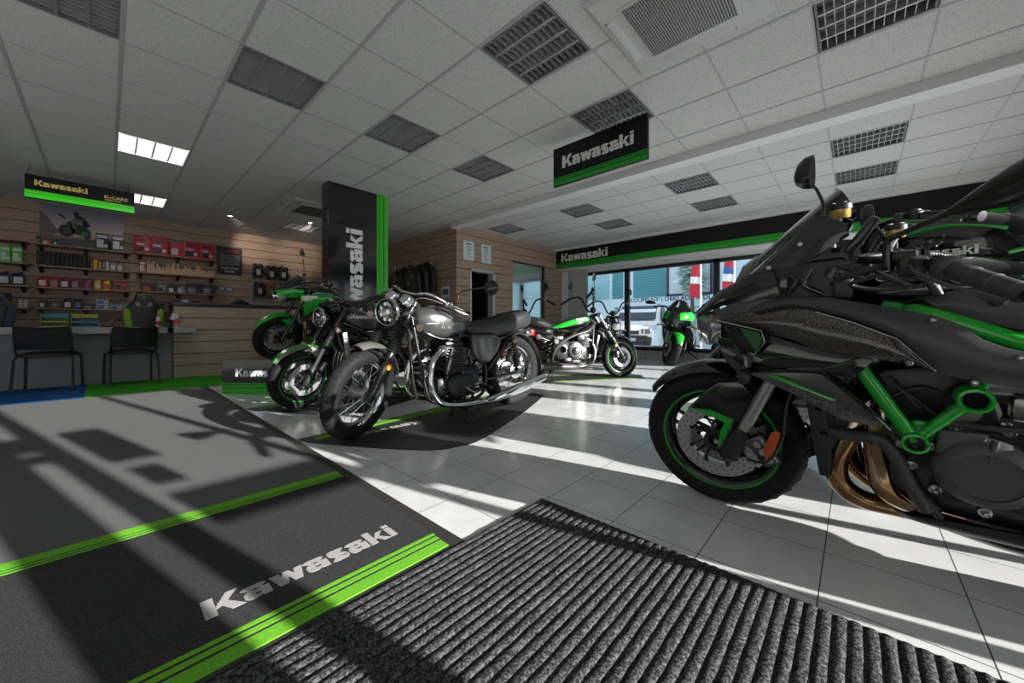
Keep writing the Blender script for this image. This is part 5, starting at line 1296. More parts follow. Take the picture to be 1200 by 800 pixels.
    g = G(); g.tube([(.755, .176, .975), (.70, .17, .985), (.62, .14, .975)], .008, 8, 4, flat=.5); g.tube([(.755, -.176, .975), (.70, -.17, .985), (.62, -.14, .975)], .008, 8, 4, flat=.5); g.out('tank_green_line', GREENP, tk)
    g = G(); g.body([(.60, .82, .09, .03, .05), (.45, .80, .135, .04, .06), (.25, .815, .14, .05, .06), (.12, .84, .12, .05, .06), (.08, .89, .11, .05, .06), (-.10, .94, .10, .045, .05), (-.24, .975, .06, .03, .03)], 24, 3., 4); g.out('seat', SEATM, root, 50)
    g = G(); g.skin([(.35, .11, .79), (.10, .12, .86), (-.15, .10, .93), (-.32, .04, .99)], [(.35, .12, .70), (.10, .12, .77), (-.15, .09, .87), (-.34, .03, .95)], .02, 12, 6); g.out('tail_panel', FAIRB, root, 45); g = G(); g.ell((-.31, 0, .965), (.03, .05, .025)); g.out('tail_light', REDL, root)
    g = G(); both_tube(g, [(.50, .13, .70), (.20, .11, .76), (-.2, .07, .92)], .015); g.out('sub_frame', GREENP, root)
    cast_wheel(root, 'rear_wheel', Matrix(), (0, 0, .318), .318, .19, .222, 5, None, None, ((-.07, .08, .125),), grooves=26)
    for s in (1, -1): swingarm(root, .12*s, (.46, .40), (0, .318), None, .06).out('swingarm', SATIN, root)
    chain(root, .095, (.50, .40), (0, .318), .038, .10); shock(root, (.44, 0, .66), (.32, 0, .40), .036)
    g = G(); g.tube([(.56, .10, .22), (.52, .20, .10), (.50, .255, -.02)], .012, 8, 3); g.box((.49, .26, -.028), (.07, .04, .012), .004); g.out('side_stand', MATTE, root)
    for s in (1, -1):
        g = G(); g.cyl((.44, .15*s, .36), (.44, .26*s, .36), .013, 10); g.plate([(.41, .30), (.52, .34), (.49, .50), (.41, .44)], .14*s, .15*s, .002); g.out('footpeg', MATTE, root)
    # cockpit
    g = G(); both = [(.80, .455, .962), (.895, .33, 1.02), (.965, .24, 1.038), (1.04, .12, 1.05), (1.06, .04, 1.05), (1.06, -.04, 1.05), (1.04, -.12, 1.05), (.965, -.24, 1.045), (.895, -.33, 1.035), (.80, -.455, 1.0)]
    hb = bar(root, Matrix(), both, .0125, .165, SATIN, lm=GUN)
    g = G()
    for a, b in (((.80, .455, .962), (.895, .33, 1.02)),):
        d = (V(b)-V(a)).normalized(); A = V(a); L = .165
        g.lathe([(.021, .0), (.0225, .01), (.0225, L*.97), (.030, L), (.033, L+.01), (.030, L+.02)], A, d, 20)
        for k in (.12, .4, .68): g.lathe([(.0225, L*k-.004), (.0245, L*k), (.0225, L*k+.004)], A, d, 20)
    g.out('thick_grip', mat('grip_rubber', (.045, .045, .046), .5), hb, 40)
    g = G(); g.box((.955, .262, 1.03), (.06, .06, .055), .012); g.box((.97, .245, 1.06), (.05, .045, .03), .008); g.box((.945, .285, 1.02), (.03, .04, .02), .006); g.out('switch_cluster', MATTE, hb, 40)
    g = G(); g.cyl((1.0, .235, 1.02), (1.0, .235, 1.075), .0135, 14); g.tube([(1.03, .235, 1.02), (1.02, .32, 1.02), (.97, .44, .99)], .007, 8, 4); g.out('lever_mount', SATIN, hb, 40)
    g = G(); g.tube([(1.0, .235, 1.05), (1.0, .236, 1.105), (.985, .255, 1.118), (.93, .295, 1.145), (.885, .33, 1.168)], [.0105, .0095, .008, .0075, .009], 12, 6); o = g.out('mirror', SATIN, root, 50)
    g = G(); rg = []
    for t, a_, b_ in ((0, .008, .009), (.12, .016, .014), (.35, .030, .026), (.65, .045, .036), (.9, .050, .040), (1., .046, .036)):
        q = V((.90, .318, 1.162)).lerp(V((.775, .485, 1.222)), t); rg.append([q+V((.62*.0, 0, 0))+V((.80, .60, 0))*(b_*math.cos(2*PI*k/20)*.6)+V((0, 0, 1))*(a_*math.sin(2*PI*k/20)) for k in range(20)])
    g.loft(rg); g.out('mirror_head', SATIN, o, 50)
    g = G(); q0, q1 = V((.878, .325, 1.172)), V((.768, .47, 1.222)); n_ = V((-.80, -.60, 0))*.027; g.add([q0+n_*.5-V((0, 0, .014)), q1+n_-V((0, 0, .036)), q1+n_+V((0, 0, .036)), q0+n_*.5+V((0, 0, .014))], [(0, 1, 2, 3)]); g.out('mirror_glass', mat('mirror_glass', (.75, .75, .75), .02, 1.), o, 0)
    mirror(root, Matrix(), [(1.17, -.235, 1.215), (1.165, -.25, 1.27), (1.185, -.285, 1.335), (1.20, -.31, 1.36)], (1.205, -.345, 1.415), (-.97, .16, -.05), (.052, .070), False, SATIN, .06)
    for x, y, z, r in ((1.112, -.20, 1.205, .034), (.985, .218, 1.112, .023)):
        g = G(); g.lathe([(0, 0), (r*.82, 0), (r*.9, r*.1), (r*.9, r*1.0), (0, r*1.0)], (x, y, z), (0, 0, 1), 22); o = g.out('fluid_reservoir', GOLD, root, 40)
        g = G(); g.lathe([(0, r*1.75), (r*.85, r*1.72), (r*1.02, r*1.55), (r*1.05, r*1.0), (r*.9, r*1.0)], (x, y, z), (0, 0, 1), 22); g.out('reservoir_cap', MATTE, o, 40)
        g = G()
        for k in range(4): a = .6+k*PI/2; g.bolt((x+r*.7*math.cos(a), y+r*.7*math.sin(a), z+r*1.72), (0, 0, 1), .004, .003)
        g.tube([(x, y, z), (x+.02, y+.01*(1 if y > 0 else -1), z-.05), (x+.02, y*1.05, z-.11)], .007, 8, 3); g.out('reservoir_fitting', STEEL, o)
    g = G(); R = Matrix.Rotation(-.55, 3, 'Y'); g.box((1.055, 0, 1.13), (.03, .20, .13), .01, R); o = g.out('dashboard', SATIN, root); g = G(); g.box((1.038, 0, 1.132), (.004, .17, .10), 0, R); g.out('dash_screen', GLOSS, o, 0)
    g = G(); g.box((1.08, 0, 1.02), (.10, .26, .04), .012); g.box((1.14, 0, .96), (.12, .22, .12), .03); g.body([(1.40, .86, .10, .04, .08), (1.20, .86, .15, .05, .10), (1.0, .84, .16, .05, .12), (.8, .80, .17, .05, .1), (.6, .76, .15, .06, .1)], 18, 3, 3); g.out('inner_cowl', MATTE, root, 40)
    g = G()
    for s in (1, -1):
        g.tube([(1.0, s*.23, 1.04), (1.10, s*.17, 1.0), (1.15, s*.10, .95), (1.12, s*.06, .86)], .008, 8, 6); g.tube([(.97, s*.25, 1.02), (1.08, s*.20, .985), (1.02, s*.19, .96), (.93, s*.19, .965)], .0065, 8, 6)
        g.tube([(1.02, s*.20, 1.0), (.96, s*.185, 1.0), (.91, s*.18, .97), (.90, s*.185, .945)], .010, 8, 6); g.lathe([(0, .012), (.009, .010), (.011, 0), (.011, -.03)], (.90, s*.186, .945), (-.4, s*.2, -.8), 12); g.box((1.20, s*.12, .985), (.10, .03, .05), .008); g.box((1.10, s*.15, .965), (.05, .04, .06), .01); g.ell((1.21, s*.13, 1.0), (.03, .02, .03), 12)
    g.out('cockpit_hose', mat('rubber_hose'), root, 50)
    return root
g_big = big(place('motorcycle', (1.985, .42), 90, 10, 1.49, 0, 1., 'large black motorcycle with green trellis frame, bronze exhaust pipes and carbon patterned side'))
# ------------------------------------------------------------------ cruiser
def cruiser(root):
    wb = 1.575; T = steer(1.12, .92, 31, 0)
    cast_wheel(root, 'front_wheel', T, (wb, 0, .312), .312, .125, .232, 5, GREENP, None, ((.07, .10, .15), (-.07, .10, .15)))
    cast_wheel(root, 'rear_wheel', Matrix(), (0, 0, .318), .318, .16, .216, 5, GREENP, None, ((-.07, .08, .125),))
    fork(root, T, (wb, .312), .98, 31, .10, low=.36, r0=.021, r1=.029, upper=CHROME, lower=SATIN)
    arc_fender(root, 'front_fender', T, (wb, 0, .312), .345, 55, 150, .15, GLOSS, taper=(.7, 1, 1, .8))
    for s in (1, -1):
        g = G(T); g.lathe([(0, .006), (.02, .006), (.023, 0)], (1.44, s*.128, .50), (0, s, 0), 16); g.out('fork_reflector', ORNG, root)
        g = G(T); g.box((wb-.10, s*.085, .36), (.07, .05, .11), .014); g.out('brake_caliper', SATIN, root)
    g = G(T); g.body([(1.40, .80, .03, .04, .05), (1.385, .80, .085, .085, .10), (1.30, .80, .10, .09, .10), (1.20, .80, .06, .06, .06)], 22, 2.5, 4); o = g.out('headlight', GLOSS, root, 50); g = G(T); g.body([(1.405, .80, .02, .02, .02), (1.395, .80, .072, .068, .08), (1.38, .80, .08, .075, .09)], 22, 2.5, 3); g.out('headlight_lens', mat('lamp_lens_silver', (.55, .56, .56), .08, .8), o, 50)
    bar(root, T, [(.80, .42, 1.20), (.92, .34, 1.28), (1.03, .20, 1.27), (1.08, .08, 1.06), (1.08, -.08, 1.06), (1.03, -.20, 1.27), (.92, -.34, 1.28), (.80, -.42, 1.20)], .015, .125, SATIN, lm=ALU)
    for s in (1, -1):
        mirror(root, T, [(.95, .31*s, 1.29), (.97, .33*s, 1.36), (.95, .36*s, 1.44)], (.94, .37*s, 1.50), (-.95, -.1*s, .1), (.045, .070), False); signal(root, T, (1.26, .11*s, .74), (1.27, .20*s, .74), SATIN, ORNG, .024)
    g = G(T); g.ell((1.13, 0, 1.06), (.04, .06, .055)); g.out('instrument', SATIN, root, 50)
    g = G(); g.body([(1.10, .90, .04, .03, .04), (1.03, .90, .10, .07, .08), (.90, .89, .135, .085, .11), (.72, .86, .145, .075, .11), (.54, .81, .12, .05, .08), (.40, .76, .08, .03, .05), (.32, .735, .05, .02, .03)], 28, 2.4, 5); fl = flank(g); tk = g.out('fuel_tank', GLOSS, root, 55)
    for s in (1, -1):
        g = G(); up = [(1.0, .945), (.88, .945), (.72, .905), (.52, .835), (.40, .79)]; lo = [(.98, .88), (.88, .86), (.72, .82), (.54, .775), (.40, .77)]
        f = lambda x, z: V((x, s*(fl(x, z)+.0025), z)); U = [f(*q) for q in up]; L = [f(*q) for q in lo]; rows = []
        for k in range(5): rows.append([f(a[0]+(b[0]-a[0])*k/4, a[1]+(b[1]-a[1])*k/4) for a, b in zip(rs([(q[0], 0, q[1]) for q in up], 14), rs([(q[0], 0, q[1]) for q in lo], 14))] if 0 else [f(a.x+(b.x-a.x)*k/4, a.z+(b.z-a.z)*k/4) for a, b in zip(rs([(q[0], 0, q[1]) for q in up], 14), rs([(q[0], 0, q[1]) for q in lo], 14))])
        g.loft(rows, closed=False); g.out('tank_green_panel', GREENP, tk, 60)
        g = G(); logo(g, .17, (lambda u, v, d: V((.93-u*s if s > 0 else .76+u, s*(fl(.85, .90)+.004+d), .885+v-.12*(u if s > 0 else -u))))); g.out('lettering', LETW, tk, 0)
    g = G(); g.body([(.42, .72, .05, .02, .04), (.36, .725, .12, .03, .06), (.22, .735, .15, .045, .07), (.06, .77, .135, .06, .08), (-.02, .80, .10, .04, .06)], 24, 3, 4); g.body([(-.02, .82, .08, .03, .05), (-.12, .84, .10, .035, .05), (-.28, .86, .06, .02, .03)], 20, 3, 3); g.out('seat', SEATM, root, 50)
    g = G(); g.body([(.10, .70, .09, .05, .05), (-.10, .73, .10, .07, .05), (-.30, .72, .09, .08, .05), (-.48, .66, .05, .05, .06)], 22, 2.6, 4); g.out('rear_fender', GREYM, root, 50)
    g = G(); g.ell((-.42, 0, .76), (.045, .05, .03)); g.out('tail_light', REDL, root)
    FRM = mat('frame_warm_grey', (.06, .057, .052), .38, .3)
    g = G(); both_tube(g, [(1.12, .05, .86), (.95, .15, .73), (.70, .175, .66), (.48, .17, .55), (.36, .16, .40), (.34, .14, .28)], .030, flat=.75); both_tube(g, [(1.10, .04, .80), (1.05, .10, .62), (1.02, .13, .50)], .022); both_tube(g, [(.46, .15, .58), (.20, .12, .66), (-.20, .09, .72)], .016); g.tube([(1.14, 0, .96), (1.10, 0, .78)], .034, 14); g.out('frame', FRM, root, 50)
    g = G(); g.box((.74, 0, .40), (.40, .30, .24), .05); g.box((.56, 0, .44), (.26, .26, .20), .04); g.box((.70, 0, .27), (.30, .20, .08), .03); fins(g, .86, 0, .48, .62, .21, .30, 7); g.box((.87, 0, .655), (.20, .32, .08), .025); e = g.out('engine', ENGB, root, 35)
    for s in (1, -1):
        g = G(); dome(g, (.70, s*.165, .43), .125, .045, axis=(0, s, 0)); g.lathe([(.05, .05), (.13, .03), (.15, .0)], (.50, s*.15, .45), (0, s, 0), 26); g.out('engine_cover', GUN, e, 50)
        g = G(); g.lathe([(0, .075), (.04, .072), (.055, .06), (.06, .03)], (.70, s*.165, .43), (0, s, 0), 26); g.lathe([(.10, .052), (.112, .05), (.115, .03)], (.70, s*.165, .43), (0, s, 0), 30); g.box((.82, s*.15, .63), (.13, .04, .09), .02); g.box((.58, s*.16, .30), (.12, .04, .06), .014)
        for k in range(7): a = 2*PI*k/7; g.bolt((.70+.138*math.cos(a), s*.168, .43+.138*math.sin(a)), (0, s, 0), .009)
        g.out('cover_trim', mat('trim_steel', (.24, .24, .235), .24, 1.), e, 50)
    for y in (-.10, .05):
        g = G(); g.tube([(.95, y, .60), (1.03, y, .56), (1.06, y-.02, .44), (1.02, y-.05, .28), (.92, -.12, .21), (.72, -.15, .19)], .021, 14, 6); g.out('exhaust_header', mat('trim_steel', (.24, .24, .235), .24, 1.), root, 60)
    g = G(); g.tube([(.78, -.15, .19), (.66, -.19, .195), (.50, -.205, .20), (.20, -.21, .215), (.02, -.21, .225), (-.02, -.21, .225)], [.03, .052, .064, .066, .062, .05], 20, 4, flat=.85); o = g.out('muffler', mat('muffler_grey', (.075, .072, .066), .5, .5), root, 60); g = G()
    for k in range(3): g.box((.40-.14*k, -.268, .225), (.10, .006, .022), .004)
    g.out('heat_shield_slot', HOLE, o)
    for s in (1, -1): swingarm(root, .11*s, (.38, .34), (0, .318), None, .05).out('swingarm', SATIN, root)
    chain(root, .09, (.40, .34), (0, .318), .038, .10); shock(root, (.44, -.10, .52), (.20, -.10, .42), .035)
    g = G(); g.box((.44, -.16, .62), (.16, .05, .05), .012); g.cyl((.40, -.17, .57), (.40, -.20, .57), .035, 16); g.out('linkage', GUN, root, 40)
    radiator(root, (1.09, 0, .52), .22, .30, 14, SATIN)
    g = G(); g.tube([(.50, .11, .20), (.46, .20, .10), (.44, .26, .01)], .012, 8, 3); g.tube([(.34, -.13, .24), (.335, -.15, .10), (.33, -.16, .0)], .010, 8); g.out('side_stand', MATTE, root)
    for s in (1, -1):
        g = G(); g.cyl((.98, .13*s, .30), (.98, .26*s, .30), .015, 10); g.tube([(.98, .14*s, .30), (.86, .15*s, .34)], .012, 8); g.out('footpeg', MATTE, root)
    return root
cr = cruiser(place('motorcycle', (5.60, 2.70), -30, 4, 1.575, .0, 1., 'black cruiser with green tank panel and green rim, parked behind the grey classic motorcycle'))
def again(src, front, heading, lean, wb, label, sc=1., z=0., recolor=None):
    c = copy_tree(src); a = math.radians(heading)
    c.location = (front[0]-math.cos(a)*wb*sc, front[1]-math.sin(a)*wb*sc, z); c.rotation_euler = (-math.radians(lean), 0, a); c.scale = (sc, sc, sc); c['label'] = label
    if recolor:
        st = [c]
        while st:
            q = st.pop(); st += list(q.children)
            for sl in (q.material_slots if q.type == 'MESH' else []):
                if sl.material and sl.material.name in recolor: mm = recolor[sl.material.name]; sl.link = 'OBJECT'; sl.material = mm
    return c
again(cr, (6.48, 3.20), 222, 3, 1.575, 'black cruiser facing the camera in front of the first street window bar', 1., 0., {'green_paint': GLOSS})
again(cr, (4.72, 4.45), 165, 3, 1.575, 'grey tanked cruiser facing away left, behind the green tanked cruiser', 1., 0., {'green_paint': SILVG, 'gloss_black': SILVG})

# ------------------------------------------------------------------ sports tourer
def sport(root, C1, C2, line, lettering=None):
    wb = 1.45; T = steer(1.12, .98, 24, 24 if lettering is None else 0)
    cast_wheel(root, 'front_wheel', T, (wb, 0, .305), .305, .122, .222, 5, None, None, ((.07, .10, .155), (-.07, .10, .155)))
    fork(root, T, (wb-.04, .305), 1.0, 24, .108, usd=True, upper=ALU, lower=SATIN)
    arc_fender(root, 'front_fender', T, (wb, 0, .305), .335, 25, 140, .15, C1, taper=(.5, .95, 1, .8), th=.006)
    for s in (1, -1):
        g = G(T); g.plate([(wb+.04, .56), (wb-.10, .58), (wb-.16, .48), (wb-.12, .33), (wb-.07, .36), (wb-.05, .50)], s*.07, s*.088, .008); g.out('fender_side', C1, root, 40)
        g = G(T); g.box((wb-.10, s*.085, .34), (.07, .05, .11), .012); g.out('brake_caliper', SATIN, root)
        g = G(T); g.box((wb-.115, s*.125, .42), (.03, .012, .06), .003); g.out('fork_reflector', ORNG, root)
    g = G(); g.skin([(1.56, .0, .94), (1.46, .10, 1.0), (1.32, .17, 1.02), (1.15, .20, 1.0)], [(1.60, .0, .86), (1.50, .12, .86), (1.34, .20, .86), (1.14, .22, .86)], .015, 14, 6, .006, True, 3); g.out('nose_fairing', C1, root, 45)
    g = G(); g.skin([(1.568, 0, .946), (1.50, .065, .990)], [(1.610, 0, .862), (1.545, .085, .864)], .004, 8, 4); g.out('nose_panel', SMOKE, root, 45)
    g = G(); g.skin([(1.60, .0, .86), (1.50, .12, .86), (1.34, .20, .86)], [(1.55, .0, .76), (1.45, .09, .76), (1.33, .15, .74)], .012, 12, 5, .006, True, 3); g.out('headlight_lens', SMOKE, root, 45)
    g = G(); g.body([(1.56, .83, .03, .06, .06), (1.45, .84, .09, .10, .08), (1.25, .86, .15, .10, .12)], 18, 2.6, 3); g.out('headlight_shell', MATTE, root, 50)
    g = G(); g.skin([(1.22, .0, 1.24), (1.20, .08, 1.21), (1.16, .14, 1.12)], [(1.53, .0, .96), (1.45, .09, 1.0), (1.28, .165, 1.02)], .018, 12, 6, .004, True, 3); g.out('wind_screen', SMOKE, root, 45)
    for s in (1, -1):
        if lettering: mirror(root, Matrix(), [(1.06, .22*s, .96), (1.09, .28*s, 1.0), (1.11, .33*s, 1.03)], (1.12, .36*s, 1.06), (-.95, -.15*s, 0), (.035, .042), False)
        else: mirror(root, Matrix(), [(1.40, .10*s, 1.03), (1.38, .20*s, 1.09), (1.36, .30*s, 1.13)], (1.33, .40*s, 1.15), (-.95, -.15*s, 0), (.085, .038), False)
        g = G(); a = [(1.34, .20, .86), (1.10, .225, .88), (.92, .22, .90), (.78, .18, .86)]; b = [(1.36, .15, .62), (1.14, .20, .44), (.98, .20, .32), (.74, .17, .30)]
        g.strip(rs(a, 14), rs(b, 14), .03, 8, .006, 0, False, s); o = g.out('side_fairing', C2, root, 45)
        g = G(); g.strip(rs([(1.27, .243, .80), (1.10, .262, .74), (.90, .25, .70)], 10), rs([(1.26, .243, .775), (1.10, .262, .70), (.90, .25, .685)], 10), .004, 3, .002, 0, False, s); g.out('fairing_stripe', line, o, 45)
        signal(root, Matrix(), (1.28, .20*s, .74), (1.29, .26*s, .735), SATIN, ORNG, .022)
        g = G(); g.strip(rs([(.30, .10, .84), (.10, .12, .90), (-.12, .10, .96), (-.26, .05, .99)], 12), rs([(.30, .12, .74), (.10, .12, .80), (-.12, .09, .89), (-.28, .04, .96)], 12), .015, 5, .005, 0, False, s); g.out('tail_panel', C1, root, 45)
    bar(root, T, [(.90, .36, 1.02), (1.0, .26, 1.05), (1.08, .14, 1.05), (1.12, .05, 1.03), (1.12, -.05, 1.03), (1.08, -.14, 1.05), (1.0, -.26, 1.05), (.90, -.36, 1.02)], .0115, .125, SATIN, lm=GUN)
    g = G(); g.box((1.20, 0, 1.05), (.03, .18, .10), .012, Matrix.Rotation(-.5, 3, 'Y')); g.out('dashboard', GLOSS, root)
    g = G(); g.body([(1.08, .93, .06, .03, .04), (1.02, .94, .12, .09, .10), (.88, .95, .165, .115, .15), (.74, .92, .15, .095, .14), (.62, .86, .10, .05, .09), (.56, .82, .05, .02, .03)], 26, 2.5, 5); fl = flank(g); tk = g.out('fuel_tank', C2, root, 50)
    for s in (1, -1):
        g = G()
        for q in ([(1.02, 1.00), (.92, 1.015), (.80, .985)], [(.80, .905), (.72, .92), (.66, .90)]): g.tube([V((x, s*(fl(x, z)+.001), z)) for x, z in q], .007, 6, 4)
        g.out('tank_stripe', line, tk)
        if lettering:
            g = G(); side_logo(g, .19, 1.05 if s > 0 else .86, .91, 0, 0, s, .0015, fl); g.out('lettering', LETTER, tk)
    g = G(); g.body([(.60, .80, .09, .03, .05), (.45, .79, .135, .04, .06), (.25, .81, .14, .05, .06), (.12, .86, .12, .05, .06), (-.10, .93, .10, .045, .05), (-.24, .97, .05, .02, .03)], 22, 3., 4); g.out('seat', SEATM, root, 50); g = G(); g.ell((-.26, 0, .965), (.03, .05, .025)); g.out('tail_light', REDL, root)
    naked_rest(root, wb, C1, None, ENGB)
    radiator(root, (1.12, 0, .58), .30, .30, 8, MATTE)
    return root
sp_ = sport(place('motorcycle', (7.95, 2.76), 186, 6, 1.45, 0, 1.10, 'green and black sports motorcycle facing the camera in front of the street window'), GREENP, GLOSS, GREENP); sp_.scale = (1.1, 1.35, 1.1)
nb = sport(place('motorcycle', (2.86, .36), 90, 6, 1.45, 0, 1.25, 'black motorcycle with green tank lines and grey lettering, partly hidden behind the large black one'), GLOSS, GLOSS, GREENP, True)
again(bpy.data.objects['motorcycle'], (8.52, 1.82), 92, 3, 1.50, 'classic motorcycle by the street window whose wire wheel shows under the large black one', 1.)
# ================================================================== SERVICE DESK, SHELVES AND GOODS
DESKG = mat('desk_grey', (.27, .27, .275), .5); DESKP = mat('desk_panel', (.19, .19, .195), .6); CHB = mat('chair_black', (.006, .006, .0065), .5); CHM = mat('chair_steel_black', (.010, .010, .011), .3)
o = empty('service_desk', (0, 0, 0), 0, 'long grey service desk behind the two black chairs', 'desk')
g = G(); g.bb(-3.2, .675, 7.25, 8.15, .705, .79, .004); g.bb(.60, .93, 7.25, 7.59, .705, .79, .004); g.out('top', DESKG, o, 0)
g = G(); g.bb(-3.2, .69, 7.60, 7.64, 0.007, .705); g.out('front_panel', DESKP, o, 0)
g = G(); g.bb(-.16, -.09, 7.45, 7.56, .66, .705, .004); g.out('socket_box', BLACKPL, o, 0)
g = G(); g.bb(.66, .69, 7.64, 8.1, .007, .705); g.bb(-3.2, -3.17, 7.64, 8.1, .007, .705); g.out('end_panel', BLACKPL, o, 0)
o = empty('counter', (0, 0, 0), 0, 'tall timber slatted counter with dark top between the desk and the pillar panel', 'counter')
g = G(); planks(g, 'x', .70, 3.9, 7.60, 1, .007, 1.135, (), .187); g.m(1).bb(.70, 3.9, 7.61, 8.2, .007, 1.135); g.out('front', [WOODL, GROOVE], o, 0)
g = G(); g.bb(.68, 3.92, 7.54, 8.25, 1.135, 1.175, .004); g.out('top', mat('counter_top', (.035, .036, .038), .35), o, 0)

def chair():
    o = empty('chair', (0, 0, 0))
    g = G(); g.body([(.235, .455, .19, .022, .022), (.20, .462, .215, .026, .026), (0, .455, .22, .026, .024), (-.17, .45, .21, .024, .022), (-.21, .452, .17, .012, .012)], 24, 4., 4); g.out('seat', CHB, o, 50)
    g = G(); rows = []
    for k in range(9):
        t = k/8; z = .52+.29*t; x = -.205-.10*t; w = .225-.012*t
        f = [(x-.035*(1-(j/5-1)**2)-(0.0), w*(j/5-1), z-(.02*(1-(j/5-1)**2) if k == 8 else 0)) for j in range(11)]
        rows.append(f+[(q[0]+.012, q[1], q[2]) for q in f[::-1]])
    g.loft(rows); g.out('backrest', CHB, o, 50)
    for s in (1, -1):
        g = G(); g.tube([(.20, .215*s, .435), (.24, .235*s, .42), (.265, .245*s, .0)], .0125, 10, 0); g.out('leg', CHM, o)
        g = G(); g.tube([(-.19, .215*s, .435), (-.22, .23*s, .41), (-.29, .24*s, .0)], .0125, 10, 0); g.out('leg', CHM, o)
        g = G(); g.tube([(-.14, .218*s, .43), (-.20, .222*s, .50), (-.24, .222*s, .62), (-.29, .218*s, .79)], .011, 10, 4); g.box((-.27, .222*s, .76), (.02, .012, .03), .003); g.out('back_support', CHM, o)
    g = G(); g.tube([(.20, .20, .435), (.20, -.20, .435), (-.19, -.20, .435), (-.19, .20, .435)], .011, 8, closed=True); g.out('seat_frame', CHM, o)
    return o
c1 = chair(); c1.location = (-.50, 7.31, .007); c1.rotation_euler = (0, 0, math.radians(84)); c1.scale = (1, 1, .985); tag(c1, 'black stacking chair over the blue carpet, left of the two at the desk', 'chair', 'black chairs at the service desk')
c2 = copy_tree(c1); c2.location = (.235, 7.31, .007); c2.rotation_euler = (0, 0, math.radians(96)); c2['label'] = 'black stacking chair on the green carpet, nearer the timber counter'

LIME = mat('chair_lime', (.20, .38, .015), .55); NAVY = mat('chair_navy', (.012, .022, .06), .6)
def gaming(x, y, rz, m2, label):
    o = empty('gaming_chair', (x, y, .007), rz, label, 'chair')
    g = G(); g.prism([(p.x, p.y) for p in catmull([(-.17, .50, 0), (-.20, .78, 0), (-.235, 1.0, 0), (-.20, 1.12, 0), (-.13, 1.22, 0), (-.09, 1.315, 0), (0, 1.335, 0), (.09, 1.315, 0), (.13, 1.22, 0), (.20, 1.12, 0), (.235, 1.0, 0), (.20, .78, 0), (.17, .50, 0)], 4, True)], lambda y_, z: V((-.06-.12*(z-.5), y_, z)), lambda y_, z: V((.03-.12*(z-.5), y_, z)), .02); g.out('backrest', BLACKPL, o, 50)
    for s in (1, -1):
        g = G(); g.prism([(s*a, b) for a, b in ((.11, .55), (.205, .60), (.25, .99), (.225, 1.10), (.165, 1.06), (.135, .85))], lambda y_, z: V((.005-.12*(z-.5), y_, z)), lambda y_, z: V((.075-.12*(z-.5), y_, z)), .02); g.out('side_bolster', m2, o, 45)
        g = G(); g.prism([(s*a, b) for a, b in ((.04, 1.11), (.10, 1.14), (.10, 1.19), (.05, 1.18))], lambda y_, z: V((.02-.12*(z-.5), y_, z)), lambda y_, z: V((.034-.12*(z-.5), y_, z))); g.out('belt_slot', DESKG, o, 0)
        g = G(); g.tube([(.08, .27*s, .50), (.08, .29*s, .66)], .02, 8); g.box((.08, .29*s, .67), (.24, .07, .03), .01); g.out('armrest', BLACKPL, o)
    g = G(); g.body([(-.20, .48, .20, .05, .05), (0, .48, .235, .055, .05), (.22, .48, .22, .05, .05), (.28, .47, .15, .03, .03)], 20, 4., 3); g.out('seat', BLACKPL, o, 50)
    g = G(); g.cyl((0, 0, .10), (0, 0, .44), .028, 12)
    for k in range(5): a = 2*PI*k/5; g.tube([(0, 0, .11), (.28*math.cos(a), .28*math.sin(a), .075)], [.022, .014], 8); g.cyl((.28*math.cos(a), .28*math.sin(a)-.02, .03), (.28*math.cos(a), .28*math.sin(a)+.02, .03), .03, 12)
    g.out('base', BLACKPL, o, 40)
    g = G(); g.ell((-.052+.0, 0, 1.265), (.004, .03, .008), 10); g.out('badge', LIME, o)
    return o
gaming(.415, 8.42, -PI/2, LIME, 'black and lime racing style desk chair behind the service desk')
gaming(-1.12, 8.42, -PI/2, NAVY, 'dark blue desk chair cut by the left edge of the photo')

# paper trays, bottle, tag and papers on the desk
def tray(x, y, cols, label):
    o = empty('letter_tray', (x, y, .79), 0, label, 'letter tray', 'letter trays on the desk')
    for k, m in enumerate(cols):
        z = .065*k; g = G(); g.bb(-.125, .125, -.16, .16, z, z+.004)
        for s in (1, -1): g.bb(s*.125, s*.119, -.16, .16, z, z+.058)
        g.bb(-.125, .125, .154, .16, z, z+.058); g.bb(-.125, .125, -.16, -.155, z, z+.018); g.out('tray', m, o, 0)
TB = mat('tray_blue', (.03, .22, .34), .4); TG = mat('tray_green', (.30, .38, .03), .4)
tray(-.485, 7.95, [TG, TG, TB], 'stacked letter trays topped with blue, on the desk'); tray(-.215, 7.95, [TB, TB, TG], 'stacked letter trays topped with green, beside the blue topped ones')
WHP = mat('label_white', (.50, .50, .49), .5); REDP = mat('pack_red', (.42, .012, .016), .4); BLKP = mat('pack_black', (.012, .012, .013), .4); GRYP = mat('pack_grey', (.20, .20, .20), .5); YELP = mat('pack_yellow', (.55, .32, .02), .35); NAVP = mat('pack_navy', (.012, .024, .075), .4); PURP = mat('pack_purple', (.22, .015, .10), .4); BLUP = mat('pack_blue', (.02, .11, .32), .45); GRNP = mat('pack_green', (.06, .42, .02), .4); TANP = mat('pack_tan', (.66, .42, .27), .6); ORGP = mat('pack_orange', (.55, .10, .02), .45); SILP = mat('can_silver', (.45, .45, .45), .3, .8)
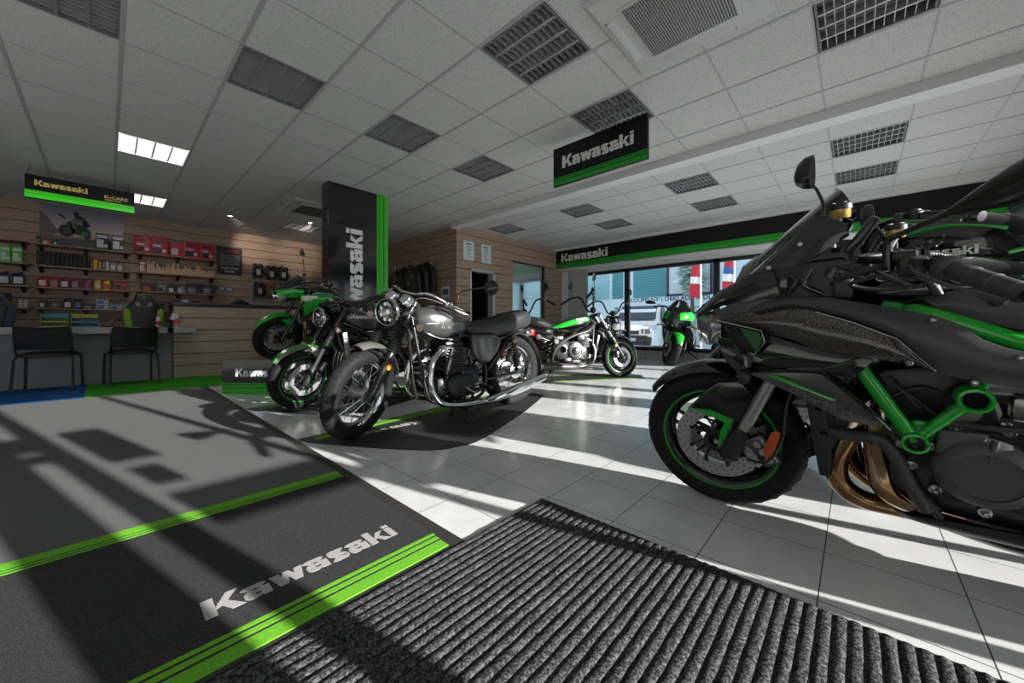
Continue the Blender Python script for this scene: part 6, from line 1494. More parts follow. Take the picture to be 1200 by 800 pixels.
def can(r=.02, h=.19, body=BLKP, cap=BLKP, band=REDP):
    o = empty('spray_can'); g = G(); g.lathe([(0, 0), (r*.94, 0), (r, .004), (r, h*.78), (r*.92, h*.81), (r*.6, h*.84), (r*.55, h*.85)], n=18); g.out('body', body, o, 40)
    g = G(); g.lathe([(r*.9, h*.815), (r*.9, h*.98), (r*.8, h), (0, h)], n=18); g.out('cap', cap, o, 40)
    g = G(); g.lathe([(r*1.012, h*.22), (r*1.012, h*.62)], n=18, arc=(2.2, 4.9)); g.out('label_band', band, o, 40); return o
def jug(w=.10, d=.07, h=.17, body=REDP, cap=BLKP, lab=WHP):
    o = empty('oil_bottle'); g = G()
    rings = []
    for z, sx, sy, cx in ((0, .94, .9, 0), (.01, 1, 1, 0), (h*.66, 1, 1, 0), (h*.76, .92, .9, 0), (h*.84, .5, .6, w*.16), (h*.90, .26, .34, w*.2), (h*.93, .26, .34, w*.2)):
        rings.append([(cx+math.copysign(abs(math.cos(2*PI*k/20))**.6, math.cos(2*PI*k/20))*w/2*sx, math.copysign(abs(math.sin(2*PI*k/20))**.6, math.sin(2*PI*k/20))*d/2*sy, z) for k in range(20)])
    g.loft(rings); g.tube([(-w*.34, 0, h*.72), (-w*.34, 0, h*.86), (-w*.05, 0, h*.88)], w*.075, 8, 4); g.out('body', body, o, 50)
    g = G(); g.cyl((w*.2, 0, h*.91), (w*.2, 0, h), w*.15, 14); g.out('cap', cap, o, 40)
    g = G(); g.bb(-w*.36, w*.36, -d/2-.0012, -d/2+.002, h*.14, h*.60); g.bb(-w*.30, w*.1, -d/2-.002, -d/2, h*.36, h*.52); g.out('label', lab, o, 0); return o
def pack(w=.15, d=.05, h=.18, body=BLKP, lab=WHP, accent=REDP, name='parts_box', fold=False):
    o = empty(name); g = G(); g.bb(-w/2, w/2, -d/2, d/2, 0, h, .003)
    if fold: g.bb(-w*.12, w*.12, -.002, .002, h, h+.03)
    g.out('box', body, o, 20)
    g = G(); g.bb(-w*.40, w*.12, -d/2-.0012, -d/2+.001, h*.12, h*.62); g.out('label', lab, o, 0)
    g = G(); g.bb(-w*.42, w*.42, -d/2-.0014, -d/2+.001, h*.72, h*.90); g.bb(w*.18, w*.42, -d/2-.0014, -d/2+.001, h*.14, h*.34); g.out('print', accent, o, 0); return o
def bag(w=.22, h=.36, body=REDP, lab=WHP):
    o = empty('carry_case'); g = G(); g.body([(-w/2, h*.45, .03, h*.44, h*.44), (-w*.47, h*.46, .042, h*.46, h*.46), (w*.47, h*.46, .042, h*.46, h*.46), (w/2, h*.45, .03, h*.44, h*.44)], 20, 6, 2); g.out('case', body, o, 30)
    g = G()
    for x in (-w*.2, w*.12): g.bb(x-.035, x+.035, -.046, -.036, h*.62, h*.74)
    g.out('clip', BLKP, o, 0)
    g = G(); g.bb(-w*.40, w*.10, -.0455, -.036, h*.42, h*.50); g.bb(w*.16, w*.40, -.0455, -.036, h*.14, h*.30); g.out('label', lab, o, 0)
    g = G(); g.bb(-w*.42, w*.12, -.0452, -.036, h*.08, h*.34); g.out('print', BLKP, o, 0); return o
def put(o, x, z, label, cat, group=None, y=10.0, rz=0): o.location = (x, y, z); o.rotation_euler = (0, 0, rz); return tag(o, label, cat, group)

# shelves
SHW = mat('shelf_wood', (.30, .20, .13), .5)
def shelf(x0, x1, z, label):
    o = empty('wall_shelf', ((x0+x1)/2, 10.0, z), 0, label, 'shelf', 'timber wall shelves'); w = (x1-x0)/2
    g = G(); g.bb(-w, w, -.16, .178, -.02, 0, .002); g.out('board', SHW, o, 0)
    n = 3 if w > .4 else 2
    for k in range(n):
        x = -w+.06+(2*w-.12)*k/(n-1) if n > 1 else 0; g = G(); g.prism([(-.11, -.02), (.178, -.02), (.178, -.10), (.13, -.10)], lambda y, z_: V((x-.022, y, z_)), lambda y, z_: V((x+.022, y, z_))); g.out('bracket', BLKP, o, 0)
for z, n_ in ((2.205, 'topmost'), (1.838, 'second'), (1.47, 'third'), (1.11, 'lowest')): shelf(-2.3, -.90, z, n_+' timber wall shelf in the column cut by the left edge')
for z, n_ in ((2.19, 'topmost, under the motorcycle poster'), (1.828, 'second down, carrying the black spray cans'), (1.462, 'third down, carrying the red and yellow oil bottles'), (1.11, 'lowest, above the letter trays')): shelf(-.835, .30, z, 'timber wall shelf below the poster, '+n_)
for z, n_ in ((2.205, 'topmost, carrying the red cases'), (1.84, 'second down, carrying the thin tan sticks'), (1.478, 'third down, carrying dark packs'), (1.11, 'lowest, behind the lime desk chair')): shelf(.385, 1.61, z, 'timber wall shelf left of the dealer sign, '+n_)
# spray cans
Z2 = 1.8285
x2 = [-.794, -.743, -.692, -.640, -.588, -.539, -.486, -.434, -.384, -.334, -.283, -.231]
p0 = can(.022, .245, BLKP, BLKP, REDP); pr2 = [can(.022, .245, BLKP, BLKP, WHP), can(.022, .245, BLKP, BLKP, BLUP)]
for k, x in enumerate(x2):
    kind = 2 if k == 9 else (1 if k in (1, 2, 5, 7, 10) else 0)
    if kind == 0: c = p0 if k == 0 else copy_tree(p0)
    else:
        c = pr2[kind-1]
        if 'label' in c.keys(): c = copy_tree(c)
    put(c, x, Z2, ORD[k]+' black spray can from the left on the shelf second below the poster', 'spray can', 'black spray cans on the second shelf', 9.92)
put(can(.030, .20, YELP, REDP, REDP), -.147, Z2, 'stout can with red cap and yellow body right of the black spray cans', 'can', None, 9.92)
put(can(.014, .14, YELP, YELP, REDP), -.092, Z2, 'thin small yellow bottle right of the red capped can', 'bottle', None, 9.92)
put(can(.020, .16, GRYP, REDP, WHP), -.045, Z2, 'small grey can with red cap near the right of the spray can shelf', 'can', None, 9.92)
put(can(.020, .16, WHP, WHP, REDP), .003, Z2, 'small white can with red band near the right of the spray can shelf', 'can', None, 9.92)
j1 = jug(.078, .05, .165, GRYP, REDP, WHP); put(j1, .075, Z2, 'small grey bottle with red cap, left of two at the shelf end', 'bottle', 'small grey bottles on the second shelf', 9.92)
put(copy_tree(j1), .161, Z2, 'small grey bottle with red cap at the very right of the spray can shelf', 'bottle', 'small grey bottles on the second shelf', 9.92)
Z3 = 1.4625
for nm, x, w, b_, c_, l_ in (('red oil bottle first from the left on the third shelf', -.75, .108, REDP, REDP, WHP), ('red oil bottle second from the left on the third shelf', -.628, .108, REDP, REDP, GRYP), ('purple and black oil bottle right of the red pair', -.508, .104, PURP, BLKP, WHP), ('purple and black oil bottle fourth from the left on the third shelf', -.389, .104, PURP, BLKP, GRYP), ('tall purple bottle in the middle of the third shelf', -.241, .09, PURP, BLKP, PURP), ('yellow oil bottle on the left of the yellow pair', -.120, .092, YELP, YELP, WHP), ('yellow oil bottle on the right of the yellow pair', -.008, .10, YELP, YELP, REDP)):
    put(jug(w, .065, .19, b_, c_, l_), x, Z3, nm+', under the poster', 'oil bottle', None, 9.92)
put(pack(.165, .07, .19, REDP, BLKP, BLKP), .159, Z3, 'dark red boxed kit at the right end of the oil bottle shelf', 'box', None, 9.92)
Z4 = 1.1105
put(pack(.09, .07, .135, BLKP, WHP, BLKP), -.74, Z4, 'small black box at the left end of the lowest shelf under the poster', 'box', None, 9.92)
put(pack(.118, .06, .13, BLKP, GRYP, BLKP), -.604, Z4, 'black box with grey print beside the small black box, lowest shelf', 'box', None, 9.92)
put(jug(.098, .06, .18, BLKP, BLKP, WHP), -.473, Z4, 'black bottle with a cream label on the lowest shelf', 'bottle', None, 9.92); put(jug(.098, .06, .18, BLKP, BLKP, BLUP), -.354, Z4, 'black bottle with a pale blue label on the lowest shelf', 'bottle', None, 9.92)
put(pack(.145, .06, .09, BLKP, GRYP, BLKP), -.22, Z4, 'low dark pack beside the white and blue boxes', 'box', None, 9.92)
b1 = pack(.152, .09, .092, WHP, BLUP, BLUP, 'filter_box')
for k, (x, z) in enumerate(((-.06, Z4), (-.06, Z4+.0922), (.108, Z4), (.272, Z4))):
    put(b1 if k == 0 else copy_tree(b1), x, z, ('white and blue box under another one', 'white and blue box stacked on top of another', 'white and blue box in the middle of the lowest shelf row', 'white and blue box at the right end, next to the desk chair')[k], 'box', 'white and blue boxes on the lowest shelf', 9.92)
Z1 = 2.1905
put(pack(.055, .05, .12, BLKP, GRYP, BLKP), -.787, Z1, 'narrow black box at the left end of the top shelf under the poster', 'box', None, 9.90); put(pack(.082, .05, .075, ORGP, WHP, REDP), -.708, Z1, 'orange and white pack on the top shelf in front of the poster', 'box', None, 9.90); put(pack(.05, .05, .075, BLKP, WHP, BLKP), -.604, Z1, 'tiny black pack beside the orange one on the top shelf', 'box', None, 9.90)
bl = pack(.165, .05, .29, BLKP, WHP, WHP, 'blister_pack'); put(bl, -.061, Z1, 'tall black and white blister pack, left of the two in front of the poster', 'blister pack', 'blister packs in front of the poster', 9.90, -.1); put(copy_tree(bl), .136, Z1, 'tall black and white blister pack at the right corner of the poster', 'blister pack', 'blister packs in front of the poster', 9.90, .06)
gp = pack(.105, .05, .26, GRNP, WHP, WHP, 'blister_pack'); put(gp, -1.13, 1.8385, 'green and white pack, left of the two on the left edge shelf', 'pack', 'green and white packs', 9.92); put(copy_tree(gp), -1.012, 1.8385, 'green and white pack, right of the two on the left edge shelf', 'pack', 'green and white packs', 9.92)
nj = jug(.134, .08, .22, NAVP, NAVP, WHP); put(nj, -1.147, 1.4705, 'navy blue canister, left of the pair on the left edge shelf', 'canister', 'navy canisters', 9.92); put(copy_tree(nj), -.999, 1.4705, 'navy blue canister, right of the pair on the left edge shelf', 'canister', 'navy canisters', 9.92)
bk = can(.030, .235, BLKP, BLKP, GRYP)
for k, x in enumerate((-1.227, -1.168, -1.101)): put(bk if k == 0 else copy_tree(bk), x, 1.1105, 'black spray can '+('cut by the left edge of the photo', 'in the middle of three on the lowest left shelf', 'right of three on the lowest left shelf')[k], 'spray can', 'black cans on the lowest left shelf', 9.92)
wk = can(.024, .155, WHP, GRYP, WHP); put(wk, -.984, 1.1105, 'small white bottle, left of the white pair on the lowest left shelf', 'bottle', 'small white bottles', 9.92); put(copy_tree(wk), -.931, 1.1105, 'small white bottle, right of the white pair on the lowest left shelf', 'bottle', 'small white bottles', 9.92)
# red cases
ZR = 2.2055
rb = bag(.22, .37)
for k, (x, w, rz) in enumerate(((.473, .95, -.16), (.71, 1.06, -.04), (1.19, 1.08, .0), (1.447, 1.0, .05))):
    c = put(rb if k == 0 else copy_tree(rb), x, ZR, ('red carrying case at the left end of the top shelf, tilted', 'red carrying case second from the left on the top shelf', 'red carrying case just right of the white and red box', 'red carrying case at the right end of the top shelf')[k], 'carrying case', 'red carrying cases on the top shelf', 9.93, rz); c.scale = (w, 1, 1)
put(pack(.20, .07, .26, REDP, WHP, REDP), .96, ZR, 'white and red box between the red cases', 'box', None, 9.93)
put(pack(.084, .05, .215, REDP, WHP, WHP), .466, 1.8405, 'upright red pack left of the thin tan sticks', 'pack', None, 9.93)
rng = random.Random(5)
stk = []
for k in range(38):
    h = rng.choice((.10, .14, .18, .20, .23)); x = .54+k*.0275
    g = G(); g.bb(-.010, .010, -.006, .006, 0, h, .001); 
    if k < 4: root = empty('brush_stick')
    else: root = empty('brush_stick')
    g.out('handle', TANP, root, 0); g = G(); g.tube([(0, 0, h), (0, 0, h+.07)], .003, 5); g.out('tip', GRYP, root)
    put(root, x, 1.8405, 'thin tan stick with a grey tip standing in the row under the red cases', 'stick', 'thin tan sticks on the shelf', 9.92)
Z5 = 1.4785
for nm, x, w, h, b_, l_, a_ in (('black pack with red print at the left of the third shelf', .548, .20, .15, BLKP, ORGP, BLKP), ('small grey pouch beside the red printed pack', .74, .115, .14, GRYP, BLKP, GRYP), ('black pack with cream label in the middle of the third shelf', .897, .128, .14, BLKP, WHP, BLKP), ('pale pouch right of the cream labelled pack', 1.036, .118, .13, GRYP, WHP, GRYP), ('large dark pack, second from the right on the third shelf', 1.228, .232, .20, BLKP, GRYP, BLKP), ('large dark pack at the right end of the third shelf', 1.476, .232, .21, BLKP, GRYP, BLKP)):
    put(pack(w, .05, h, b_, l_, a_), x, Z5, nm, 'pack', None, 9.93)
for nm, x, w, h, b_ in (('dark box on the lowest shelf right of the lime desk chair', .70, .16, .14, BLKP), ('small black box on the lowest shelf behind the counter', .92, .10, .10, BLKP), ('grey box on the lowest shelf behind the counter end', 1.12, .12, .12, GRYP)):
    put(pack(w, .06, h, b_, GRYP, BLKP), x, 1.1105, nm, 'box', None, 9.93)
# poster
def poster():
    o = empty('poster', (-.297, 10.165, 2.215), 0, 'large poster of a rider on a green and black motorcycle on a road at dusk', 'poster')
    m = mat('poster_dusk', (.2, .2, .2), .35); t = NT(m); x = t.n('ShaderNodeSeparateXYZ'); t.t.links.new(t.obj(), x.inputs[0])
    c = t.ramp(t.math('ADD', t.math('DIVIDE', x.outputs[2], .72), t.math('MULTIPLY', t.noise(3.), .12)), [(.05, (.07, .055, .048)), (.28, (.15, .11, .09)), (.40, (.62, .40, .27)), (.62, (.40, .33, .34)), (1., (.19, .20, .26))]); t.color(c)
    g = G(); g.bb(-.505, .505, -.008, .008, 0, .72, .001); g.out('board', m, o, 0)
    def flat(name, polys, mm, k):
        g = G()
        for p in polys: g.prism(p, lambda x_, z: V((x_, -.0082-k*.0004, z)), lambda x_, z: V((x_, -.0086-k*.0004, z)))
        g.out(name, mm, o, 0)
    flat('road', [[(-.505, 0), (.505, 0), (.505, .12), (.12, .17), (-.505, .10)]], mat('poster_road', (.07, .065, .065), .4), 0)
    flat('hillside', [[(-.505, .10), (-.28, .24), (-.42, .50), (-.505, .58)]], mat('poster_hill', (.13, .11, .115), .4), 0)
    circ = lambda cx, cz, r, ry=None: [(cx+r*math.cos(2*PI*k/20), cz+(ry or r)*math.sin(2*PI*k/20)) for k in range(20)]
    bk_ = mat('poster_black', (.006, .006, .007), .4)
    flat('motorcycle_picture', [circ(-.20, .29, .098, .105), circ(.045, .25, .05, .10), [(-.22, .43), (-.10, .49), (.02, .45), (.06, .34), (.0, .22), (-.12, .25), (-.16, .36)], [(-.13, .47), (-.10, .56), (-.04, .58), (.03, .52), (.09, .42), (.04, .38), (-.06, .42)], circ(-.085, .60, .036, .042), [(-.31, .555), (-.27, .57), (-.20, .50), (-.22, .49)], [(.0, .56), (.05, .57), (.03, .54)]], bk_, 1)
    flat('rider_picture', [[(-.16, .45), (-.10, .53), (-.02, .50), (.0, .42), (-.08, .40)]], mat('poster_grey', (.13, .15, .14), .4), 2)
    flat('green_picture', [[(-.15, .40), (-.12, .42), (-.09, .34), (-.13, .36)], [(-.05, .20), (.02, .23), (.05, .31), (.0, .30), (-.03, .25)], [(.01, .35), (.05, .37), (.04, .33)]], mat('poster_green', (.03, .28, .06), .4), 3)
    flat('wheel_picture', [circ(-.20, .29, .045, .05), circ(.045, .25, .02, .04)], mat('poster_wheel', (.04, .04, .042), .4), 3)
poster()
o = empty('dealer_sign', (1.89, 10.165, 1.955), 0, 'black dealer sign with red and grey panels reading parts service sales', 'sign')
g = G(); g.bb(-.23, .23, -.012, .012, 0, .61, .003); g.out('board', BLKP, o, 0)
g = G(); g.bb(-.19, .19, -.0135, -.011, .22, .45); g.out('grey_panel', mat('sign_mid_grey', (.13, .13, .135), .4), o, 0)
for i, (tx, z, sz, m_) in enumerate((('', .505, .068, mat('sign_red', (.22, .012, .012), .4)), ('PARTS', .375, .058, BLKP), ('SERVICE', .31, .058, BLKP), ('SALES', .245, .058, BLKP), ('Authorised', .13, .072, WHP), ('Dealer', .055, .072, WHP))):
    if i == 0: g = G(); g.bb(-.19, .19, -.0135, -.011, .50, .56); g.out('red_panel', m_, o, 0); continue
    g = G(); text(g, tx, sz, lambda u, v, d: V((u, -.0138-d, z+v)), .0015, 'CENTER'); g.out('lettering', m_, o, 0)
for k, x in enumerate((1.74, 1.885)):
    o = empty('wall_switch', (x, 10.17, 1.575), 0, ('square grey wall switch plate, left of the pair under the dealer sign', 'square grey wall switch plate, right of the pair under the dealer sign')[k], 'switch', 'wall switches'); g = G(); g.bb(-.065, .065, -.012, .01, 0, .12, .004); g.out('plate', GRYP, o, 30); g = G(); g.bb(-.045, .045, -.016, -.01, .03, .09, .003); g.out('rocker', WHP, o, 30)
# gloves and packs hung on the wall
def gloves(body, tagm):
    o = empty('hanging_gloves'); g = G()
    for x in (-.045, .045):
        g.body([(x-.035, .12, .03, .05, .09), (x-.02, .10, .04, .10, .10), (x+.02, .10, .04, .11, .10), (x+.035, .12, .03, .06, .09)], 14, 3, 2)
        for k in range(4): g.tube([(x-.03+.02*k, 0, .03), (x-.03+.02*k, -.01, -.05-.01*(k in (1, 2)))], .011, 8)
        g.tube([(x+.035, 0, .10), (x+.055, -.01, .04), (x+.05, -.01, .0)], .012, 8)
    g.out('glove', body, o, 50); g = G(); g.bb(-.03, .03, -.05, -.046, .0, .10); g.out('price_tag', tagm, o, 0); g = G(); g.tube([(0, .0, .20), (0, .02, .25), (0, .08, .25)], .004, 6, 3); g.out('hook', STEEL, o); return o
gl = gloves(BLKP, WHP); gl2 = gloves(mat('glove_orange', (.20, .07, .02), .6), GRYP); gr = 'gloves hung on the wall rack'
for k, (x, z, pr_) in enumerate(((2.416, 2.0, gl), (2.69, 1.98, gl), (2.95, 1.98, gl), (2.45, 1.56, gl), (2.70, 1.55, gl2), (2.98, 1.56, gl))):
    c = pr_ if pr_.get('label') is None else copy_tree(pr_)
    put(c, x, z, ('black gloves with a white tag, upper left of the hanging rack', 'black gloves with a white tag, upper middle of the hanging rack', 'black gloves, upper right of the hanging rack', 'black gloves, lower left of the hanging rack', 'brown orange gloves in the lower row of the hanging rack', 'black gloves, lower right of the hanging rack')[k], 'gloves', gr, 10.10); c.scale = (1.25, 1.1, 1.3)
o = empty('wall_rack', (2.75, 10.16, 1.33), 0, 'white wire display rack on the wall holding gloves', 'rack'); g = G(); g.bb(-.44, -.425, -.01, .01, 0, .92)
g.bb(.425, .44, -.01, .01, 0, .92)
for z in (.0, .46, .90): g.bb(-.44, .44, -.006, .006, z, z+.012)
g.out('frame', mat('rack_white', (.4, .4, .4), .4), o, 0); g = G()
for k in range(16): g.cyl((-.4+.053*k, -.004, 0), (-.4+.053*k, -.004, .13), .003, 5)
g.out('wire', mat('rack_white'), o)
# small things on the desk and counter
o = empty('cleaner_bottle', (.527, 7.6, .79), 0, 'red and white cleaner bottle on the desk in front of the lime chair', 'bottle'); g = G(); g.lathe([(0, 0), (.026, 0), (.028, .01), (.028, .12), (.018, .145), (.012, .15), (.012, .165)], n=18); g.out('body', WHP, o, 40); g = G(); g.lathe([(.0285, .03), (.0285, .09)], n=18); g.out('label', REDP, o, 40); g = G(); g.cyl((0, 0, .163), (0, 0, .19), .014, 12); g.out('cap', REDP, o, 30)
o = empty('hang_tag_stand', (.72, 7.46, .79), 0, 'small stand with a tilted red and white round tag at the desk end', 'tag'); g = G(); g.lathe([(.03, 0), (.03, .006), (.004, .01)], n=16); g.cyl((0, 0, .008), (0, 0, .24), .003, 6); g.out('stand', STEEL, o); g = G(); R = Matrix.Rotation(.3, 3, 'Y'); g.box((-.02, -.008, .155), (.085, .004, .10), .002, R); g.out('card', WHP, o, 0); g = G(); g.lathe([(0, .003), (.042, .003), (.042, -.003), (0, -.003)], (.01, -.012, .085), (0, 1, 0), 24); g.out('round_tag', REDP, o, 30)
o = empty('document_clip', (.0, 7.75, .79), 0, 'dark document clip lying on the desk beside the letter trays', 'clip'); g = G(); g.box((0, 0, .012), (.12, .05, .024), .006); g.out('base', BLKP, o, 30); g = G(); g.tube([(0, 0, .02), (.04, 0, .10), (.06, 0, .12)], .008, 8, 3); g.out('arm', GRYP, o)
o = empty('card_holder', (.86, 7.75, 1.175), 0, 'white card standing on the counter top', 'card'); g = G(); g.box((0, 0, .025), (.075, .004, .05), .001, Matrix.Rotation(.3, 3, 'X')); g.out('card', WHP, o, 0); g = G(); g.bb(-.04, .04, -.012, .022, 0, .006); g.out('base', GRYP, o, 0)
for k, x in enumerate((.76, 1.0)):
    o = empty('card_terminal', (x, 7.8, 1.175), .3*k, ('small black payment terminal left of the white card', 'small black payment terminal right of the white card')[k], 'payment terminal', 'payment terminals on the counter'); g = G(); g.box((0, 0, .02), (.07, .12, .035), .008); g.out('body', BLKP, o, 30); g = G(); g.box((0, .02, .039), (.05, .045, .004), .001); g.out('screen', GRYP, o, 0)
o = empty('carry_bag', (1.60, 7.85, 1.175), 0, 'dark bag lying on the counter below the switches', 'bag'); g = G(); g.body([(-.14, .02, .05, .01, .02), (-.09, .03, .07, .035, .03), (0, .035, .075, .055, .034), (.09, .03, .07, .035, .03), (.15, .02, .04, .01, .02)], 18, 2.4, 3); g.out('body', BLKP, o, 50); g = G(); g.tube([(-.05, 0, .08), (0, 0, .12), (.05, 0, .08)], .006, 8, 4); g.out('handle', BLKP, o)
# notices on the timber room
for k, (x, z) in enumerate(((5.365, 2.43), (5.885, 2.43))):
    o = empty('notice', (x, 6.045, z), 0, ('framed white notice left of the pair on the timber room', 'framed white notice right of the pair on the timber room')[k], 'notice', 'framed notices'); w, h = .165, .215
    g = G(); g.bb(-w, w, -.008, .008, -h, h, .002); g.out('frame', STEEL, o, 0); g = G(); g.bb(-w+.012, w-.012, -.0095, -.007, -h+.012, h-.012); g.out('paper', mat('notice_paper', (.62, .70, .72), .4), o, 0)
    g = G(); g.bb(-.08, .08, -.0102, -.009, .13, .16); g.lathe([(.035, .0), (.055, .0), (.055, .001), (.035, .001)], (0, -.0105, .055), (0, 1, 0), 20, close=True)
    for q in range(6): g.bb(-.07+.01*(q % 2), .07-.012*(q % 3), -.0102, -.009, -.04-.025*q, -.034-.025*q)
    g.out('print', mat('notice_ink', (.10, .12, .13), .5), o, 0)
o = empty('paper_sheet', (5.035, 6.42, 1.545), 0, 'small white sheet pinned low on the dark side of the timber room', 'sheet'); tagm = mat('notice_paper'); g = G(); g.bb(-.006, .004, -.14, .14, -.12, .12); g.out('sheet', tagm, o, 0); g = G(); g.bb(-.0075, -.0055, -.10, .10, -.06, .06); g.out('print', mat('notice_ink'), o, 0)

# riding jackets hung on the side of the timber room
JG = mat('jacket_green', (.015, .17, .03), .5)
def jacket():
    o = empty('jacket'); g = G()
    rings = []
    for z, w, d in ((-.62, .19, .05), (-.55, .205, .06), (-.30, .195, .068), (-.10, .215, .068), (-.02, .19, .06), (.03, .12, .05), (.05, .06, .04)):
        rings.append([(d*math.sin(2*PI*k/20), w*math.cos(2*PI*k/20), z) for k in range(20)])
    g.loft(rings)
    for s in (1, -1): g.tube([(0, .17*s, -.03), (.0, .225*s, -.14), (.01, .24*s, -.34), (.02, .245*s, -.56)], [.06, .06, .05, .04], 14, 5)
    g.out('jacket_body', BLKP, o, 60)
    g = G(); g.tube([(.03, .06, .06), (.055, .0, .04), (.03, -.06, .06), (-.03, -.05, .08), (-.03, .05, .08)], .022, 8, 4, closed=True); g.out('collar', BLKP, o, 60)
    g = G()
    for s in (1, -1):
        for sx in (1, -1): g.tube([(sx*.060, .06*s, -.03), (sx*.071, .11*s, -.10), (sx*.060, .16*s, -.16)], .014, 6, 3)
    g.out('green_panel', JG, o, 60)
    g = G()
    for sx in (1, -1): g.box((sx*.070, .05, -.26), (.004, .07, .03)); g.box((sx*.070, -.06, -.12), (.004, .05, .02))
    g.out('logo_patch', WHP, o, 0)
    g = G(); g.tube([(0, -.18, .02), (0, -.05, .075), (0, .05, .075), (0, .18, .02)], .008, 8, 4); g.tube([(0, 0, .08), (0, 0, .12), (0, .02, .14), (0, .03, .125)], .004, 6, 3); g.out('hanger', BLACKPL, o); return o
jk = jacket()
for q in range(2):
    yy = (6.92, 7.56)[q]; o = empty('clothes_arm', (5.03, yy, 2.02), 0, ('sloping chrome display arm on the timber room side, nearer its corner', 'sloping chrome display arm on the timber room side, nearer the pillar panel')[q], 'clothes arm', 'sloping clothes arms')
    g = G(); g.tube([(0, 0, .26), (-.30, 0, .14), (-.58, 0, .02), (-.60, 0, .045)], .011, 8); g.out('arm', CHROME, o); g = G(); g.bb(-.002, .006, -.03, .03, .18, .34); g.out('plate', STEEL, o, 0)
    for k in range(3):
        c = jk if (q, k) == (0, 0) else copy_tree(jk); c.location = (5.03-.13-.185*k, yy, 2.02+.26-.075*k-.145-.01); tag(c, 'black riding jacket '+('nearest the wall', 'in the middle', 'at the tip')[k]+' on the display arm '+('nearer the corner', 'nearer the pillar panel')[q], 'jacket', 'riding jackets on the display arms')

# white van in the street
def van(x, y, rz):
    o = empty('van', (x, y, -.12), rz, 'white van parked outside behind the street window', 'van')
    VW = mat('van_white', (.86, .88, .90), .25, coat=.5); VB = mat('van_black', (.02, .022, .025), .4); VG = mat('van_glass', (.02, .05, .08), .25)
    def sect(st):
        rings = []
        for xx, zb, zs, zt, wb_, ws, wt in st:
            q = [(-wb_, zb), (-wb_*1.02, (zb+zs)/2), (-ws, zs), (-wt, zt-.06), (-wt*.85, zt), (wt*.85, zt), (wt, zt-.06), (ws, zs), (wb_*1.02, (zb+zs)/2), (wb_, zb)]
            rings.append([(xx, a, b) for a, b in q])
        return rings
    g = G(); g.loft(sect([(.02, .30, .62, .74, .70, .72, .62), (-.06, .22, .72, .86, .84, .84, .72), (-.45, .20, .90, 1.02, .90, .88, .78), (-.95, .20, 1.02, 1.14, .91, .89, .80), (-1.35, .20, 1.06, 1.58, .91, .89, .76), (-1.75, .20, 1.08, 1.78, .91, .90, .78), (-2.4, .20, 1.08, 1.83, .91, .90, .79), (-4.1, .22, 1.06, 1.80, .90, .89, .78), (-4.25, .30, 1.0, 1.72, .85, .85, .74)])); g.out('body', VW, o, 45)
    g = G(); g.add([(-.93, -.74, 1.16), (-.93, .74, 1.16), (-1.62, .68, 1.72), (-1.62, -.68, 1.72)], [(0, 1, 2, 3)]); q = [(v[0]+.03, v[1], v[2]+.03) for v in g.v]; g.v = [V(k) for k in q]; g.out('windscreen', VG, o, 0)
    for s in (1, -1):
        g = G(); g.prism([(-1.25, 1.16), (-1.72, 1.66), (-2.3, 1.70), (-2.3, 1.14)], lambda a, b: V((a, s*(.905-.22*(b-1.1)), b)), lambda a, b: V((a, s*(.93-.22*(b-1.1)), b))); g.out('side_window', VG, o, 0)
        g = G(); g.box((-1.2, s*1.02, 1.2), (.10, .18, .20), .04); g.out('door_mirror', VB, o, 40)
        g = G(); g.prism([(.01, .66), (-.02, .82), (-.34, .97), (-.42, .88), (-.16, .70)], lambda a, b: V((a+.03, s*.42, b)), lambda a, b: V((a+.02, s*(.88 if a < -.1 else .76), b)), .01); g.out('headlight', mat('lamp_lens_silver'), o, 30)
        for k, xx in enumerate((-.85, -3.45)):
            g = G(); g.torus((xx, s*.80, .31), .22, .095, (0, 1, 0), 28, 10); g.out('tyre', TYRE, o, 60); g = G(); g.lathe([(0, .04), (.08, .05), (.20, .03), (.21, -.05)], (xx, s*.84, .31), (0, s, 0), 24); g.out('hubcap', STEEL, o, 40)
    g = G(); g.box((.03, 0, .46), (.12, 1.30, .26), .04); g.box((-.02, 0, .30), (.16, 1.5, .14), .04); g.out('bumper_grille', VB, o, 40)
    g = G(); g.box((.04, 0, .70), (.06, .70, .13), .02); g.out('upper_grille', VB, o, 40)
    for s in (1, -1): g = G(); g.box((.0, s*.58, .42), (.12, .40, .26), .05); g.out('bumper_corner', mat('van_grey_trim', (.05, .055, .06), .5), o, 40)
    g = G(); g.box((.096, 0, .44), (.01, .5, .11), .003); g.out('number_plate', WHP, o, 0)
van(13.4, 6.1, math.radians(190))
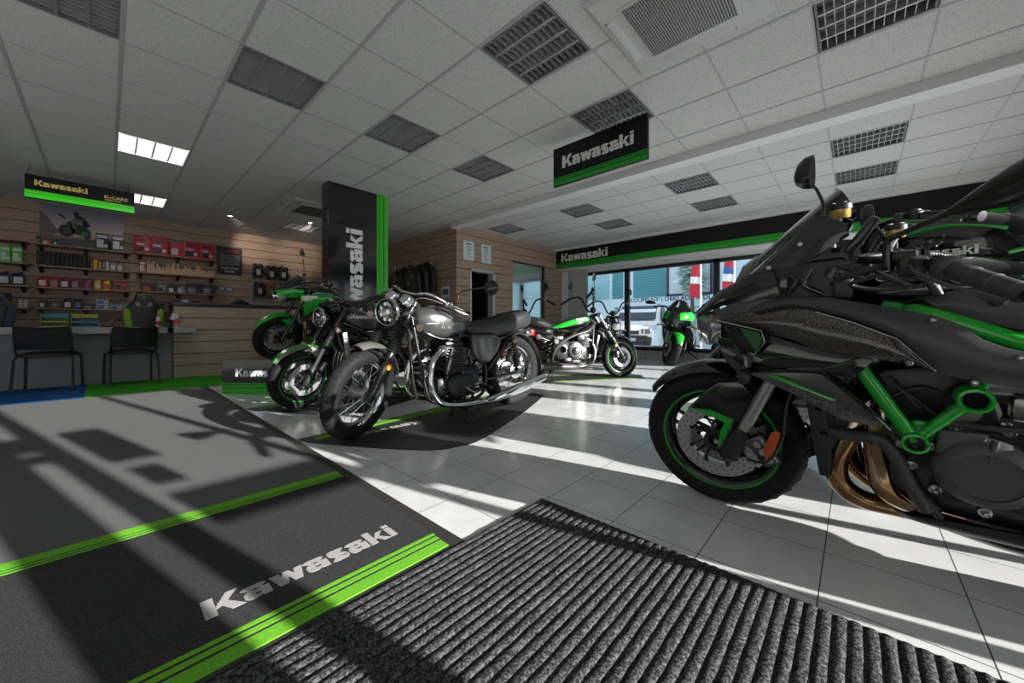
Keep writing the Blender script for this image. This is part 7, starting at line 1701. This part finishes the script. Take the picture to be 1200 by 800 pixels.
# ================================================================== LIGHT AND CAMERA
w = bpy.data.worlds.new('sky'); S.world = w; w.use_nodes = True
nt = w.node_tree; bg = nt.nodes['Background']
tc = nt.nodes.new('ShaderNodeTexCoord'); sp = nt.nodes.new('ShaderNodeSeparateXYZ'); rp = nt.nodes.new('ShaderNodeValToRGB')
nt.links.new(tc.outputs['Generated'], sp.inputs[0]); nt.links.new(sp.outputs['Z'], rp.inputs[0])
e = rp.color_ramp.elements; e[0].position = 0; e[0].color = (.86, .92, .96, 1); e[1].position = .7; e[1].color = (.62, .74, .86, 1)
nt.links.new(rp.outputs[0], bg.inputs['Color']); bg.inputs['Strength'].default_value = SKY_S if 'SKY_S' in globals() else 1.25
sun = bpy.data.lights.new('sun', 'SUN'); sun.energy = 14.5; sun.angle = math.radians(.6); sun.color = (1, .985, .96)
so = bpy.data.objects.new('sun', sun); COL.objects.link(so); so.location = (3, -12, 6)
el = math.radians(16); d = V((-.234*math.cos(el), .972*math.cos(el), -math.sin(el)))
so.rotation_euler = d.to_track_quat('-Z', 'Y').to_euler()
for n_, (x, y) in enumerate(((.37, 6.15), (.37, 8.6))):
    l = bpy.data.lights.new('ceiling_lamp', 'AREA'); l.energy = 4; l.size = .5; l.color = (1, .97, .93)
    q = bpy.data.objects.new('ceiling_lamp', l); COL.objects.link(q); q.location = (x, y, 2.90)
for x, y, tx in ((2.87, 8.10, 3.35), (1.63, 8.72, 2.38)):
    l = bpy.data.lights.new('spot_lamp', 'SPOT'); l.energy = 80; l.spot_size = .62; l.spot_blend = .9; l.shadow_soft_size = .03; l.color = (1, .88, .74)
    q = bpy.data.objects.new('spot_lamp', l); COL.objects.link(q); q.location = (x, y, 2.89); q.rotation_euler = (V((tx, 10.2, 2.62))-V((x, y, 2.89))).to_track_quat('-Z', 'Y').to_euler()
cam = bpy.data.cameras.new('camera'); co = bpy.data.objects.new('camera', cam); COL.objects.link(co)
cam.sensor_fit = 'HORIZONTAL'; cam.sensor_width = 36; cam.lens = 437.8/1200*36
cam.shift_x = (600-586.4)/1200; cam.shift_y = -(400-382.4)/1200
cam.clip_start = .02; cam.clip_end = 200
co.location = (0, 0, .8); co.rotation_euler = (PI/2, 0, math.radians(43.54)-PI/2)
S.camera = co
S.view_settings.view_transform = 'Standard'; S.view_settings.look = 'None'; S.view_settings.gamma = 1
S.view_settings.exposure = 0.; S.view_settings.use_curve_mapping = False
